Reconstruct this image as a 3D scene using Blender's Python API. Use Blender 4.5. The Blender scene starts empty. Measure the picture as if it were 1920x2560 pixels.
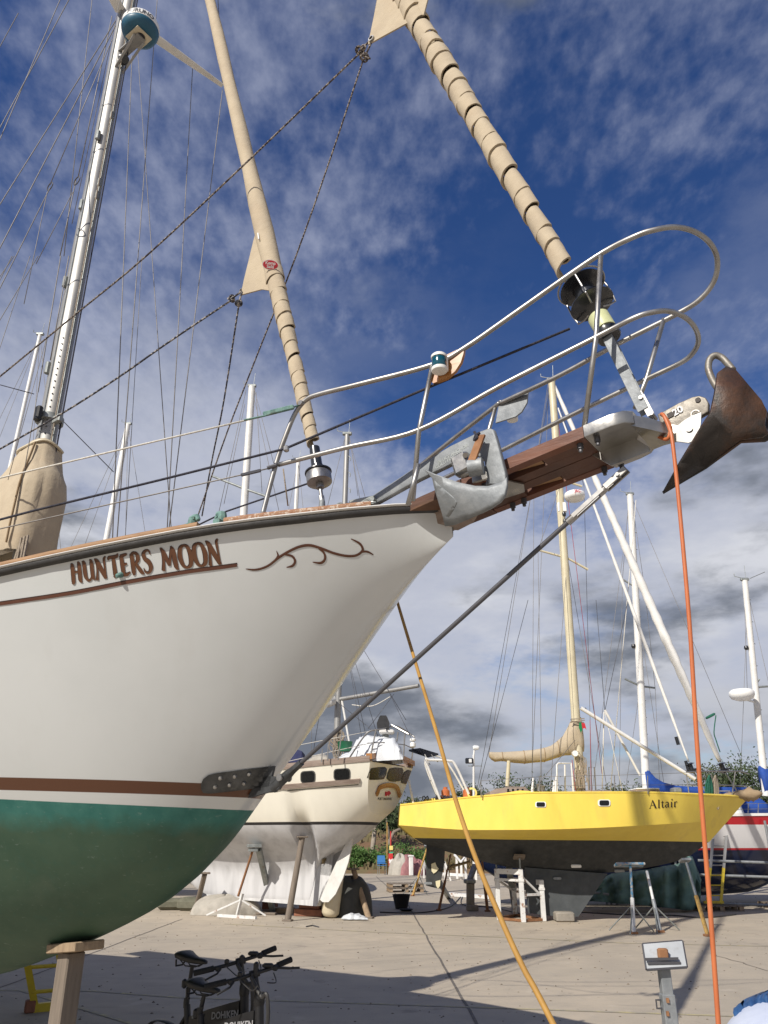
import bpy, bmesh, math, random
from mathutils import Vector as V, Matrix as M
R=math.radians
random.seed(7)
sc=bpy.context.scene
C=sc.collection
# ------------------------------------------------------------------ camera
TH=R(23.1); CT,ST=math.cos(TH),math.sin(TH); FP=1923.0; EYE=V((0,0,1.7))
cam=bpy.data.cameras.new('camera'); co=bpy.data.objects.new('camera',cam); C.objects.link(co)
co.location=EYE; co.rotation_euler=(R(90)+TH,0,0)
cam.sensor_fit='VERTICAL'; cam.sensor_height=36; cam.sensor_width=27; cam.lens=FP/2560*36
cam.clip_start=.05; cam.clip_end=3000
sc.camera=co
sc.render.resolution_x=768; sc.render.resolution_y=1024
# ------------------------------------------------------------------ light
SUN_EL=R(39); SUN_DIR=V((-.61,-.79,0)).normalized()      # horizontal direction towards the sun
sd=V((SUN_DIR.x*math.cos(SUN_EL),SUN_DIR.y*math.cos(SUN_EL),math.sin(SUN_EL)))
sl=bpy.data.lights.new('sun','SUN'); sl.energy=4.8; sl.angle=R(.5); sl.color=(1,.94,.85)
so=bpy.data.objects.new('sun',sl); C.objects.link(so)
so.rotation_euler=sd.to_track_quat('Z','Y').to_euler(); so.location=(-20,-20,30)
sc.view_settings.view_transform='Standard'; sc.view_settings.look='None'
sc.view_settings.exposure=0.13; sc.view_settings.gamma=1
def world():
    w=bpy.data.worlds.new('World'); sc.world=w; w.use_nodes=True
    nt=w.node_tree; N=nt.nodes; L=nt.links; N.clear()
    def n(t,**k):
        a=N.new(t)
        for q,v in k.items(): setattr(a,q,v)
        return a
    def math_(op,a,b=None,c=None,clamp=False):
        m=n('ShaderNodeMath',operation=op,use_clamp=clamp)
        for i,x in enumerate((a,b,c)):
            if x is None: continue
            if isinstance(x,(int,float)): m.inputs[i].default_value=x
            else: L.new(x,m.inputs[i])
        return m.outputs[0]
    def ramp(x,a,b):
        m=n('ShaderNodeMapRange',interpolation_type='SMOOTHSTEP'); m.clamp=True
        L.new(x,m.inputs[0]); m.inputs[1].default_value=a; m.inputs[2].default_value=b
        return m.outputs[0]
    def mix(f,a,b):
        m=n('ShaderNodeMix',data_type='RGBA')
        L.new(f,m.inputs[0])
        for s,x in ((6,a),(7,b)):
            if isinstance(x,tuple): m.inputs[s].default_value=(*x,1)
            else: L.new(x,m.inputs[s])
        return m.outputs[2]
    def noise(vec,sc_,det,rough=.55,dist=0):
        t=n('ShaderNodeTexNoise'); L.new(vec,t.inputs['Vector']); t.inputs['Scale'].default_value=sc_
        t.inputs['Detail'].default_value=det; t.inputs['Roughness'].default_value=rough; t.inputs['Distortion'].default_value=dist
        return t.outputs['Fac']
    sky=n('ShaderNodeTexSky',sky_type='NISHITA'); sky.sun_disc=False; sky.sun_elevation=SUN_EL
    sky.sun_rotation=math.atan2(SUN_DIR.x,SUN_DIR.y); sky.air_density=1.0; sky.dust_density=.3; sky.ozone_density=3.2; sky.altitude=0
    hsv=n('ShaderNodeHueSaturation'); L.new(sky.outputs[0],hsv.inputs['Color']); hsv.inputs['Hue'].default_value=.515; hsv.inputs['Saturation'].default_value=1.24; hsv.inputs['Value'].default_value=.92
    tc=n('ShaderNodeTexCoord'); sp=n('ShaderNodeSeparateXYZ'); L.new(tc.outputs['Generated'],sp.inputs[0])
    z=math_('MAXIMUM',sp.outputs[2],0.0)
    den=math_('ADD',z,.16)
    cb=n('ShaderNodeCombineXYZ'); L.new(math_('DIVIDE',sp.outputs[0],den),cb.inputs[0]); L.new(math_('DIVIDE',sp.outputs[1],den),cb.inputs[1])
    hv=cb.outputs[0]
    # high mackerel layer: small soft puffs, thicker towards the horizon
    mpc=n('ShaderNodeMapping'); L.new(hv,mpc.inputs[0]); mpc.inputs['Location'].default_value=(4.32,1.7,0)
    cover=noise(mpc.outputs[0],.85,2,.5)
    mpf=n('ShaderNodeMapping'); L.new(hv,mpf.inputs[0]); mpf.inputs['Rotation'].default_value=(0,0,.6); mpf.inputs['Scale'].default_value=(1,.62,1)
    fine=noise(mpf.outputs[0],34,4,.55)
    mid=noise(hv,4.4,7,.6)
    a=math_('ADD',math_('MULTIPLY',fine,.34),math_('MULTIPLY',mid,.66))
    a=math_('ADD',a,math_('MULTIPLY',math_('SUBTRACT',cover,.5),1.15))
    a=math_('ADD',a,math_('MULTIPLY',ramp(z,.64,.36),.19))
    m_hi=math_('MULTIPLY',ramp(a,.40,.84),math_('ADD',.62,math_('MULTIPLY',ramp(z,.70,.45),.22)))
    c1=mix(m_hi,hsv.outputs[0],(5.0,5.35,6.7))
    # soft veil thickening towards the lower half
    veil=math_('MULTIPLY',ramp(math_('ADD',z,math_('MULTIPLY',math_('SUBTRACT',mid,.5),.42)),.66,.40),.80)
    veil=math_('MULTIPLY',veil,ramp(math_('ADD',cover,math_('MULTIPLY',mid,.3)),.46,.66))
    c1=mix(veil,c1,(5.3,5.55,6.4))
    # low cumulus bank, grey underneath, with blue gaps
    mp=n('ShaderNodeMapping'); L.new(tc.outputs['Generated'],mp.inputs[0]); mp.inputs['Scale'].default_value=(1,1,2.6); mp.inputs['Location'].default_value=(1.47,.2,.33)
    big=noise(mp.outputs[0],3.0,7,.52)
    puff=noise(mp.outputs[0],5.5,9,.56)
    bank=math_('ADD',big,math_('MULTIPLY',math_('SUBTRACT',ramp(z,.50,.24),.5),.26))
    bank=math_('ADD',bank,math_('MULTIPLY',ramp(z,.16,.06),.06))
    m_lo=ramp(bank,.485,.63)
    shade=ramp(math_('SUBTRACT',math_('MULTIPLY',puff,1.15),math_('MULTIPLY',big,.62)),.12,.40)
    shade=math_('MULTIPLY',shade,math_('ADD',.62,math_('MULTIPLY',ramp(z,.08,.26),.38)))
    col=mix(shade,(1.55,1.75,2.15),(6.9,7.05,7.6))
    c2=mix(math_('MULTIPLY',m_lo,.94),c1,col)
    bg=n('ShaderNodeBackground'); bg.inputs[1].default_value=.09
    L.new(c2,bg.inputs[0]); o=n('ShaderNodeOutputWorld'); L.new(bg.outputs[0],o.inputs[0])
world()
# ------------------------------------------------------------------ pixel rays -> points in the place (photo is 1920 x 2560)
def ray(px,py):
    x=(px-960)/FP; y=-(py-1280)/FP
    return V((x,CT-y*ST,ST+y*CT))
def D(px,py,Y):
    r=ray(px,py); return EYE+r*(Y/r.y)
def G(px,py,z=0.0):
    r=ray(px,py); return EYE+r*((z-EYE.z)/r.z)
# ------------------------------------------------------------------ materials
MT={}
def mat(name,col,rough=.6,metal=0,col2=None,scale=6,amt=.5,bump=0,bscale=40,spec=.5,stretch=(1,1,1),lo=.35,hi=.68,detail=6,coat=0,dirt=None,dscale=2,dlo=.55,dhi=.7,dmax=.8,transl=0):
    m=bpy.data.materials.new(name); m.use_nodes=True; MT[name]=m
    nt=m.node_tree; N=nt.nodes; L=nt.links; b=N['Principled BSDF']
    b.inputs['Roughness'].default_value=rough; b.inputs['Metallic'].default_value=metal
    b.inputs['Specular IOR Level'].default_value=spec; b.inputs['Base Color'].default_value=(*col,1)
    if coat: b.inputs['Coat Weight'].default_value=coat; b.inputs['Coat Roughness'].default_value=.12
    tc=N.new('ShaderNodeTexCoord'); mp=N.new('ShaderNodeMapping'); mp.inputs['Scale'].default_value=stretch
    L.new(tc.outputs['Object'],mp.inputs[0])
    def noise(s,d=detail):
        t=N.new('ShaderNodeTexNoise'); t.inputs['Scale'].default_value=s; t.inputs['Detail'].default_value=d; t.inputs['Roughness'].default_value=.6
        L.new(mp.outputs[0],t.inputs['Vector']); return t.outputs['Fac']
    def rng(x,a,c,hi_=1):
        r=N.new('ShaderNodeMapRange'); L.new(x,r.inputs[0]); r.inputs[1].default_value=a; r.inputs[2].default_value=c; r.inputs[4].default_value=hi_; return r.outputs[0]
    cur=None
    def mix(f,a,c):
        x=N.new('ShaderNodeMix'); x.data_type='RGBA'; L.new(f,x.inputs[0])
        if isinstance(a,tuple): x.inputs[6].default_value=(*a,1)
        else: L.new(a,x.inputs[6])
        if isinstance(c,tuple): x.inputs[7].default_value=(*c,1)
        else: L.new(c,x.inputs[7])
        return x.outputs[2]
    cur=tuple(col)
    if col2: cur=mix(rng(noise(scale),lo,hi),cur,tuple(col2))
    if dirt: cur=mix(rng(noise(dscale,8),dlo,dhi,dmax),cur,tuple(dirt))
    if not isinstance(cur,tuple): L.new(cur,b.inputs['Base Color'])
    rr=rng(noise(scale*1.7),.3,.7); mr=N.new('ShaderNodeMapRange'); L.new(rr,mr.inputs[0]); mr.inputs[3].default_value=max(0,rough-.08); mr.inputs[4].default_value=min(1,rough+.1); L.new(mr.outputs[0],b.inputs['Roughness'])
    if bump:
        bp=N.new('ShaderNodeBump'); bp.inputs['Strength'].default_value=bump; bp.inputs['Distance'].default_value=.02
        L.new(noise(bscale,4),bp.inputs['Height']); L.new(bp.outputs[0],b.inputs['Normal'])
    if transl: b.inputs['Transmission Weight'].default_value=transl
    return m
mat('steel',(.40,.395,.385),.40,.9,(.29,.275,.255),9,bump=0,dirt=(.30,.22,.15),dscale=14,dlo=.66,dhi=.8,dmax=.5)
mat('steel_plate',(.42,.41,.39),.33,.95,(.30,.29,.27),6,bump=.06,bscale=12,dirt=(.33,.28,.2),dscale=5,dlo=.6,dhi=.8,dmax=.5)
mat('bronze_dark',(.055,.058,.06),.42,.6,(.12,.125,.13),9,bump=.12,bscale=30,dirt=(.28,.28,.27),dscale=11,dlo=.62,dhi=.8,dmax=.5)
mat('galv',(.26,.275,.285),.6,.3,(.19,.205,.215),14,bump=.12,bscale=45,dirt=(.36,.37,.37),dscale=6,dlo=.55,dhi=.75,dmax=.6)
mat('galv_old',(.36,.38,.37),.55,.6,(.22,.24,.23),7,bump=.1,bscale=25,dirt=(.16,.09,.05),dscale=5,dlo=.6,dhi=.8,dmax=.8)
mat('plough',(.022,.020,.020),.5,.3,(.05,.042,.038),6,bump=.2,bscale=35,dirt=(.11,.05,.025),dscale=4.5,dlo=.48,dhi=.66,dmax=.85)
mat('plough_grey',(.22,.205,.18),.5,.55,(.20,.18,.15),7,bump=.15,bscale=30,dirt=(.20,.10,.05),dscale=5,dlo=.6,dhi=.8)
mat('alu',(.36,.355,.34),.5,.55,(.28,.275,.265),3,bump=.02,stretch=(1,1,.3))
mat('alu_white',(.72,.71,.68),.4,0,(.62,.61,.58),5,dirt=(.4,.38,.34),dscale=3,dlo=.6,dhi=.9,dmax=.4)
mat('cream_paint',(.60,.54,.38),.42,0,(.54,.48,.33),4,dirt=(.35,.3,.2),dscale=4,dlo=.62,dhi=.9,dmax=.5)
mat('white_paint',(.78,.77,.74),.4,0,(.70,.69,.66),5,bump=.02)
mat('rusty_white',(.68,.68,.66),.6,0,(.58,.58,.57),8,bump=.1,dirt=(.26,.11,.04),dscale=7,dlo=.56,dhi=.66,dmax=.9)
mat('rust',(.20,.09,.04),.85,0,(.30,.15,.07),12,bump=.25)
mat('canvas',(.46,.385,.275),.9,0,(.40,.33,.235),5,bump=.22,bscale=22,dirt=(.38,.28,.18),dscale=3,dlo=.56,dhi=.8,dmax=.45)
mat('canvas_dark',(.34,.25,.15),.88,0,(.27,.19,.11),4,bump=.3,bscale=9)
mat('teak',(.35,.205,.10),.65,0,(.24,.13,.06),16,bump=.15,bscale=40,stretch=(.25,.25,2.5),dirt=(.52,.36,.2),dscale=5,dlo=.6,dhi=.75,dmax=.5)
mat('teak_dark',(.105,.045,.026),.65,0,(.065,.030,.019),12,bump=.2,bscale=35,stretch=(.3,.3,2),dirt=(.28,.15,.07),dscale=4,dlo=.6,dhi=.8,dmax=.5)
mat('teak_flaky',(.27,.13,.07),.75,0,(.36,.21,.12),20,bump=.35,bscale=60,dirt=(.55,.47,.39),dscale=46,dlo=.52,dhi=.60,dmax=.75)
mat('teak_red',(.155,.058,.030),.6,0,(.10,.037,.021),12,bump=.2,bscale=35,stretch=(.3,.3,2),dirt=(.24,.12,.06),dscale=5,dlo=.6,dhi=.8,dmax=.5)
mat('teak_grey',(.20,.145,.115),.8,0,(.30,.24,.2),12,bump=.2,stretch=(.3,.3,3))
mat('varnish',(.42,.19,.05),.3,0,(.30,.12,.03),8,coat=.6,stretch=(.3,.3,2))
mat('black_rubber',(.022,.021,.021),.5,0,(.04,.038,.036),10,bump=.1)
mat('black_plastic',(.008,.008,.009),.5,0,(.014,.014,.016),10,bump=.05)
mat('black_paint',(.006,.006,.007),.45,0,(.010,.010,.012),8)
mat('grip_rubber',(.010,.010,.011),.85,0,(.018,.018,.018),30,bump=.3,bscale=120)
mat('wire',(.24,.225,.21),.55,.2,(.17,.16,.15),20)
mat('wire_dark',(.09,.09,.1),.5,.4)
mat('rope_black',(.02,.02,.03),.9,0,(.05,.05,.07),60,bump=.4,bscale=140)
mat('rope_white',(.68,.66,.60),.85,0,(.55,.52,.46),60,bump=.4,bscale=140)
mat('rope_tan',(.36,.30,.23),.9,0,(.22,.18,.14),60,bump=.5,bscale=120)
mat('rope_fleck',(.30,.26,.22),.9,0,(.05,.04,.045),55,bump=.4,bscale=140,lo=.46,hi=.52,detail=1)
mat('rope_fleck_dark',(.045,.045,.055),.9,0,(.36,.33,.30),42,bump=.4,bscale=140,lo=.52,hi=.56,detail=1)
mat('rope_green',(.02,.14,.09),.85,0,(.01,.08,.05),40,bump=.3)
mat('rope_red',(.32,.03,.04),.8)
mat('orange_hose',(.52,.15,.05),.5,0,(.42,.115,.04),6,dirt=(.4,.2,.12),dscale=9,dlo=.6,dhi=.8,dmax=.5)
mat('ochre_hose',(.40,.225,.05),.6,0,(.31,.165,.035),7,bump=.05,dirt=(.25,.15,.06),dscale=9,dlo=.6,dhi=.8,dmax=.5)
mat('gold_letter',(.125,.048,.018),.55,0,(.10,.036,.013),20)
mat('letter_edge_cove_shade',(.035,.012,.008),.6)
mat('cove_brown',(.115,.042,.022),.5,0,(.09,.03,.016),10)
mat('verdigris',(.11,.21,.19),.7,.2,(.18,.30,.26),25,bump=.3,dirt=(.12,.07,.03),dscale=15,dlo=.55,dhi=.7)
mat('nav_green',(.0,.06,.09),.12,0,coat=.6)
mat('nav_white',(.78,.77,.73),.35)
mat('radar_blue',(.015,.10,.17),.4,0,(.012,.08,.14),6)
mat('radar_white',(.80,.80,.78),.35)
mat('cream_hull',(.80,.72,.53),.28,0,(.77,.69,.50),3,coat=.3,dirt=(.55,.47,.33),dscale=1.3,dlo=.58,dhi=.85,dmax=.25)
mat('cream_side',(.78,.70,.52),.4)
mat('antifoul_white',(.60,.60,.60),.75,0,(.48,.48,.48),9,bump=.15,bscale=20,stretch=(1,1,.16),dirt=(.34,.33,.32),dscale=7,dlo=.53,dhi=.72,dmax=.65)
mat('rudder_white',(.66,.65,.62),.65,0,(.58,.57,.54),6,dirt=(.45,.43,.38),dscale=3,dlo=.6,dhi=.8)
mat('yellow_hull',(.83,.63,.10),.42,0,(.77,.57,.09),3,stretch=(1,1,.3),bump=.03,bscale=1.5,dirt=(.55,.40,.13),dscale=3.5,dlo=.56,dhi=.78,dmax=.5)
mat('black_bottom',(.030,.032,.032),.75,0,(.045,.047,.047),6,bump=.08,dirt=(.09,.09,.085),dscale=3,dlo=.55,dhi=.8,dmax=.5)
mat('grey_keel',(.055,.062,.066),.8,0,(.075,.083,.088),5,bump=.1)
mat('navy',(.012,.022,.06),.12,0,(.02,.035,.09),3,coat=.6,bump=.03,bscale=3)
mat('red_paint',(.50,.02,.03),.4,0,(.42,.018,.028),6)
mat('blue_canvas',(.012,.065,.32),.75,0,(.01,.05,.24),5,bump=.2,bscale=8)
mat('navy_canvas',(.015,.018,.06),.85,0,(.02,.025,.08),5)
mat('white_tarp',(.62,.64,.66),.6,0,(.54,.56,.58),4,bump=.35,bscale=9)
mat('pale_tarp',(.55,.60,.72),.5,0,(.48,.53,.66),4,bump=.3,bscale=7)
mat('blue_tarp',(.02,.055,.15),.5,0,(.02,.09,.24),5,bump=.2)
mat('green_net',(.14,.24,.22),.9,0,(.10,.18,.165),5,bump=.3,bscale=8,dirt=(.15,.235,.215),dscale=1.6,dlo=.5,dhi=.75,dmax=.6)
mat('glass_dark',(.010,.011,.012),.28,0,spec=.35)
mat('window_rim',(.10,.10,.095),.45,.3)
mat('timber',(.34,.25,.16),.8,0,(.24,.17,.11),9,bump=.2,stretch=(3,3,.3),dirt=(.14,.10,.07),dscale=4,dlo=.56,dhi=.75)
mat('timber_grey',(.21,.17,.135),.85,0,(.145,.12,.095),9,bump=.2,stretch=(3,3,.3),dirt=(.11,.09,.07),dscale=4,dlo=.55,dhi=.75)
mat('timber_red',(.30,.12,.07),.8,0,(.20,.085,.05),9,bump=.2)
mat('concrete_block',(.30,.27,.23),.9,0,(.22,.2,.17),9,bump=.3)
mat('bucket_black',(.012,.012,.013),.5)
mat('bucket_green',(.015,.13,.06),.45)
mat('chair_blue',(.05,.18,.42),.4)
mat('cloth_pink',(.34,.16,.16),.9,0,(.24,.11,.12),6,bump=.4,bscale=10)
mat('dark_tarp',(.03,.032,.028),.6,0,(.05,.05,.045),5,bump=.4,bscale=7)
mat('khaki_bag',(.15,.145,.105),.85,0,(.10,.10,.07),5,bump=.3,bscale=8)
mat('sack',(.40,.37,.32),.7,0,(.30,.28,.24),5,bump=.5,bscale=10)
mat('fender',(.62,.55,.40),.5,0,(.52,.45,.32),4)
mat('ladder_yellow',(.66,.50,.03),.5,0,(.55,.4,.03),9,dirt=(.2,.14,.06),dscale=8,dlo=.6,dhi=.75)
mat('prop_ochre',(.48,.31,.08),.7,0,(.35,.2,.06),14,dirt=(.2,.1,.04),dscale=9,dlo=.52,dhi=.66)
mat('prop_blue',(.05,.20,.34),.6,0,(.35,.33,.3),12,lo=.45,hi=.55,dirt=(.22,.1,.05),dscale=9,dlo=.55,dhi=.65)
mat('red_sign',(.55,.03,.03),.5); mat('sign_yellow',(.75,.62,.2),.5); mat('sign_green',(.05,.35,.2),.5); mat('sign_white',(.8,.8,.78),.5)
mat('leaf_dark',(.035,.060,.020),.75,0,(.055,.080,.028),.9); mat('leaf_olive',(.07,.085,.038),.75,0,(.045,.065,.026),.9)
mat('leaf_bush',(.05,.12,.022),.7,0,(.085,.16,.035),1.2); mat('leaf_dry',(.17,.12,.05),.8,0,(.12,.10,.04),1.2)
mat('bark',(.16,.13,.10),.9,0,(.24,.2,.16),6,bump=.4); mat('bark_pale',(.36,.31,.25),.85,0,(.26,.22,.17),5,bump=.3)
mat('earth',(.17,.095,.05),.95,0,(.13,.085,.045),2,bump=.4,bscale=6,dirt=(.13,.11,.05),dscale=.8,dlo=.45,dhi=.6)
mat('scrub',(.12,.115,.05),.95,0,(.17,.13,.07),1.2,bump=.4,bscale=5)
mat('flag_green',(.0,.18,.06),.8); mat('flag_red',(.5,.02,.03),.8)
mat('pale_yellow',(.60,.62,.36),.45,0,(.52,.55,.3),8)
mat('drum_black',(.018,.02,.024),.28,0,coat=.3)
mat('prop_bronze',(.16,.12,.06),.5,.6); mat('patch_cream',(.66,.6,.4),.7)
mat('text_black',(.03,.02,.015),.6); mat('text_white',(.75,.75,.75),.5); mat('label_red',(.55,.03,.05),.5)
mat('text_grey',(.30,.30,.31),.6)
mat('solar',(.02,.022,.03),.15,0,coat=.5)
mat('mirror_plate',(.50,.52,.53),.45,.2,(.40,.42,.43),5,dirt=(.25,.2,.15),dscale=9,dlo=.6,dhi=.8)
mat('lamp_glass',(.75,.75,.72),.3)
# ------------------------------------------------------------------ mesh builder
class MB:
    def __init__(s): s.v=[]; s.f=[]; s.mi=[]
    def add(s,vs,fs,mi=0):
        o=len(s.v); s.v+=[V(p) for p in vs]
        for q in fs: s.f.append(tuple(i+o for i in q)); s.mi.append(mi)
        return s
    def loft(s,rings,closed=True,cap0=True,cap1=True,mi=0):
        n=len(rings[0]); vs=[p for r in rings for p in r]; fs=[]
        for i in range(len(rings)-1):
            for j in range(n if closed else n-1):
                a=i*n+j; b=i*n+(j+1)%n
                fs.append((a,b,b+n,a+n))
        if closed and cap0: fs.append(tuple(range(n-1,-1,-1)))
        if closed and cap1: fs.append(tuple((len(rings)-1)*n+j for j in range(n)))
        return s.add(vs,fs,mi)
    def tube(s,pts,r,seg=8,caps=True,mi=0,flat=1.0,up=None):
        pts=[V(p) for p in pts]; n=len(pts)
        if not isinstance(r,(list,tuple)): r=[r]*n
        rings=[]; u=None
        for i in range(n):
            t=(pts[min(i+1,n-1)]-pts[max(i-1,0)])
            if t.length<1e-9: t=V((0,0,1))
            t.normalize()
            if u is None:
                a=V(up) if up else (V((0,0,1)) if abs(t.z)<.9 else V((1,0,0)))
                u=(a-t*a.dot(t)).normalized()
            else:
                u=u-t*u.dot(t); u.normalize()
            w=t.cross(u)
            rings.append([pts[i]+(u*math.cos(k*2*math.pi/seg)*flat+w*math.sin(k*2*math.pi/seg))*r[i] for k in range(seg)])
        return s.loft(rings,True,caps,caps,mi)
    def box(s,c,size,rot=None,bev=0,mi=0):
        c=V(c); x,y,z=[k/2 for k in size]; m=rot if rot else M.Identity(3)
        if bev:
            b=min(bev,x*.9,y*.9,z*.9); rings=[]
            for zz,ins in ((-z,b),(-z+b,0),(z-b,0),(z,b)):
                X,Y=x-ins,y-ins; q=b
                P=[(X-q,-Y),(X,-Y+q),(X,Y-q),(X-q,Y),(-X+q,Y),(-X,Y-q),(-X,-Y+q),(-X+q,-Y)]
                rings.append([c+m@V((a,d,zz)) for a,d in P])
            return s.loft(rings,mi=mi)
        vs=[c+m@V((a*x,b*y,d*z)) for d in (-1,1) for b in (-1,1) for a in (-1,1)]
        return s.add(vs,[(0,2,3,1),(4,5,7,6),(0,1,5,4),(2,6,7,3),(0,4,6,2),(1,3,7,5)],mi)
    def beam(s,a,b,w,h,up=(0,0,1),mi=0,bev=0):
        a,b=V(a),V(b); z=(b-a); L=z.length; z.normalize(); u=V(up); u=u-z*u.dot(z)
        if u.length<1e-4: u=V((1,0,0))-z*z.x
        u.normalize(); x=u.cross(z); m=M((x,u,z)).transposed()
        return s.box((a+b)/2,(w,h,L),m,bev,mi)
    def lathe(s,prof,base,axis=(0,0,1),seg=24,mi=0,caps=True):
        ax=V(axis).normalized(); a=V((1,0,0)) if abs(ax.x)<.8 else V((0,1,0)); u=(a-ax*a.dot(ax)).normalized(); w=ax.cross(u); b=V(base)
        rings=[[b+ax*h+(u*math.cos(k*2*math.pi/seg)+w*math.sin(k*2*math.pi/seg))*max(r,1e-4) for k in range(seg)] for r,h in prof]
        return s.loft(rings,True,caps,caps,mi)
    def prism(s,poly,nrm,t,mi=0):
        """polygon (3d points, convex or not) given thickness t along nrm"""
        n=V(nrm).normalized(); a=[V(p)+n*t/2 for p in poly]; b=[V(p)-n*t/2 for p in poly]; k=len(poly)
        bm=bmesh.new(); va=[bm.verts.new(p) for p in a]; vb=[bm.verts.new(p) for p in b]
        bm.faces.new(va); bm.faces.new(vb[::-1])
        for i in range(k): bm.faces.new((va[i],vb[i],vb[(i+1)%k],va[(i+1)%k]))
        bmesh.ops.triangulate(bm,faces=[f for f in bm.faces if len(f.verts)>4]); bmesh.ops.recalc_face_normals(bm,faces=bm.faces)
        bm.verts.index_update()
        s.add([v.co.copy() for v in bm.verts],[tuple(v.index for v in f.verts) for f in bm.faces],mi); bm.free(); return s
    def build(s,name,mats,parent=None,ang=38,fix=True):
        me=bpy.data.meshes.new(name); me.from_pydata([tuple(p) for p in s.v],[],s.f)
        for m in (mats if isinstance(mats,(list,tuple)) else [mats]): me.materials.append(MT[m] if isinstance(m,str) else m)
        if any(s.mi): me.polygons.foreach_set('material_index',s.mi)
        if fix:
            bm=bmesh.new(); bm.from_mesh(me); bmesh.ops.recalc_face_normals(bm,faces=bm.faces); bm.to_mesh(me); bm.free()
        me.shade_smooth()
        if ang<180: me.set_sharp_from_angle(angle=R(ang))
        o=bpy.data.objects.new(name,me); C.objects.link(o)
        if parent is not None:
            o.parent=parent; o.matrix_parent_inverse=M.Translation(-parent.location) if parent.data is None else M.Identity(4)
        return o
def thing(name,label,cat,loc=(0,0,0),group=None):
    o=bpy.data.objects.new(name,None); C.objects.link(o); o.location=loc; o.empty_display_size=.2
    return tag(o,label,cat,group)
def tag(o,label,cat,group=None):
    o['label']=label; o['category']=cat
    if group: o['group']=group
    return o
def struct(o,kind='structure'):
    o['kind']=kind; return o
def cr(pts,n=8,closed=False):
    """Catmull-Rom through points (tuples of any length)"""
    P=[tuple(p) for p in pts]; out=[]
    k=len(P)
    for i in range(k-1):
        p0=P[max(i-1,0)];p1=P[i];p2=P[i+1];p3=P[min(i+2,k-1)]
        for j in range(n):
            t=j/n
            out.append(tuple(.5*((2*b)+(-a+c)*t+(2*a-5*b+4*c-d)*t*t+(-a+3*b-3*c+d)*t**3) for a,b,c,d in zip(p0,p1,p2,p3)))
    out.append(P[-1]); return out
def lerp(x,xs,ys):
    if x<=xs[0]: return ys[0]
    for i in range(len(xs)-1):
        if x<=xs[i+1]:
            t=(x-xs[i])/(xs[i+1]-xs[i]); return ys[i]+(ys[i+1]-ys[i])*t
    return ys[-1]
def smooth(x,xs,ys):
    """monotone-ish cubic interpolation"""
    if x<=xs[0]: return ys[0]
    if x>=xs[-1]: return ys[-1]
    n=len(xs)
    d=[(ys[i+1]-ys[i])/(xs[i+1]-xs[i]) for i in range(n-1)]
    m=[d[0]]+[0 if d[i-1]*d[i]<=0 else 2*d[i-1]*d[i]/(d[i-1]+d[i]) for i in range(1,n-1)]+[d[-1]]
    for i in range(n-1):
        if x<=xs[i+1]:
            h=xs[i+1]-xs[i]; t=(x-xs[i])/h
            return (2*t**3-3*t*t+1)*ys[i]+(t**3-2*t*t+t)*h*m[i]+(-2*t**3+3*t*t)*ys[i+1]+(t**3-t*t)*h*m[i+1]
def tri_text(txt,size,bold=0):
    """2-D triangles of a word in the built-in font"""
    cu=bpy.data.curves.new('t','FONT'); cu.body=txt; cu.size=size; cu.offset=bold; cu.align_x='CENTER'; cu.align_y='CENTER'; cu.resolution_u=3
    o=bpy.data.objects.new('t',cu); C.objects.link(o); dg=bpy.context.evaluated_depsgraph_get(); me=o.evaluated_get(dg).to_mesh()
    vs=[v.co.copy() for v in me.vertices]; fs=[tuple(p.vertices) for p in me.polygons]
    o.evaluated_get(dg).to_mesh_clear(); bpy.data.objects.remove(o); bpy.data.curves.remove(cu)
    return vs,fs
def text_part(txt,size,c,ux,uy,name,mat_,parent,bold=0):
    vs,fs=tri_text(txt,size,bold); c,ux,uy=V(c),V(ux).normalized(),V(uy).normalized()
    return MB().add([c+ux*v.x+uy*v.y for v in vs],fs).build(name,mat_,parent,fix=False)
# ------------------------------------------------------------------ frames of the boats
class Frame:
    def __init__(s,org,ang):                 # ang: heading of the bow, radians from +X
        s.o=V((org[0],org[1],0)); s.f=V((math.cos(ang),math.sin(ang),0)); s.r=V((math.sin(ang),-math.cos(ang),0))   # forward, starboard
    def P(s,x,y,z): return s.o+s.f*x+s.r*y+V((0,0,z))
    def hit(s,px,py,yo=0):
        r=ray(px,py); t=((s.o+s.r*yo-EYE).dot(s.r))/r.dot(s.r)
        return EYE+r*t
    def loc(s,p): q=p-s.o; return q.dot(s.f),q.dot(s.r),p.z
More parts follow.
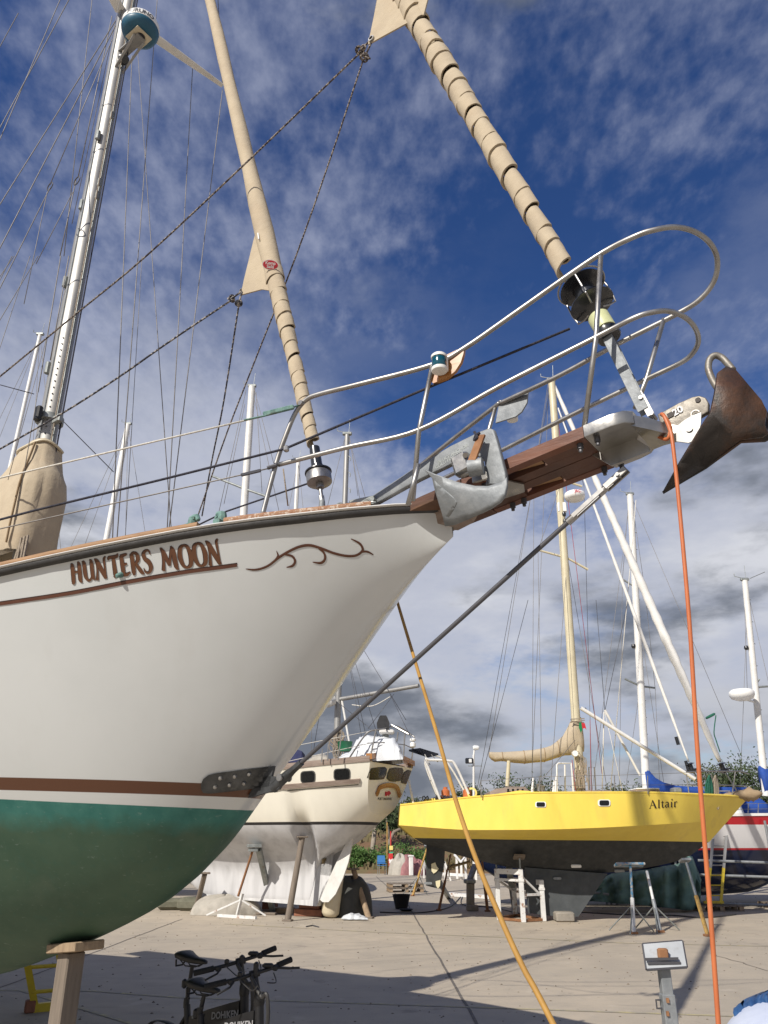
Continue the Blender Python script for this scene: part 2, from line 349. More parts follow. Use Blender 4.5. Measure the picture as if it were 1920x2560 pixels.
# ------------------------------------------------------------------ ground
def ground():
    m=bpy.data.materials.new('concrete_yard'); m.use_nodes=True; MT['concrete_yard']=m
    nt=m.node_tree; N=nt.nodes; L=nt.links; b=N['Principled BSDF']; b.inputs['Roughness'].default_value=.85; b.inputs['Specular IOR Level'].default_value=.3
    tc=N.new('ShaderNodeTexCoord')
    def noise(s,d,st=(1,1,1),r=.6):
        mp=N.new('ShaderNodeMapping'); mp.inputs['Scale'].default_value=st; L.new(tc.outputs['Object'],mp.inputs[0])
        t=N.new('ShaderNodeTexNoise'); t.inputs['Scale'].default_value=s; t.inputs['Detail'].default_value=d; t.inputs['Roughness'].default_value=r; L.new(mp.outputs[0],t.inputs['Vector']); return t.outputs['Fac']
    def rng(x,a,c,h=1.):
        r=N.new('ShaderNodeMapRange'); L.new(x,r.inputs[0]); r.inputs[1].default_value=a; r.inputs[2].default_value=c; r.inputs[4].default_value=h; return r.outputs[0]
    def mix(f,a,c):
        x=N.new('ShaderNodeMix'); x.data_type='RGBA'; L.new(f,x.inputs[0])
        for i,q in ((6,a),(7,c)):
            if isinstance(q,tuple): x.inputs[i].default_value=(*q,1)
            else: L.new(q,x.inputs[i])
        return x.outputs[2]
    c=mix(rng(noise(.35,5),.35,.68),(.44,.375,.29),(.36,.315,.25))
    c=mix(rng(noise(2.2,8),.42,.72,.6),c,(.31,.275,.225))
    c=mix(rng(noise(.9,9,(1,3.5,1)),.58,.72,.5),c,(.24,.215,.18))
    c=mix(rng(noise(.55,4,(1,.22,1)),.50,.70,.45),c,(.27,.24,.20))
    c=mix(rng(noise(60,3),.45,.75,.45),c,(.47,.41,.33))
    c=mix(rng(noise(1.3,3),.64,.70,.40),c,(.52,.46,.37))
    c=mix(rng(noise(5,8,(1,1,1),.7),.64,.71,.7),c,(.13,.11,.095))
    c=mix(rng(noise(.8,6,(1,1,1),.65),.62,.68,.45),c,(.17,.15,.125))
    L.new(c,b.inputs['Base Color'])
    bp=N.new('ShaderNodeBump'); bp.inputs['Strength'].default_value=.25; bp.inputs['Distance'].default_value=.01; L.new(noise(45,6),bp.inputs['Height']); L.new(bp.outputs[0],b.inputs['Normal'])
    g=MB(); X=[-600,-120,-40,-20,-10,-5,0,5,10,20,40,120,600]; Y=[-300,-60,-20,-8,0,5,10,15,20,30,46.8]
    vs=[(x,y,0) for y in Y for x in X]; n=len(X)
    g.add(vs,[(j*n+i,j*n+i+1,(j+1)*n+i+1,(j+1)*n+i) for j in range(len(Y)-1) for i in range(n-1)])
    o=struct(g.build('ground','concrete_yard',fix=False))
    # land behind the yard, rising in a low earth bank
    g=MB(); rows=[(46.6,-.1),(46.8,.05),(49,.5),(51.5,1.35),(53.5,1.95),(58,2.1),(75,2.3),(150,3),(900,6)]
    X=[-900,-300]+[-60+2.5*i for i in range(49)]+[300,900]; vs=[]
    for y,z in rows:
        for x in X: vs.append((x,y+(random.uniform(-.3,.3) if .1<z<2.2 else 0),z+(random.uniform(-.16,.16) if z>.2 else 0)))
    n=len(X); g.add(vs,[(j*n+i,j*n+i+1,(j+1)*n+i+1,(j+1)*n+i) for j in range(len(rows)-1) for i in range(n-1)])
    t=struct(g.build('earth_bank','earth',fix=False,ang=180))
    # painted lines and joints, each a thin sheet
    mat('line_paint',(.50,.43,.22),.8,0,(.36,.32,.20),9,dirt=(.3,.27,.22),dscale=6,dlo=.42,dhi=.56,dmax=.9)
    mat('joint_tar',(.09,.08,.07),.9,0,(.17,.15,.13),9)
    def strip(pts,w,name,mt,z):
        g=MB(); pts=[V(p) for p in pts]; l=[];r=[]
        for i,p in enumerate(pts):
            t=(pts[min(i+1,len(pts)-1)]-pts[max(i-1,0)]); t.z=0; t.normalize(); q=V((-t.y,t.x,0))*w/2
            l.append(V((p.x,p.y,z))+q); r.append(V((p.x,p.y,z))-q)
        k=len(pts); g.add(l+r,[(i,i+1,k+i+1,k+i) for i in range(k-1)]); return struct(g.build(name,mt,fix=False))
    def wob(a,b,n,k): 
        return [a+(b-a)*(i/n)+V((random.uniform(-k,k),random.uniform(-k,k),0)) for i in range(n+1)]
    strip([G(-40,2476),G(230,2478),G(440,2494),G(960,2511),G(1340,2524),G(1920,2544)],.06,'painted_line','line_paint',.004)
    strip([G(50,2476),G(330,2560),G(420,2600)],.06,'painted_line','line_paint',.0045)
    strip([G(560,2310),G(960,2332),G(1240,2343),G(1560,2358),G(2000,2368)],.06,'painted_line','line_paint',.004)
    strip(wob(G(1020,2262),G(1240,2640),26,.012),.035,'expansion_joint','joint_tar',.0035)
    strip(wob(G(455,2298),G(0,2470),18,.012),.03,'expansion_joint','joint_tar',.0035)
    strip(wob(G(940,2191),G(1020,2262),10,.012),.04,'expansion_joint','joint_tar',.0035)
    strip(wob(G(1780,2385),G(2100,2480),14,.05),.02,'ground_crack','joint_tar',.0035)
ground()
# ================================================================== the near boat (cutter)
S0=EYE+ray(1132,1325)*4.3
B1=Frame((S0.x,S0.y),R(-36)); bp_=B1.P; hit=B1.hit
KD=[0,.459,.888,1.305,1.565,1.722,1.92,2.23,2.71,3.30,3.82,5,7,9.5,10.6,10.9,11.4,12.0]
KZ=[3.254,2.943,2.531,2.095,1.849,1.70,1.51,1.325,1.145,.97,.835,.62,.42,.32,.36,1.0,1.7,2.55]
SDD=[0,.3,.6,1,1.5,2,3,5,8,12.2]; SZ=[3.395,3.355,3.31,3.26,3.185,3.115,3.0,2.88,2.86,3.05]
zk=lambda d: smooth(d,KD,KZ); zs=lambda d: smooth(d,SDD,SZ)
def hb(d):
    a=1.95*(1-(1-min(max(d,0)/6,1))**2.3)**.85
    if d>7: a*=max(0,1-((d-7)/5.15)**2.6)**.6
    return max(a,.012)
hp=lambda d: smooth(d,[0,.8,2,4,6,12],[.70,.68,.62,.5,.42,.6])
def hullY(d,z):
    k,s=zk(d),zs(d)
    if z<=k: return 0
    return hb(d)*min(1,((z-k)/(s-k)))**hp(d)+0
def hullhit(px,py,off=.004):
    lo,hi=-.3,2.2
    for _ in range(50):
        y=(lo+hi)/2; p=hit(px,py,y); x,_,z=B1.loc(p)
        if hullY(-x,z)<y: hi=y
        else: lo=y
    x,_,z=B1.loc(p); return x,z
def railhit(px,py,ins=.07):
    lo,hi=-.3,2.2
    for _ in range(40):
        y=(lo+hi)/2; p=hit(px,py,y); x=B1.loc(p)[0]
        if hb(-x)-ins<y: hi=y
        else: lo=y
    return p
def hull_material():
    m=bpy.data.materials.new('near_hull_paint'); m.use_nodes=True; nt=m.node_tree; N=nt.nodes; L=nt.links; b=N['Principled BSDF']
    tc=N.new('ShaderNodeTexCoord')
    def vm(v):
        d=N.new('ShaderNodeVectorMath'); d.operation='DOT_PRODUCT'; L.new(tc.outputs['Object'],d.inputs[0]); d.inputs[1].default_value=v; return d.outputs['Value']
    def ma(op,a,c):
        x=N.new('ShaderNodeMath'); x.operation=op
        for i,q in enumerate((a,c)):
            if isinstance(q,(int,float)): x.inputs[i].default_value=q
            else: L.new(q,x.inputs[i])
        return x.outputs[0]
    xl=ma('SUBTRACT',vm(tuple(B1.f)),B1.o.dot(B1.f)); z=vm((0,0,1))
    def noise(s,d,st=(1,1,1)):
        mp=N.new('ShaderNodeMapping'); mp.inputs['Scale'].default_value=st; L.new(tc.outputs['Object'],mp.inputs[0])
        t=N.new('ShaderNodeTexNoise'); t.inputs['Scale'].default_value=s; t.inputs['Detail'].default_value=d; t.inputs['Roughness'].default_value=.6; L.new(mp.outputs[0],t.inputs['Vector']); return t.outputs['Fac']
    def rng(x,a,c,h=1.):
        r=N.new('ShaderNodeMapRange'); L.new(x,r.inputs[0]); r.inputs[1].default_value=a; r.inputs[2].default_value=c; r.inputs[4].default_value=h; return r.outputs[0]
    def mix(f,a,c):
        x=N.new('ShaderNodeMix'); x.data_type='RGBA'; L.new(f,x.inputs[0])
        for i,q in ((6,a),(7,c)):
            if isinstance(q,tuple): x.inputs[i].default_value=(*q,1)
            else: L.new(q,x.inputs[i])
        return x.outputs[2]
    def below(p,q,wob=0,edge=.0015):
        (x0,z0),(x1,z1)=hullhit(*p),hullhit(*q); k=(z1-z0)/(x1-x0)
        h=ma('SUBTRACT',z,ma('ADD',ma('MULTIPLY',xl,k),z0-k*x0))          # height above the line
        if wob: h=ma('ADD',h,ma('MULTIPLY',ma('SUBTRACT',noise(7,6),.5),wob))
        return rng(h,edge,-edge)
    white=mix(rng(noise(1.5,4),.4,.7),(.61,.63,.626),(.575,.597,.593))
    white=mix(rng(noise(4,8,(1,1,.12)),.56,.80,.22),white,(.48,.475,.45))
    c=mix(below((0,1943),(505,1958)),white,(.105,.043,.022))
    c=mix(below((0,1975),(505,1990)),c,(.60,.615,.605))
    teal=mix(rng(noise(9,8,(1,1,.5)),.35,.7),(.018,.13,.11),(.045,.18,.15))
    ol=mix(rng(noise(2.2,8),.35,.68),(.032,.082,.050),(.062,.115,.072))
    ol=mix(rng(noise(18,6,(1,1,.3)),.55,.8,.55),ol,(.025,.10,.075))
    ol=mix(rng(noise(1.6,8),.56,.74,.6),ol,(.105,.14,.098))
    bot=mix(below((0,2052),(560,2072),.14,.05),teal,ol)
    sc_=mix(rng(noise(26,6,(1,1,2)),.62,.74,.28),bot,(.30,.36,.33))
    c=mix(below((0,1998),(637,2027),.004),c,sc_)
    L.new(c,b.inputs['Base Color'])
    g=below((0,1998),(637,2027))
    rr=N.new('ShaderNodeMapRange'); L.new(g,rr.inputs[0]); rr.inputs[3].default_value=.24; rr.inputs[4].default_value=.62; L.new(rr.outputs[0],b.inputs['Roughness'])
    bp=N.new('ShaderNodeBump'); bp.inputs['Distance'].default_value=.004; bp.inputs['Strength'].default_value=.12; L.new(noise(2.5,3),bp.inputs['Height']); L.new(bp.outputs[0],b.inputs['Normal'])
    MT['near_hull_paint']=m
hull_material()
boat=thing('sailing_boat','large white sailing boat with brown lettering, green bottom and wooden bowsprit, nearest the camera','sailboat',bp_(-6,0,0))
def hull_mesh():
    ds=[0,.02,.05,.1,.16,.24,.34,.46,.6,.75,.9]+[1.05+.17*i for i in range(16)]+[3.8+.4*i for i in range(21)]+[12.0,12.14]
    nv=34; g=MB(); rings=[]
    for d in ds:
        k,s=zk(d),zs(d); row=[]
        for j in range(nv+1):
            v=(j/nv)**1.7; row.append((d,hb(d)*v**hp(d)*1.0,k+(s-k)*v))
        rings.append([bp_(-a,-y,z) for a,y,z in row[::-1]]+[bp_(-a,y,z) for a,y,z in row[1:]])
    g.loft(rings,closed=False)
    return g.build('hull','near_hull_paint',boat,ang=180)
hull=hull_mesh()
def sheer_sweep(name,prof,mt,d0,d1,n=60,parent=boat,side=1,dz=0):
    """prof: ring of (outward, up) offsets swept along the sheer"""
    g=MB(); rings=[]
    for i in range(n+1):
        d=d0+(d1-d0)*i/n; e=.01; tb=(hb(d+e)-hb(max(d-e,0)))/(2*e); l=math.hypot(1,tb); no=(tb/l,1/l)   # outward: forward, sideways
        z=zs(d)+dz
        rings.append([bp_(-d+no[0]*o,side*(hb(d)+no[1]*o),z+u) for o,u in prof])
    g.loft(rings); return g.build(name,mt,parent,ang=50)
for sd_ in (1,-1):
    sheer_sweep('rubbing_strake',[(-.02,-.002),(.024,.0),(.034,.012),(.034,.026),(.022,.036),(-.02,.036)],'black_rubber',.03,12.05,side=sd_)
    sheer_sweep('strake_strip',[(.0,.0365),(.034,.0365),(.041,.043),(.034,.0505),(.0,.0505)],'alu_white',.03,12.05,side=sd_)
    for a,b,mt in ((.33,1.0,'teak_flaky'),(1.13,12.0,'teak')):
        sheer_sweep('cap_rail',[(-.13,.05),(.016,.051),(.022,.06),(.022,.076),(.012,.085),(-.125,.085)],mt,a,b,side=sd_,n=40)
g=MB(); rings=[]
for i in range(50):
    d=.02+12.05*i/49; b=max(hb(d)-.03,.004); rings.append([bp_(-d,b*k,zs(d)+.03+.06*(1-k*k)*min(1,b)) for k in (-1,-.6,-.2,.2,.6,1)])
g.loft(rings,closed=False); g.build('deck','teak_grey',boat,ang=180)
# cabin trunk, coachroof and doghouse further aft
g=MB(); rings=[]
for d,w,h in ((4.1,.7,.02),(4.25,.8,.36),(6,1.15,.42),(8.2,1.2,.48),(8.3,1.1,.02)):
    z=zs(d)+.04; rings.append([bp_(-d,-w,z),bp_(-d,-w*.93,z+h),bp_(-d,0,z+h*1.12+.02),bp_(-d,w*.93,z+h),bp_(-d,w,z)])
g.loft(rings,closed=True); g.build('cabin_trunk','white_paint',boat,ang=30)
g=MB(); rings=[]
for d,w,h in ((7.6,.9,.5),(8.1,1.0,1.25),(9.4,1.05,1.3),(9.5,1.0,.5)):
    z=zs(d)+.04; rings.append([bp_(-d,-w,z),bp_(-d,-w*.85,z+h),bp_(-d,0,z+h+.08),bp_(-d,w*.85,z+h),bp_(-d,w,z)])
g.loft(rings,closed=True); g.build('spray_hood','canvas',boat,ang=30)
# -------- stem fitting for the bobstay: plate with bolts wrapped on the hull
def hull_plate(pix,name,mt,parent,t=.012,n=10,off=0.0):
    """a plate lying on the hull whose outline is given in the photo; pix are top and bottom edge polylines of equal length"""
    top,bot=pix; g=MB(); rows=[]
    for (a,b) in zip(top,bot):
        row=[]
        for j in range(n+1):
            px=a[0]+(b[0]-a[0])*j/n; py=a[1]+(b[1]-a[1])*j/n; row.append(hullhit(px,py))
        rows.append(row)
    up=[[bp_(x,hullY(-x,z)+t+off,z) for x,z in r] for r in rows]; dn=[[bp_(x,hullY(-x,z)+off-.006,z) for x,z in r] for r in rows]
    g.loft([u+list(reversed(d)) for u,d in zip(up,dn)])
    return g.build(name,mt,parent,ang=40)
tp=[(506,1962),(512,1948),(525,1938),(540,1934),(600,1926),(660,1919),(688,1915)]; bt=[(507,1975),(512,1983),(525,1984),(540,1983),(600,1976),(660,1969),(676,1966)]
tp=[(a[0]+(b[0]-a[0])*k/6,a[1]+(b[1]-a[1])*k/6) for a,b in zip(tp,tp[1:]) for k in range(6)]+[tp[-1]]; bt=[(a[0]+(b[0]-a[0])*k/6,a[1]+(b[1]-a[1])*k/6) for a,b in zip(bt,bt[1:]) for k in range(6)]+[bt[-1]]
fit=hull_plate((tp,bt),'stem_fitting','bronze_dark',boat)
for px,py in ((541,1968),(554,1946),(577,1963),(590,1942),(613,1959),(626,1936)):
    x,z=hullhit(px,py); g=MB().lathe([(.012,-.004),(.0125,.004),(.009,.011),(.001,.013)],bp_(x,hullY(-x,z)+.012,z)+B1.f*.004,B1.r+B1.f*.4-V((0,0,.35)),14); g.build('bolt','steel',fit)
a=hit(705,1950); b=hit(1548,1190)
ax=(b-a).normalized()
MB().prism([a-ax*.02+V((0,0,.03)),a+ax*.05,a-ax*.02-V((0,0,.04)),bp_(-1.46,0,1.93),bp_(-1.40,0,2.05)],B1.r,.024).build('stem_tang','bronze_dark',boat)
MB().tube([a-ax*.08,a+ax*.05,a+ax*.1],[.03,.028,.02],12).tube([a+ax*.04,a+ax*.17],[.026,.022],6).build('bobstay_toggle','bronze_dark',boat)
MB().lathe([(.014,-.045),(.02,-.045),(.02,-.036),(.012,-.034),(.012,.034),(.02,.036),(.02,.046)],a+ax*.02,B1.r,12).build('clevis_pin','steel',boat)
MB().tube([a+ax*.15,b-ax*.3],.0125,10).build('bobstay','wire_dark',boat)
up=(V((0,0,1))-ax*ax.z).normalized(); sdv=ax.cross(up)
tb=MB().tube([b-ax*.34,b-ax*.28],.02,12).tube([b-ax*.13,b-ax*.08],.018,12)
for s in (1,-1): tb.beam(b-ax*.3+sdv*.015*s,b-ax*.1+sdv*.015*s,.009,.022,up=up)
tb.build('turnbuckle','steel',boat)
fk=MB()
for s in (1,-1): fk.beam(b-ax*.09+sdv*.017*s,b+ax*.05+sdv*.017*s,.008,.034,up=up,bev=.003)
fk.tube([b+sdv*.03,b-sdv*.03],.01,10).build('bobstay_fork','steel',boat)
# -------- lettering and scrollwork on the bow
def brush(g,pts,wd,mapf,off,sub=6):
    """variable-width flat stroke through 2-D pts, mapped onto the hull"""
    c=cr([(p[0],p[1],w) for p,w in zip(pts,wd)],sub); L_=[];R_=[]
    for i,(x,y,w) in enumerate(c):
        a=c[max(i-1,0)]; b=c[min(i+1,len(c)-1)]; tx,ty=b[0]-a[0],b[1]-a[1]; l=math.hypot(tx,ty) or 1; nx,ny=-ty/l,tx/l
        L_.append(mapf(x+nx*w/2,y+ny*w/2,off)); R_.append(mapf(x-nx*w/2,y-ny*w/2,off))
    k=len(c); g.add(L_+R_,[(i,i+1,k+i+1,k+i) for i in range(k-1)])
x0,z0=hullhit(182,1460); x1,z1=hullhit(566,1411); xt,zt=hullhit(190,1415)
BASE=(x1-x0); CAP=math.hypot(xt-x0,zt-z0)
def lm(u,v,off):      # u along the name in cap heights, v up
    x=x0+u*CAP; z=z0+(z1-z0)*(u*CAP/BASE)+v*CAP*(1+.18*u*CAP/BASE)
    x+=v*CAP*.14
    return bp_(x,hullY(-x,z)+off,z)
GL={ # letter strokes in a box one cap high: (points, widths)
'H':(.72,[([(.06,.98),(.15,.90),(.14,.5),(.10,.05),(.0,.0)],[.03,.15,.17,.15,.03]),([(.50,1.02),(.58,.92),(.57,.5),(.55,.1),(.66,.0)],[.03,.14,.17,.15,.03]),([(.12,.5),(.36,.55),(.58,.5)],[.06,.08,.06])]),
'U':(.72,[([(.0,.97),(.12,.93),(.12,.5),(.14,.2),(.28,.03),(.44,.10),(.55,.35)],[.03,.14,.17,.15,.10,.06,.05]),([(.48,1.0),(.58,.93),(.57,.5),(.57,.15),(.68,.02)],[.03,.14,.16,.14,.03])]),
'N':(.78,[([(.04,.95),(.12,.9),(.11,.45),(.02,-.02)],[.03,.08,.07,.12]),([(.02,1.02),(.16,.88),(.36,.45),(.55,.02)],[.04,.17,.19,.14]),([(.72,1.05),(.60,.92),(.58,.5),(.57,.0)],[.03,.09,.07,.05])]),
'T':(.62,[([(.0,.84),(.07,.96),(.3,.95),(.55,.97),(.64,1.08)],[.03,.11,.13,.12,.03]),([(.33,.92),(.32,.5),(.30,.1),(.20,.0)],[.13,.16,.16,.05])]),
'E':(.56,[([(.14,.94),(.13,.5),(.12,.08)],[.15,.17,.15]),([(.08,.94),(.3,.96),(.5,1.0)],[.10,.11,.05]),([(.12,.5),(.28,.53),(.42,.56)],[.08,.09,.04]),([(.08,.05),(.3,.05),(.54,.14)],[.11,.12,.04])]),
'R':(.66,[([(.14,.95),(.13,.5),(.10,.08),(.03,.0)],[.15,.17,.15,.04]),([(.05,.90),(.25,.99),(.46,.90),(.47,.67),(.33,.52),(.18,.48)],[.04,.09,.13,.15,.09,.05]),([(.27,.52),(.42,.3),(.58,.06),(.7,-.02)],[.08,.15,.15,.03])]),
'S':(.54,[([(.50,.80),(.46,.97),(.28,1.0),(.12,.86),(.18,.62),(.36,.46),(.42,.22),(.28,.02),(.08,.04),(.02,.22)],[.03,.07,.08,.14,.17,.19,.16,.09,.08,.03])]),
'M':(.98,[([(.06,1.0),(.17,.9),(.14,.45),(.04,.0)],[.03,.12,.10,.14]),([(.10,.98),(.24,.75),(.42,.2)],[.08,.17,.10]),([(.74,1.02),(.62,.75),(.43,.2)],[.04,.09,.08]),([(.66,1.0),(.77,.85),(.78,.4),(.80,.08),(.92,.0)],[.04,.15,.18,.15,.03])]),
'O':(.74,[([(.36,.99),(.15,.86),(.06,.48),(.16,.12),(.36,.01)],[.07,.14,.18,.14,.07]),([(.36,.99),(.57,.88),(.66,.52),(.57,.14),(.36,.01)],[.07,.14,.18,.14,.07])]),
' ':(.40,[])}
wtot=sum(GL[c][0]+.06 for c in 'HUNTERS MOON')
sx=(BASE/CAP)/wtot
g=MB(); ge=MB(); u=0
for ch in 'HUNTERS MOON':
    w,st=GL[ch]
    for pts,wd in st:
        brush(ge,[((u+p[0])*sx-.03,p[1]+.035) for p in pts],[k*1.24 for k in wd],lm,.0025)
        brush(g,[((u+p[0])*sx,p[1]) for p in pts],[k*1.13 for k in wd],lm,.004)
    u+=w+.06
ge.build('name_edge','letter_edge_cove_shade',hull,fix=False); g.build('name_lettering','gold_letter',hull,fix=False)
def pm_(x,y,off):
    a,z=hullhit(x,y); return bp_(a,hullY(-a,z)+off,z)
C6=lambda x,y:(160+x/2.074,1300+y/2.074)
g=MB(); ge=MB()
for pts,wd in (([(945,253),(1000,256),(1060,236),(1120,190),(1180,155),(1230,135),(1280,130),(1340,147),(1400,170),(1460,184),(1510,184),(1540,168),(1551,148),(1535,120),(1490,97)],[1,3.4,4,4.6,4.8,5,5,4.6,4.4,4.4,4.4,4.6,5,4,1]),
 ([(1535,172),(1552,163),(1578,164),(1607,180)],[2.5,3.4,3.4,1]),([(1104,160),(1112,180),(1106,196),(1094,208)],[1,3.6,4,2]),([(1148,178),(1185,186),(1200,210),(1188,235),(1156,245)],[2.5,4,5,4.6,1]),([(1322,146),(1350,168),(1355,200),(1334,221),(1292,218)],[2.5,4,5,4.6,1])):
    q=[C6(*p) for p in pts]
    brush(ge,[(x-.3,y+1.6) for x,y in q],[k*1.2 for k in wd],pm_,.0025,5); brush(g,q,[k*.85 for k in wd],pm_,.004,5)
ge.build('scroll_edge','gold_letter',hull,fix=False); g.build('scroll_work','cove_brown',hull,fix=False)
g=MB(); ge=MB(); st=[(-60,1519),(0,1510),(174,1484),(324,1455),(463,1431),(560,1418),(594,1413)]
brush(ge,[(x,y-4.2) for x,y in st],[4,4,4,4,4,4,3.5],pm_,.0025); brush(g,[(x,y+.6) for x,y in st],[8,8,8,8,8,8,7],pm_,.004)  # dark upper stroke is painted shade of the recessed cove, brown stroke its colour
ge.build('cove_shade','letter_edge_cove_shade',hull,fix=False); g.build('cove_stripe','cove_brown',hull,fix=False)
x,z=hullhit(303,1437); g=MB().lathe([(.016,-.01),(.016,.004),(.012,.03),(.009,.034)],bp_(x,hullY(-x,z),z),B1.r-V((0,0,.5)),14); g.build('drain_outlet','verdigris',hull)
# -------- bowsprit platform
spz=lambda x: 3.398+.135*x-.01*x*x           # underside
def slab(xs,ws,zt,zb,name,mt,parent=boat,bev=.006):
    g=MB(); rings=[]
    for x,w in zip(xs,ws):
        a,b=zb(x),zt(x); rings.append([bp_(x,-w,a),bp_(x,w,a),bp_(x,w+.002,a+bev),bp_(x,w+.002,b-bev),bp_(x,w-bev,b),bp_(x,-w+bev,b),bp_(x,-w-.002,b-bev),bp_(x,-w-.002,a+bev)])
    g.loft(rings); return g.build(name,mt,parent)
top=lambda x: spz(x)+.062
# deck end of the sprit, then two outer planks with the slots between
spr=slab([-.75,-.3,-.05,.18],[.17,.20,.205,.205],top,spz,'bowsprit','teak_dark')
for s in (1,-1):
    for o_,i_,xs,nm in ((.205,.150,(.185,.5,.88),'plank'),(.149,.081,(.185,.40),'filler_plank'),(.149,.081,(.63,.88),'filler_plank'),(.080,.004,(.185,.5,.88),'inner_plank')):
        g=MB(); rings=[]
        for x in xs:
            a,b=spz(x)+(0 if o_>.2 else .003),top(x)-(0 if o_>.2 else .003); rings.append([bp_(x,i_*s,a),bp_(x,o_*s,a),bp_(x,o_*s,b),bp_(x,i_*s,b)])
        g.loft(rings); g.build(nm,'teak_dark' if o_<.2 else 'teak_red',spr)
    MB().box(bp_(.52,.115*s,(spz(.52)+top(.52))/2+.01),(.19,.05,.03),M((B1.f,B1.r,V((0,0,1)))).transposed()).build('slot_block','teak',spr)
for s in (1,-1):
    for xx in (.30,.37,.84,.93): MB().lathe([(.016,-.028),(.016,0),(.010,.0),(.010,-.045)][::-1],bp_(xx,.16*s,spz(xx)),(0,0,1),8).build('bolt','wire_dark',spr)
# chain of small timber knee below the sprit at the stem
g=MB(); rings=[]
for x,h in ((-.16,.02),(.0,.085),(.10,.075),(.16,.01)):
    a=spz(x)-.001; rings.append([bp_(x,-.06,a-h),bp_(x,.06,a-h),bp_(x,.09,a),bp_(x,-.09,a)])
g.loft(rings); g.build('stem_knee','teak_grey',spr)
# stainless cap and bow roller
Fm=M((B1.f,B1.r,V((0,0,1)))).transposed()
slab([.885,.93,1.02,1.08,1.115],[.21,.21,.21,.195,.155],lambda x:top(x)+.003,lambda x:spz(x)-.003,'sprit_cap','steel_plate',spr)
rb=MB(); rings=[]
for x,w,zt_,zb_ in ((1.10,.155,.05,-.01),(1.17,.10,.035,-.03),(1.24,.052,.0,-.055),(1.30,.046,-.03,-.06)):
    z0_=spz(1.1); rings.append([bp_(x,-w,z0_+zb_),bp_(x,w,z0_+zb_),bp_(x,w,z0_+zt_),bp_(x,-w,z0_+zt_)])
rb.loft(rings).build('roller_trough','steel_plate',spr,ang=25)
for s in (1,-1):
    poly=[hit(*p,.048*s) for p in ((1690,1068),(1710,1052),(1730,1040),(1754,1031),(1752,1062),(1744,1098),(1722,1108),(1692,1104))]
    MB().prism(poly,B1.r,.008).build('roller_cheek','alu',spr)
MB().tube([bp_(1.335,-.06,3.475),bp_(1.335,.06,3.475)],.016,12).lathe([(.04,-.03),(.025,0),(.04,.03)],bp_(1.335,0,3.475),B1.r,16).build('roller','steel_plate',spr)
MB().prism([hit(*p,.0) for p in ((1430,1110),(1530,1060),(1622,1118),(1625,1130),(1560,1155),(1530,1165))],B1.r,.02).build('bobstay_tang','steel_plate',spr)
MB().box(bp_(.30,.203,(spz(.3)+top(.3))/2+.004),(.10,.016,.078),Fm,.004).build('clamp_strap','steel_plate',spr)
MB().prism([bp_(.22,.13,spz(.3)-.004),bp_(.40,.13,spz(.4)-.006),bp_(.46,.02,spz(.4)-.006),bp_(.42,-.07,spz(.4)-.006),bp_(.2,-.07,spz(.3)-.004)],(0,0,1),.008).build('backing_plate','steel_plate',spr)
# -------- pulpit
pul=MB().tube([hit(a,b,c) for a,b,c in cr([(655,1292,.64),(690,1160,.62),(716,1085,.61),(740,1030,.60),(765,1000,.59),(800,985,.575),(900,960,.53),(1080,912,.42),(1165,868,.37),(1300,774,.29),(1490,642,.20),(1585,592,.20),(1640,574,.175),(1690,568,.12),(1738,580,.04),(1775,608,-.06),(1793,648,-.15),(1786,700,-.22),(1750,748,-.25),(1690,786,-.265),(1540,862,-.28),(1400,938,-.31),(1262,1003,-.355),(1235,1018,-.37),(1050,1165,-.48),(1010,1220,-.52)],7)],.0145,12).build('pulpit','steel',boat,ang=180)
MB().tube([hit(a,b,c) for a,b,c in cr([(696,1162,.62),(860,1120,.53),(1047,1075,.41),(1250,965,.31),(1490,843,.20),(1585,795,.20),(1630,781,.17),(1672,778,.11),(1712,793,.03),(1738,820,-.07),(1746,852,-.15),(1734,880,-.21),(1705,905,-.245),(1620,946,-.265),(1430,1037,-.30),(1250,1128,-.35),(1100,1200,-.4)],7)],.0135,12).build('lower_rail','steel',pul,ang=180)
for pts in ([(1502,640,.20),(1490,843,.20),(1461,1066,.195)],[(1082,910,.42),(1047,1078,.41),(1032,1252,.36)],[(1660,797,-.265),(1616,948,-.265),(1588,1020,-.20)],[(1240,1014,-.37),(1215,1100,-.40),(1190,1190,-.42)],[(1047,1160,.41),(1020,1262,.40)]):
    MB().tube([hit(*p) for p in pts],.0135,12).build('stanchion','steel',pul,ang=180)
def disc(c,n,r,t,seg=20,g=None): return (g or MB()).lathe([(r*.96,-t/2),(r,-t/2+t*.1),(r,t/2-t*.1),(r*.96,t/2)],c,n,seg)
# starboard sidelight on its varnished board
bd=MB().prism([hit(a,b,.40-.0004*(a-1080)) for a,b in ((1086,905),(1162,868),(1161,885),(1154,908),(1140,930),(1118,948),(1085,960),(1080,955))],B1.r,.02).build('lamp_board','varnish',pul)
lx=hit(1103,912,.425)
body=MB().box(lx-B1.r*.005,(.072,.03,.10),M((B1.f,B1.r,V((0,0,1)))).transposed(),.006)
body.lathe([(.042,-.052),(.044,-.048),(.044,-.034),(.03,-.03)],lx+B1.r*.02,(0,0,1),20).lathe([(.03,.028),(.044,.03),(.044,.044),(.036,.052)],lx+B1.r*.02,(0,0,1),20)
body.build('sidelight','nav_white',pul)
MB().lathe([(.038,-.034),(.04,-.03),(.04,.03),(.038,.034)],lx+B1.r*.02,(0,0,1),24).build('lens','nav_green',pul)
MB().prism([hit(a,b,-.37) for a,b in ((1249,1010),(1321,980),(1318,1008),(1305,1030),(1290,1042),(1240,1058))],B1.r,.012).build('lamp_backing_plate','galv',pul)
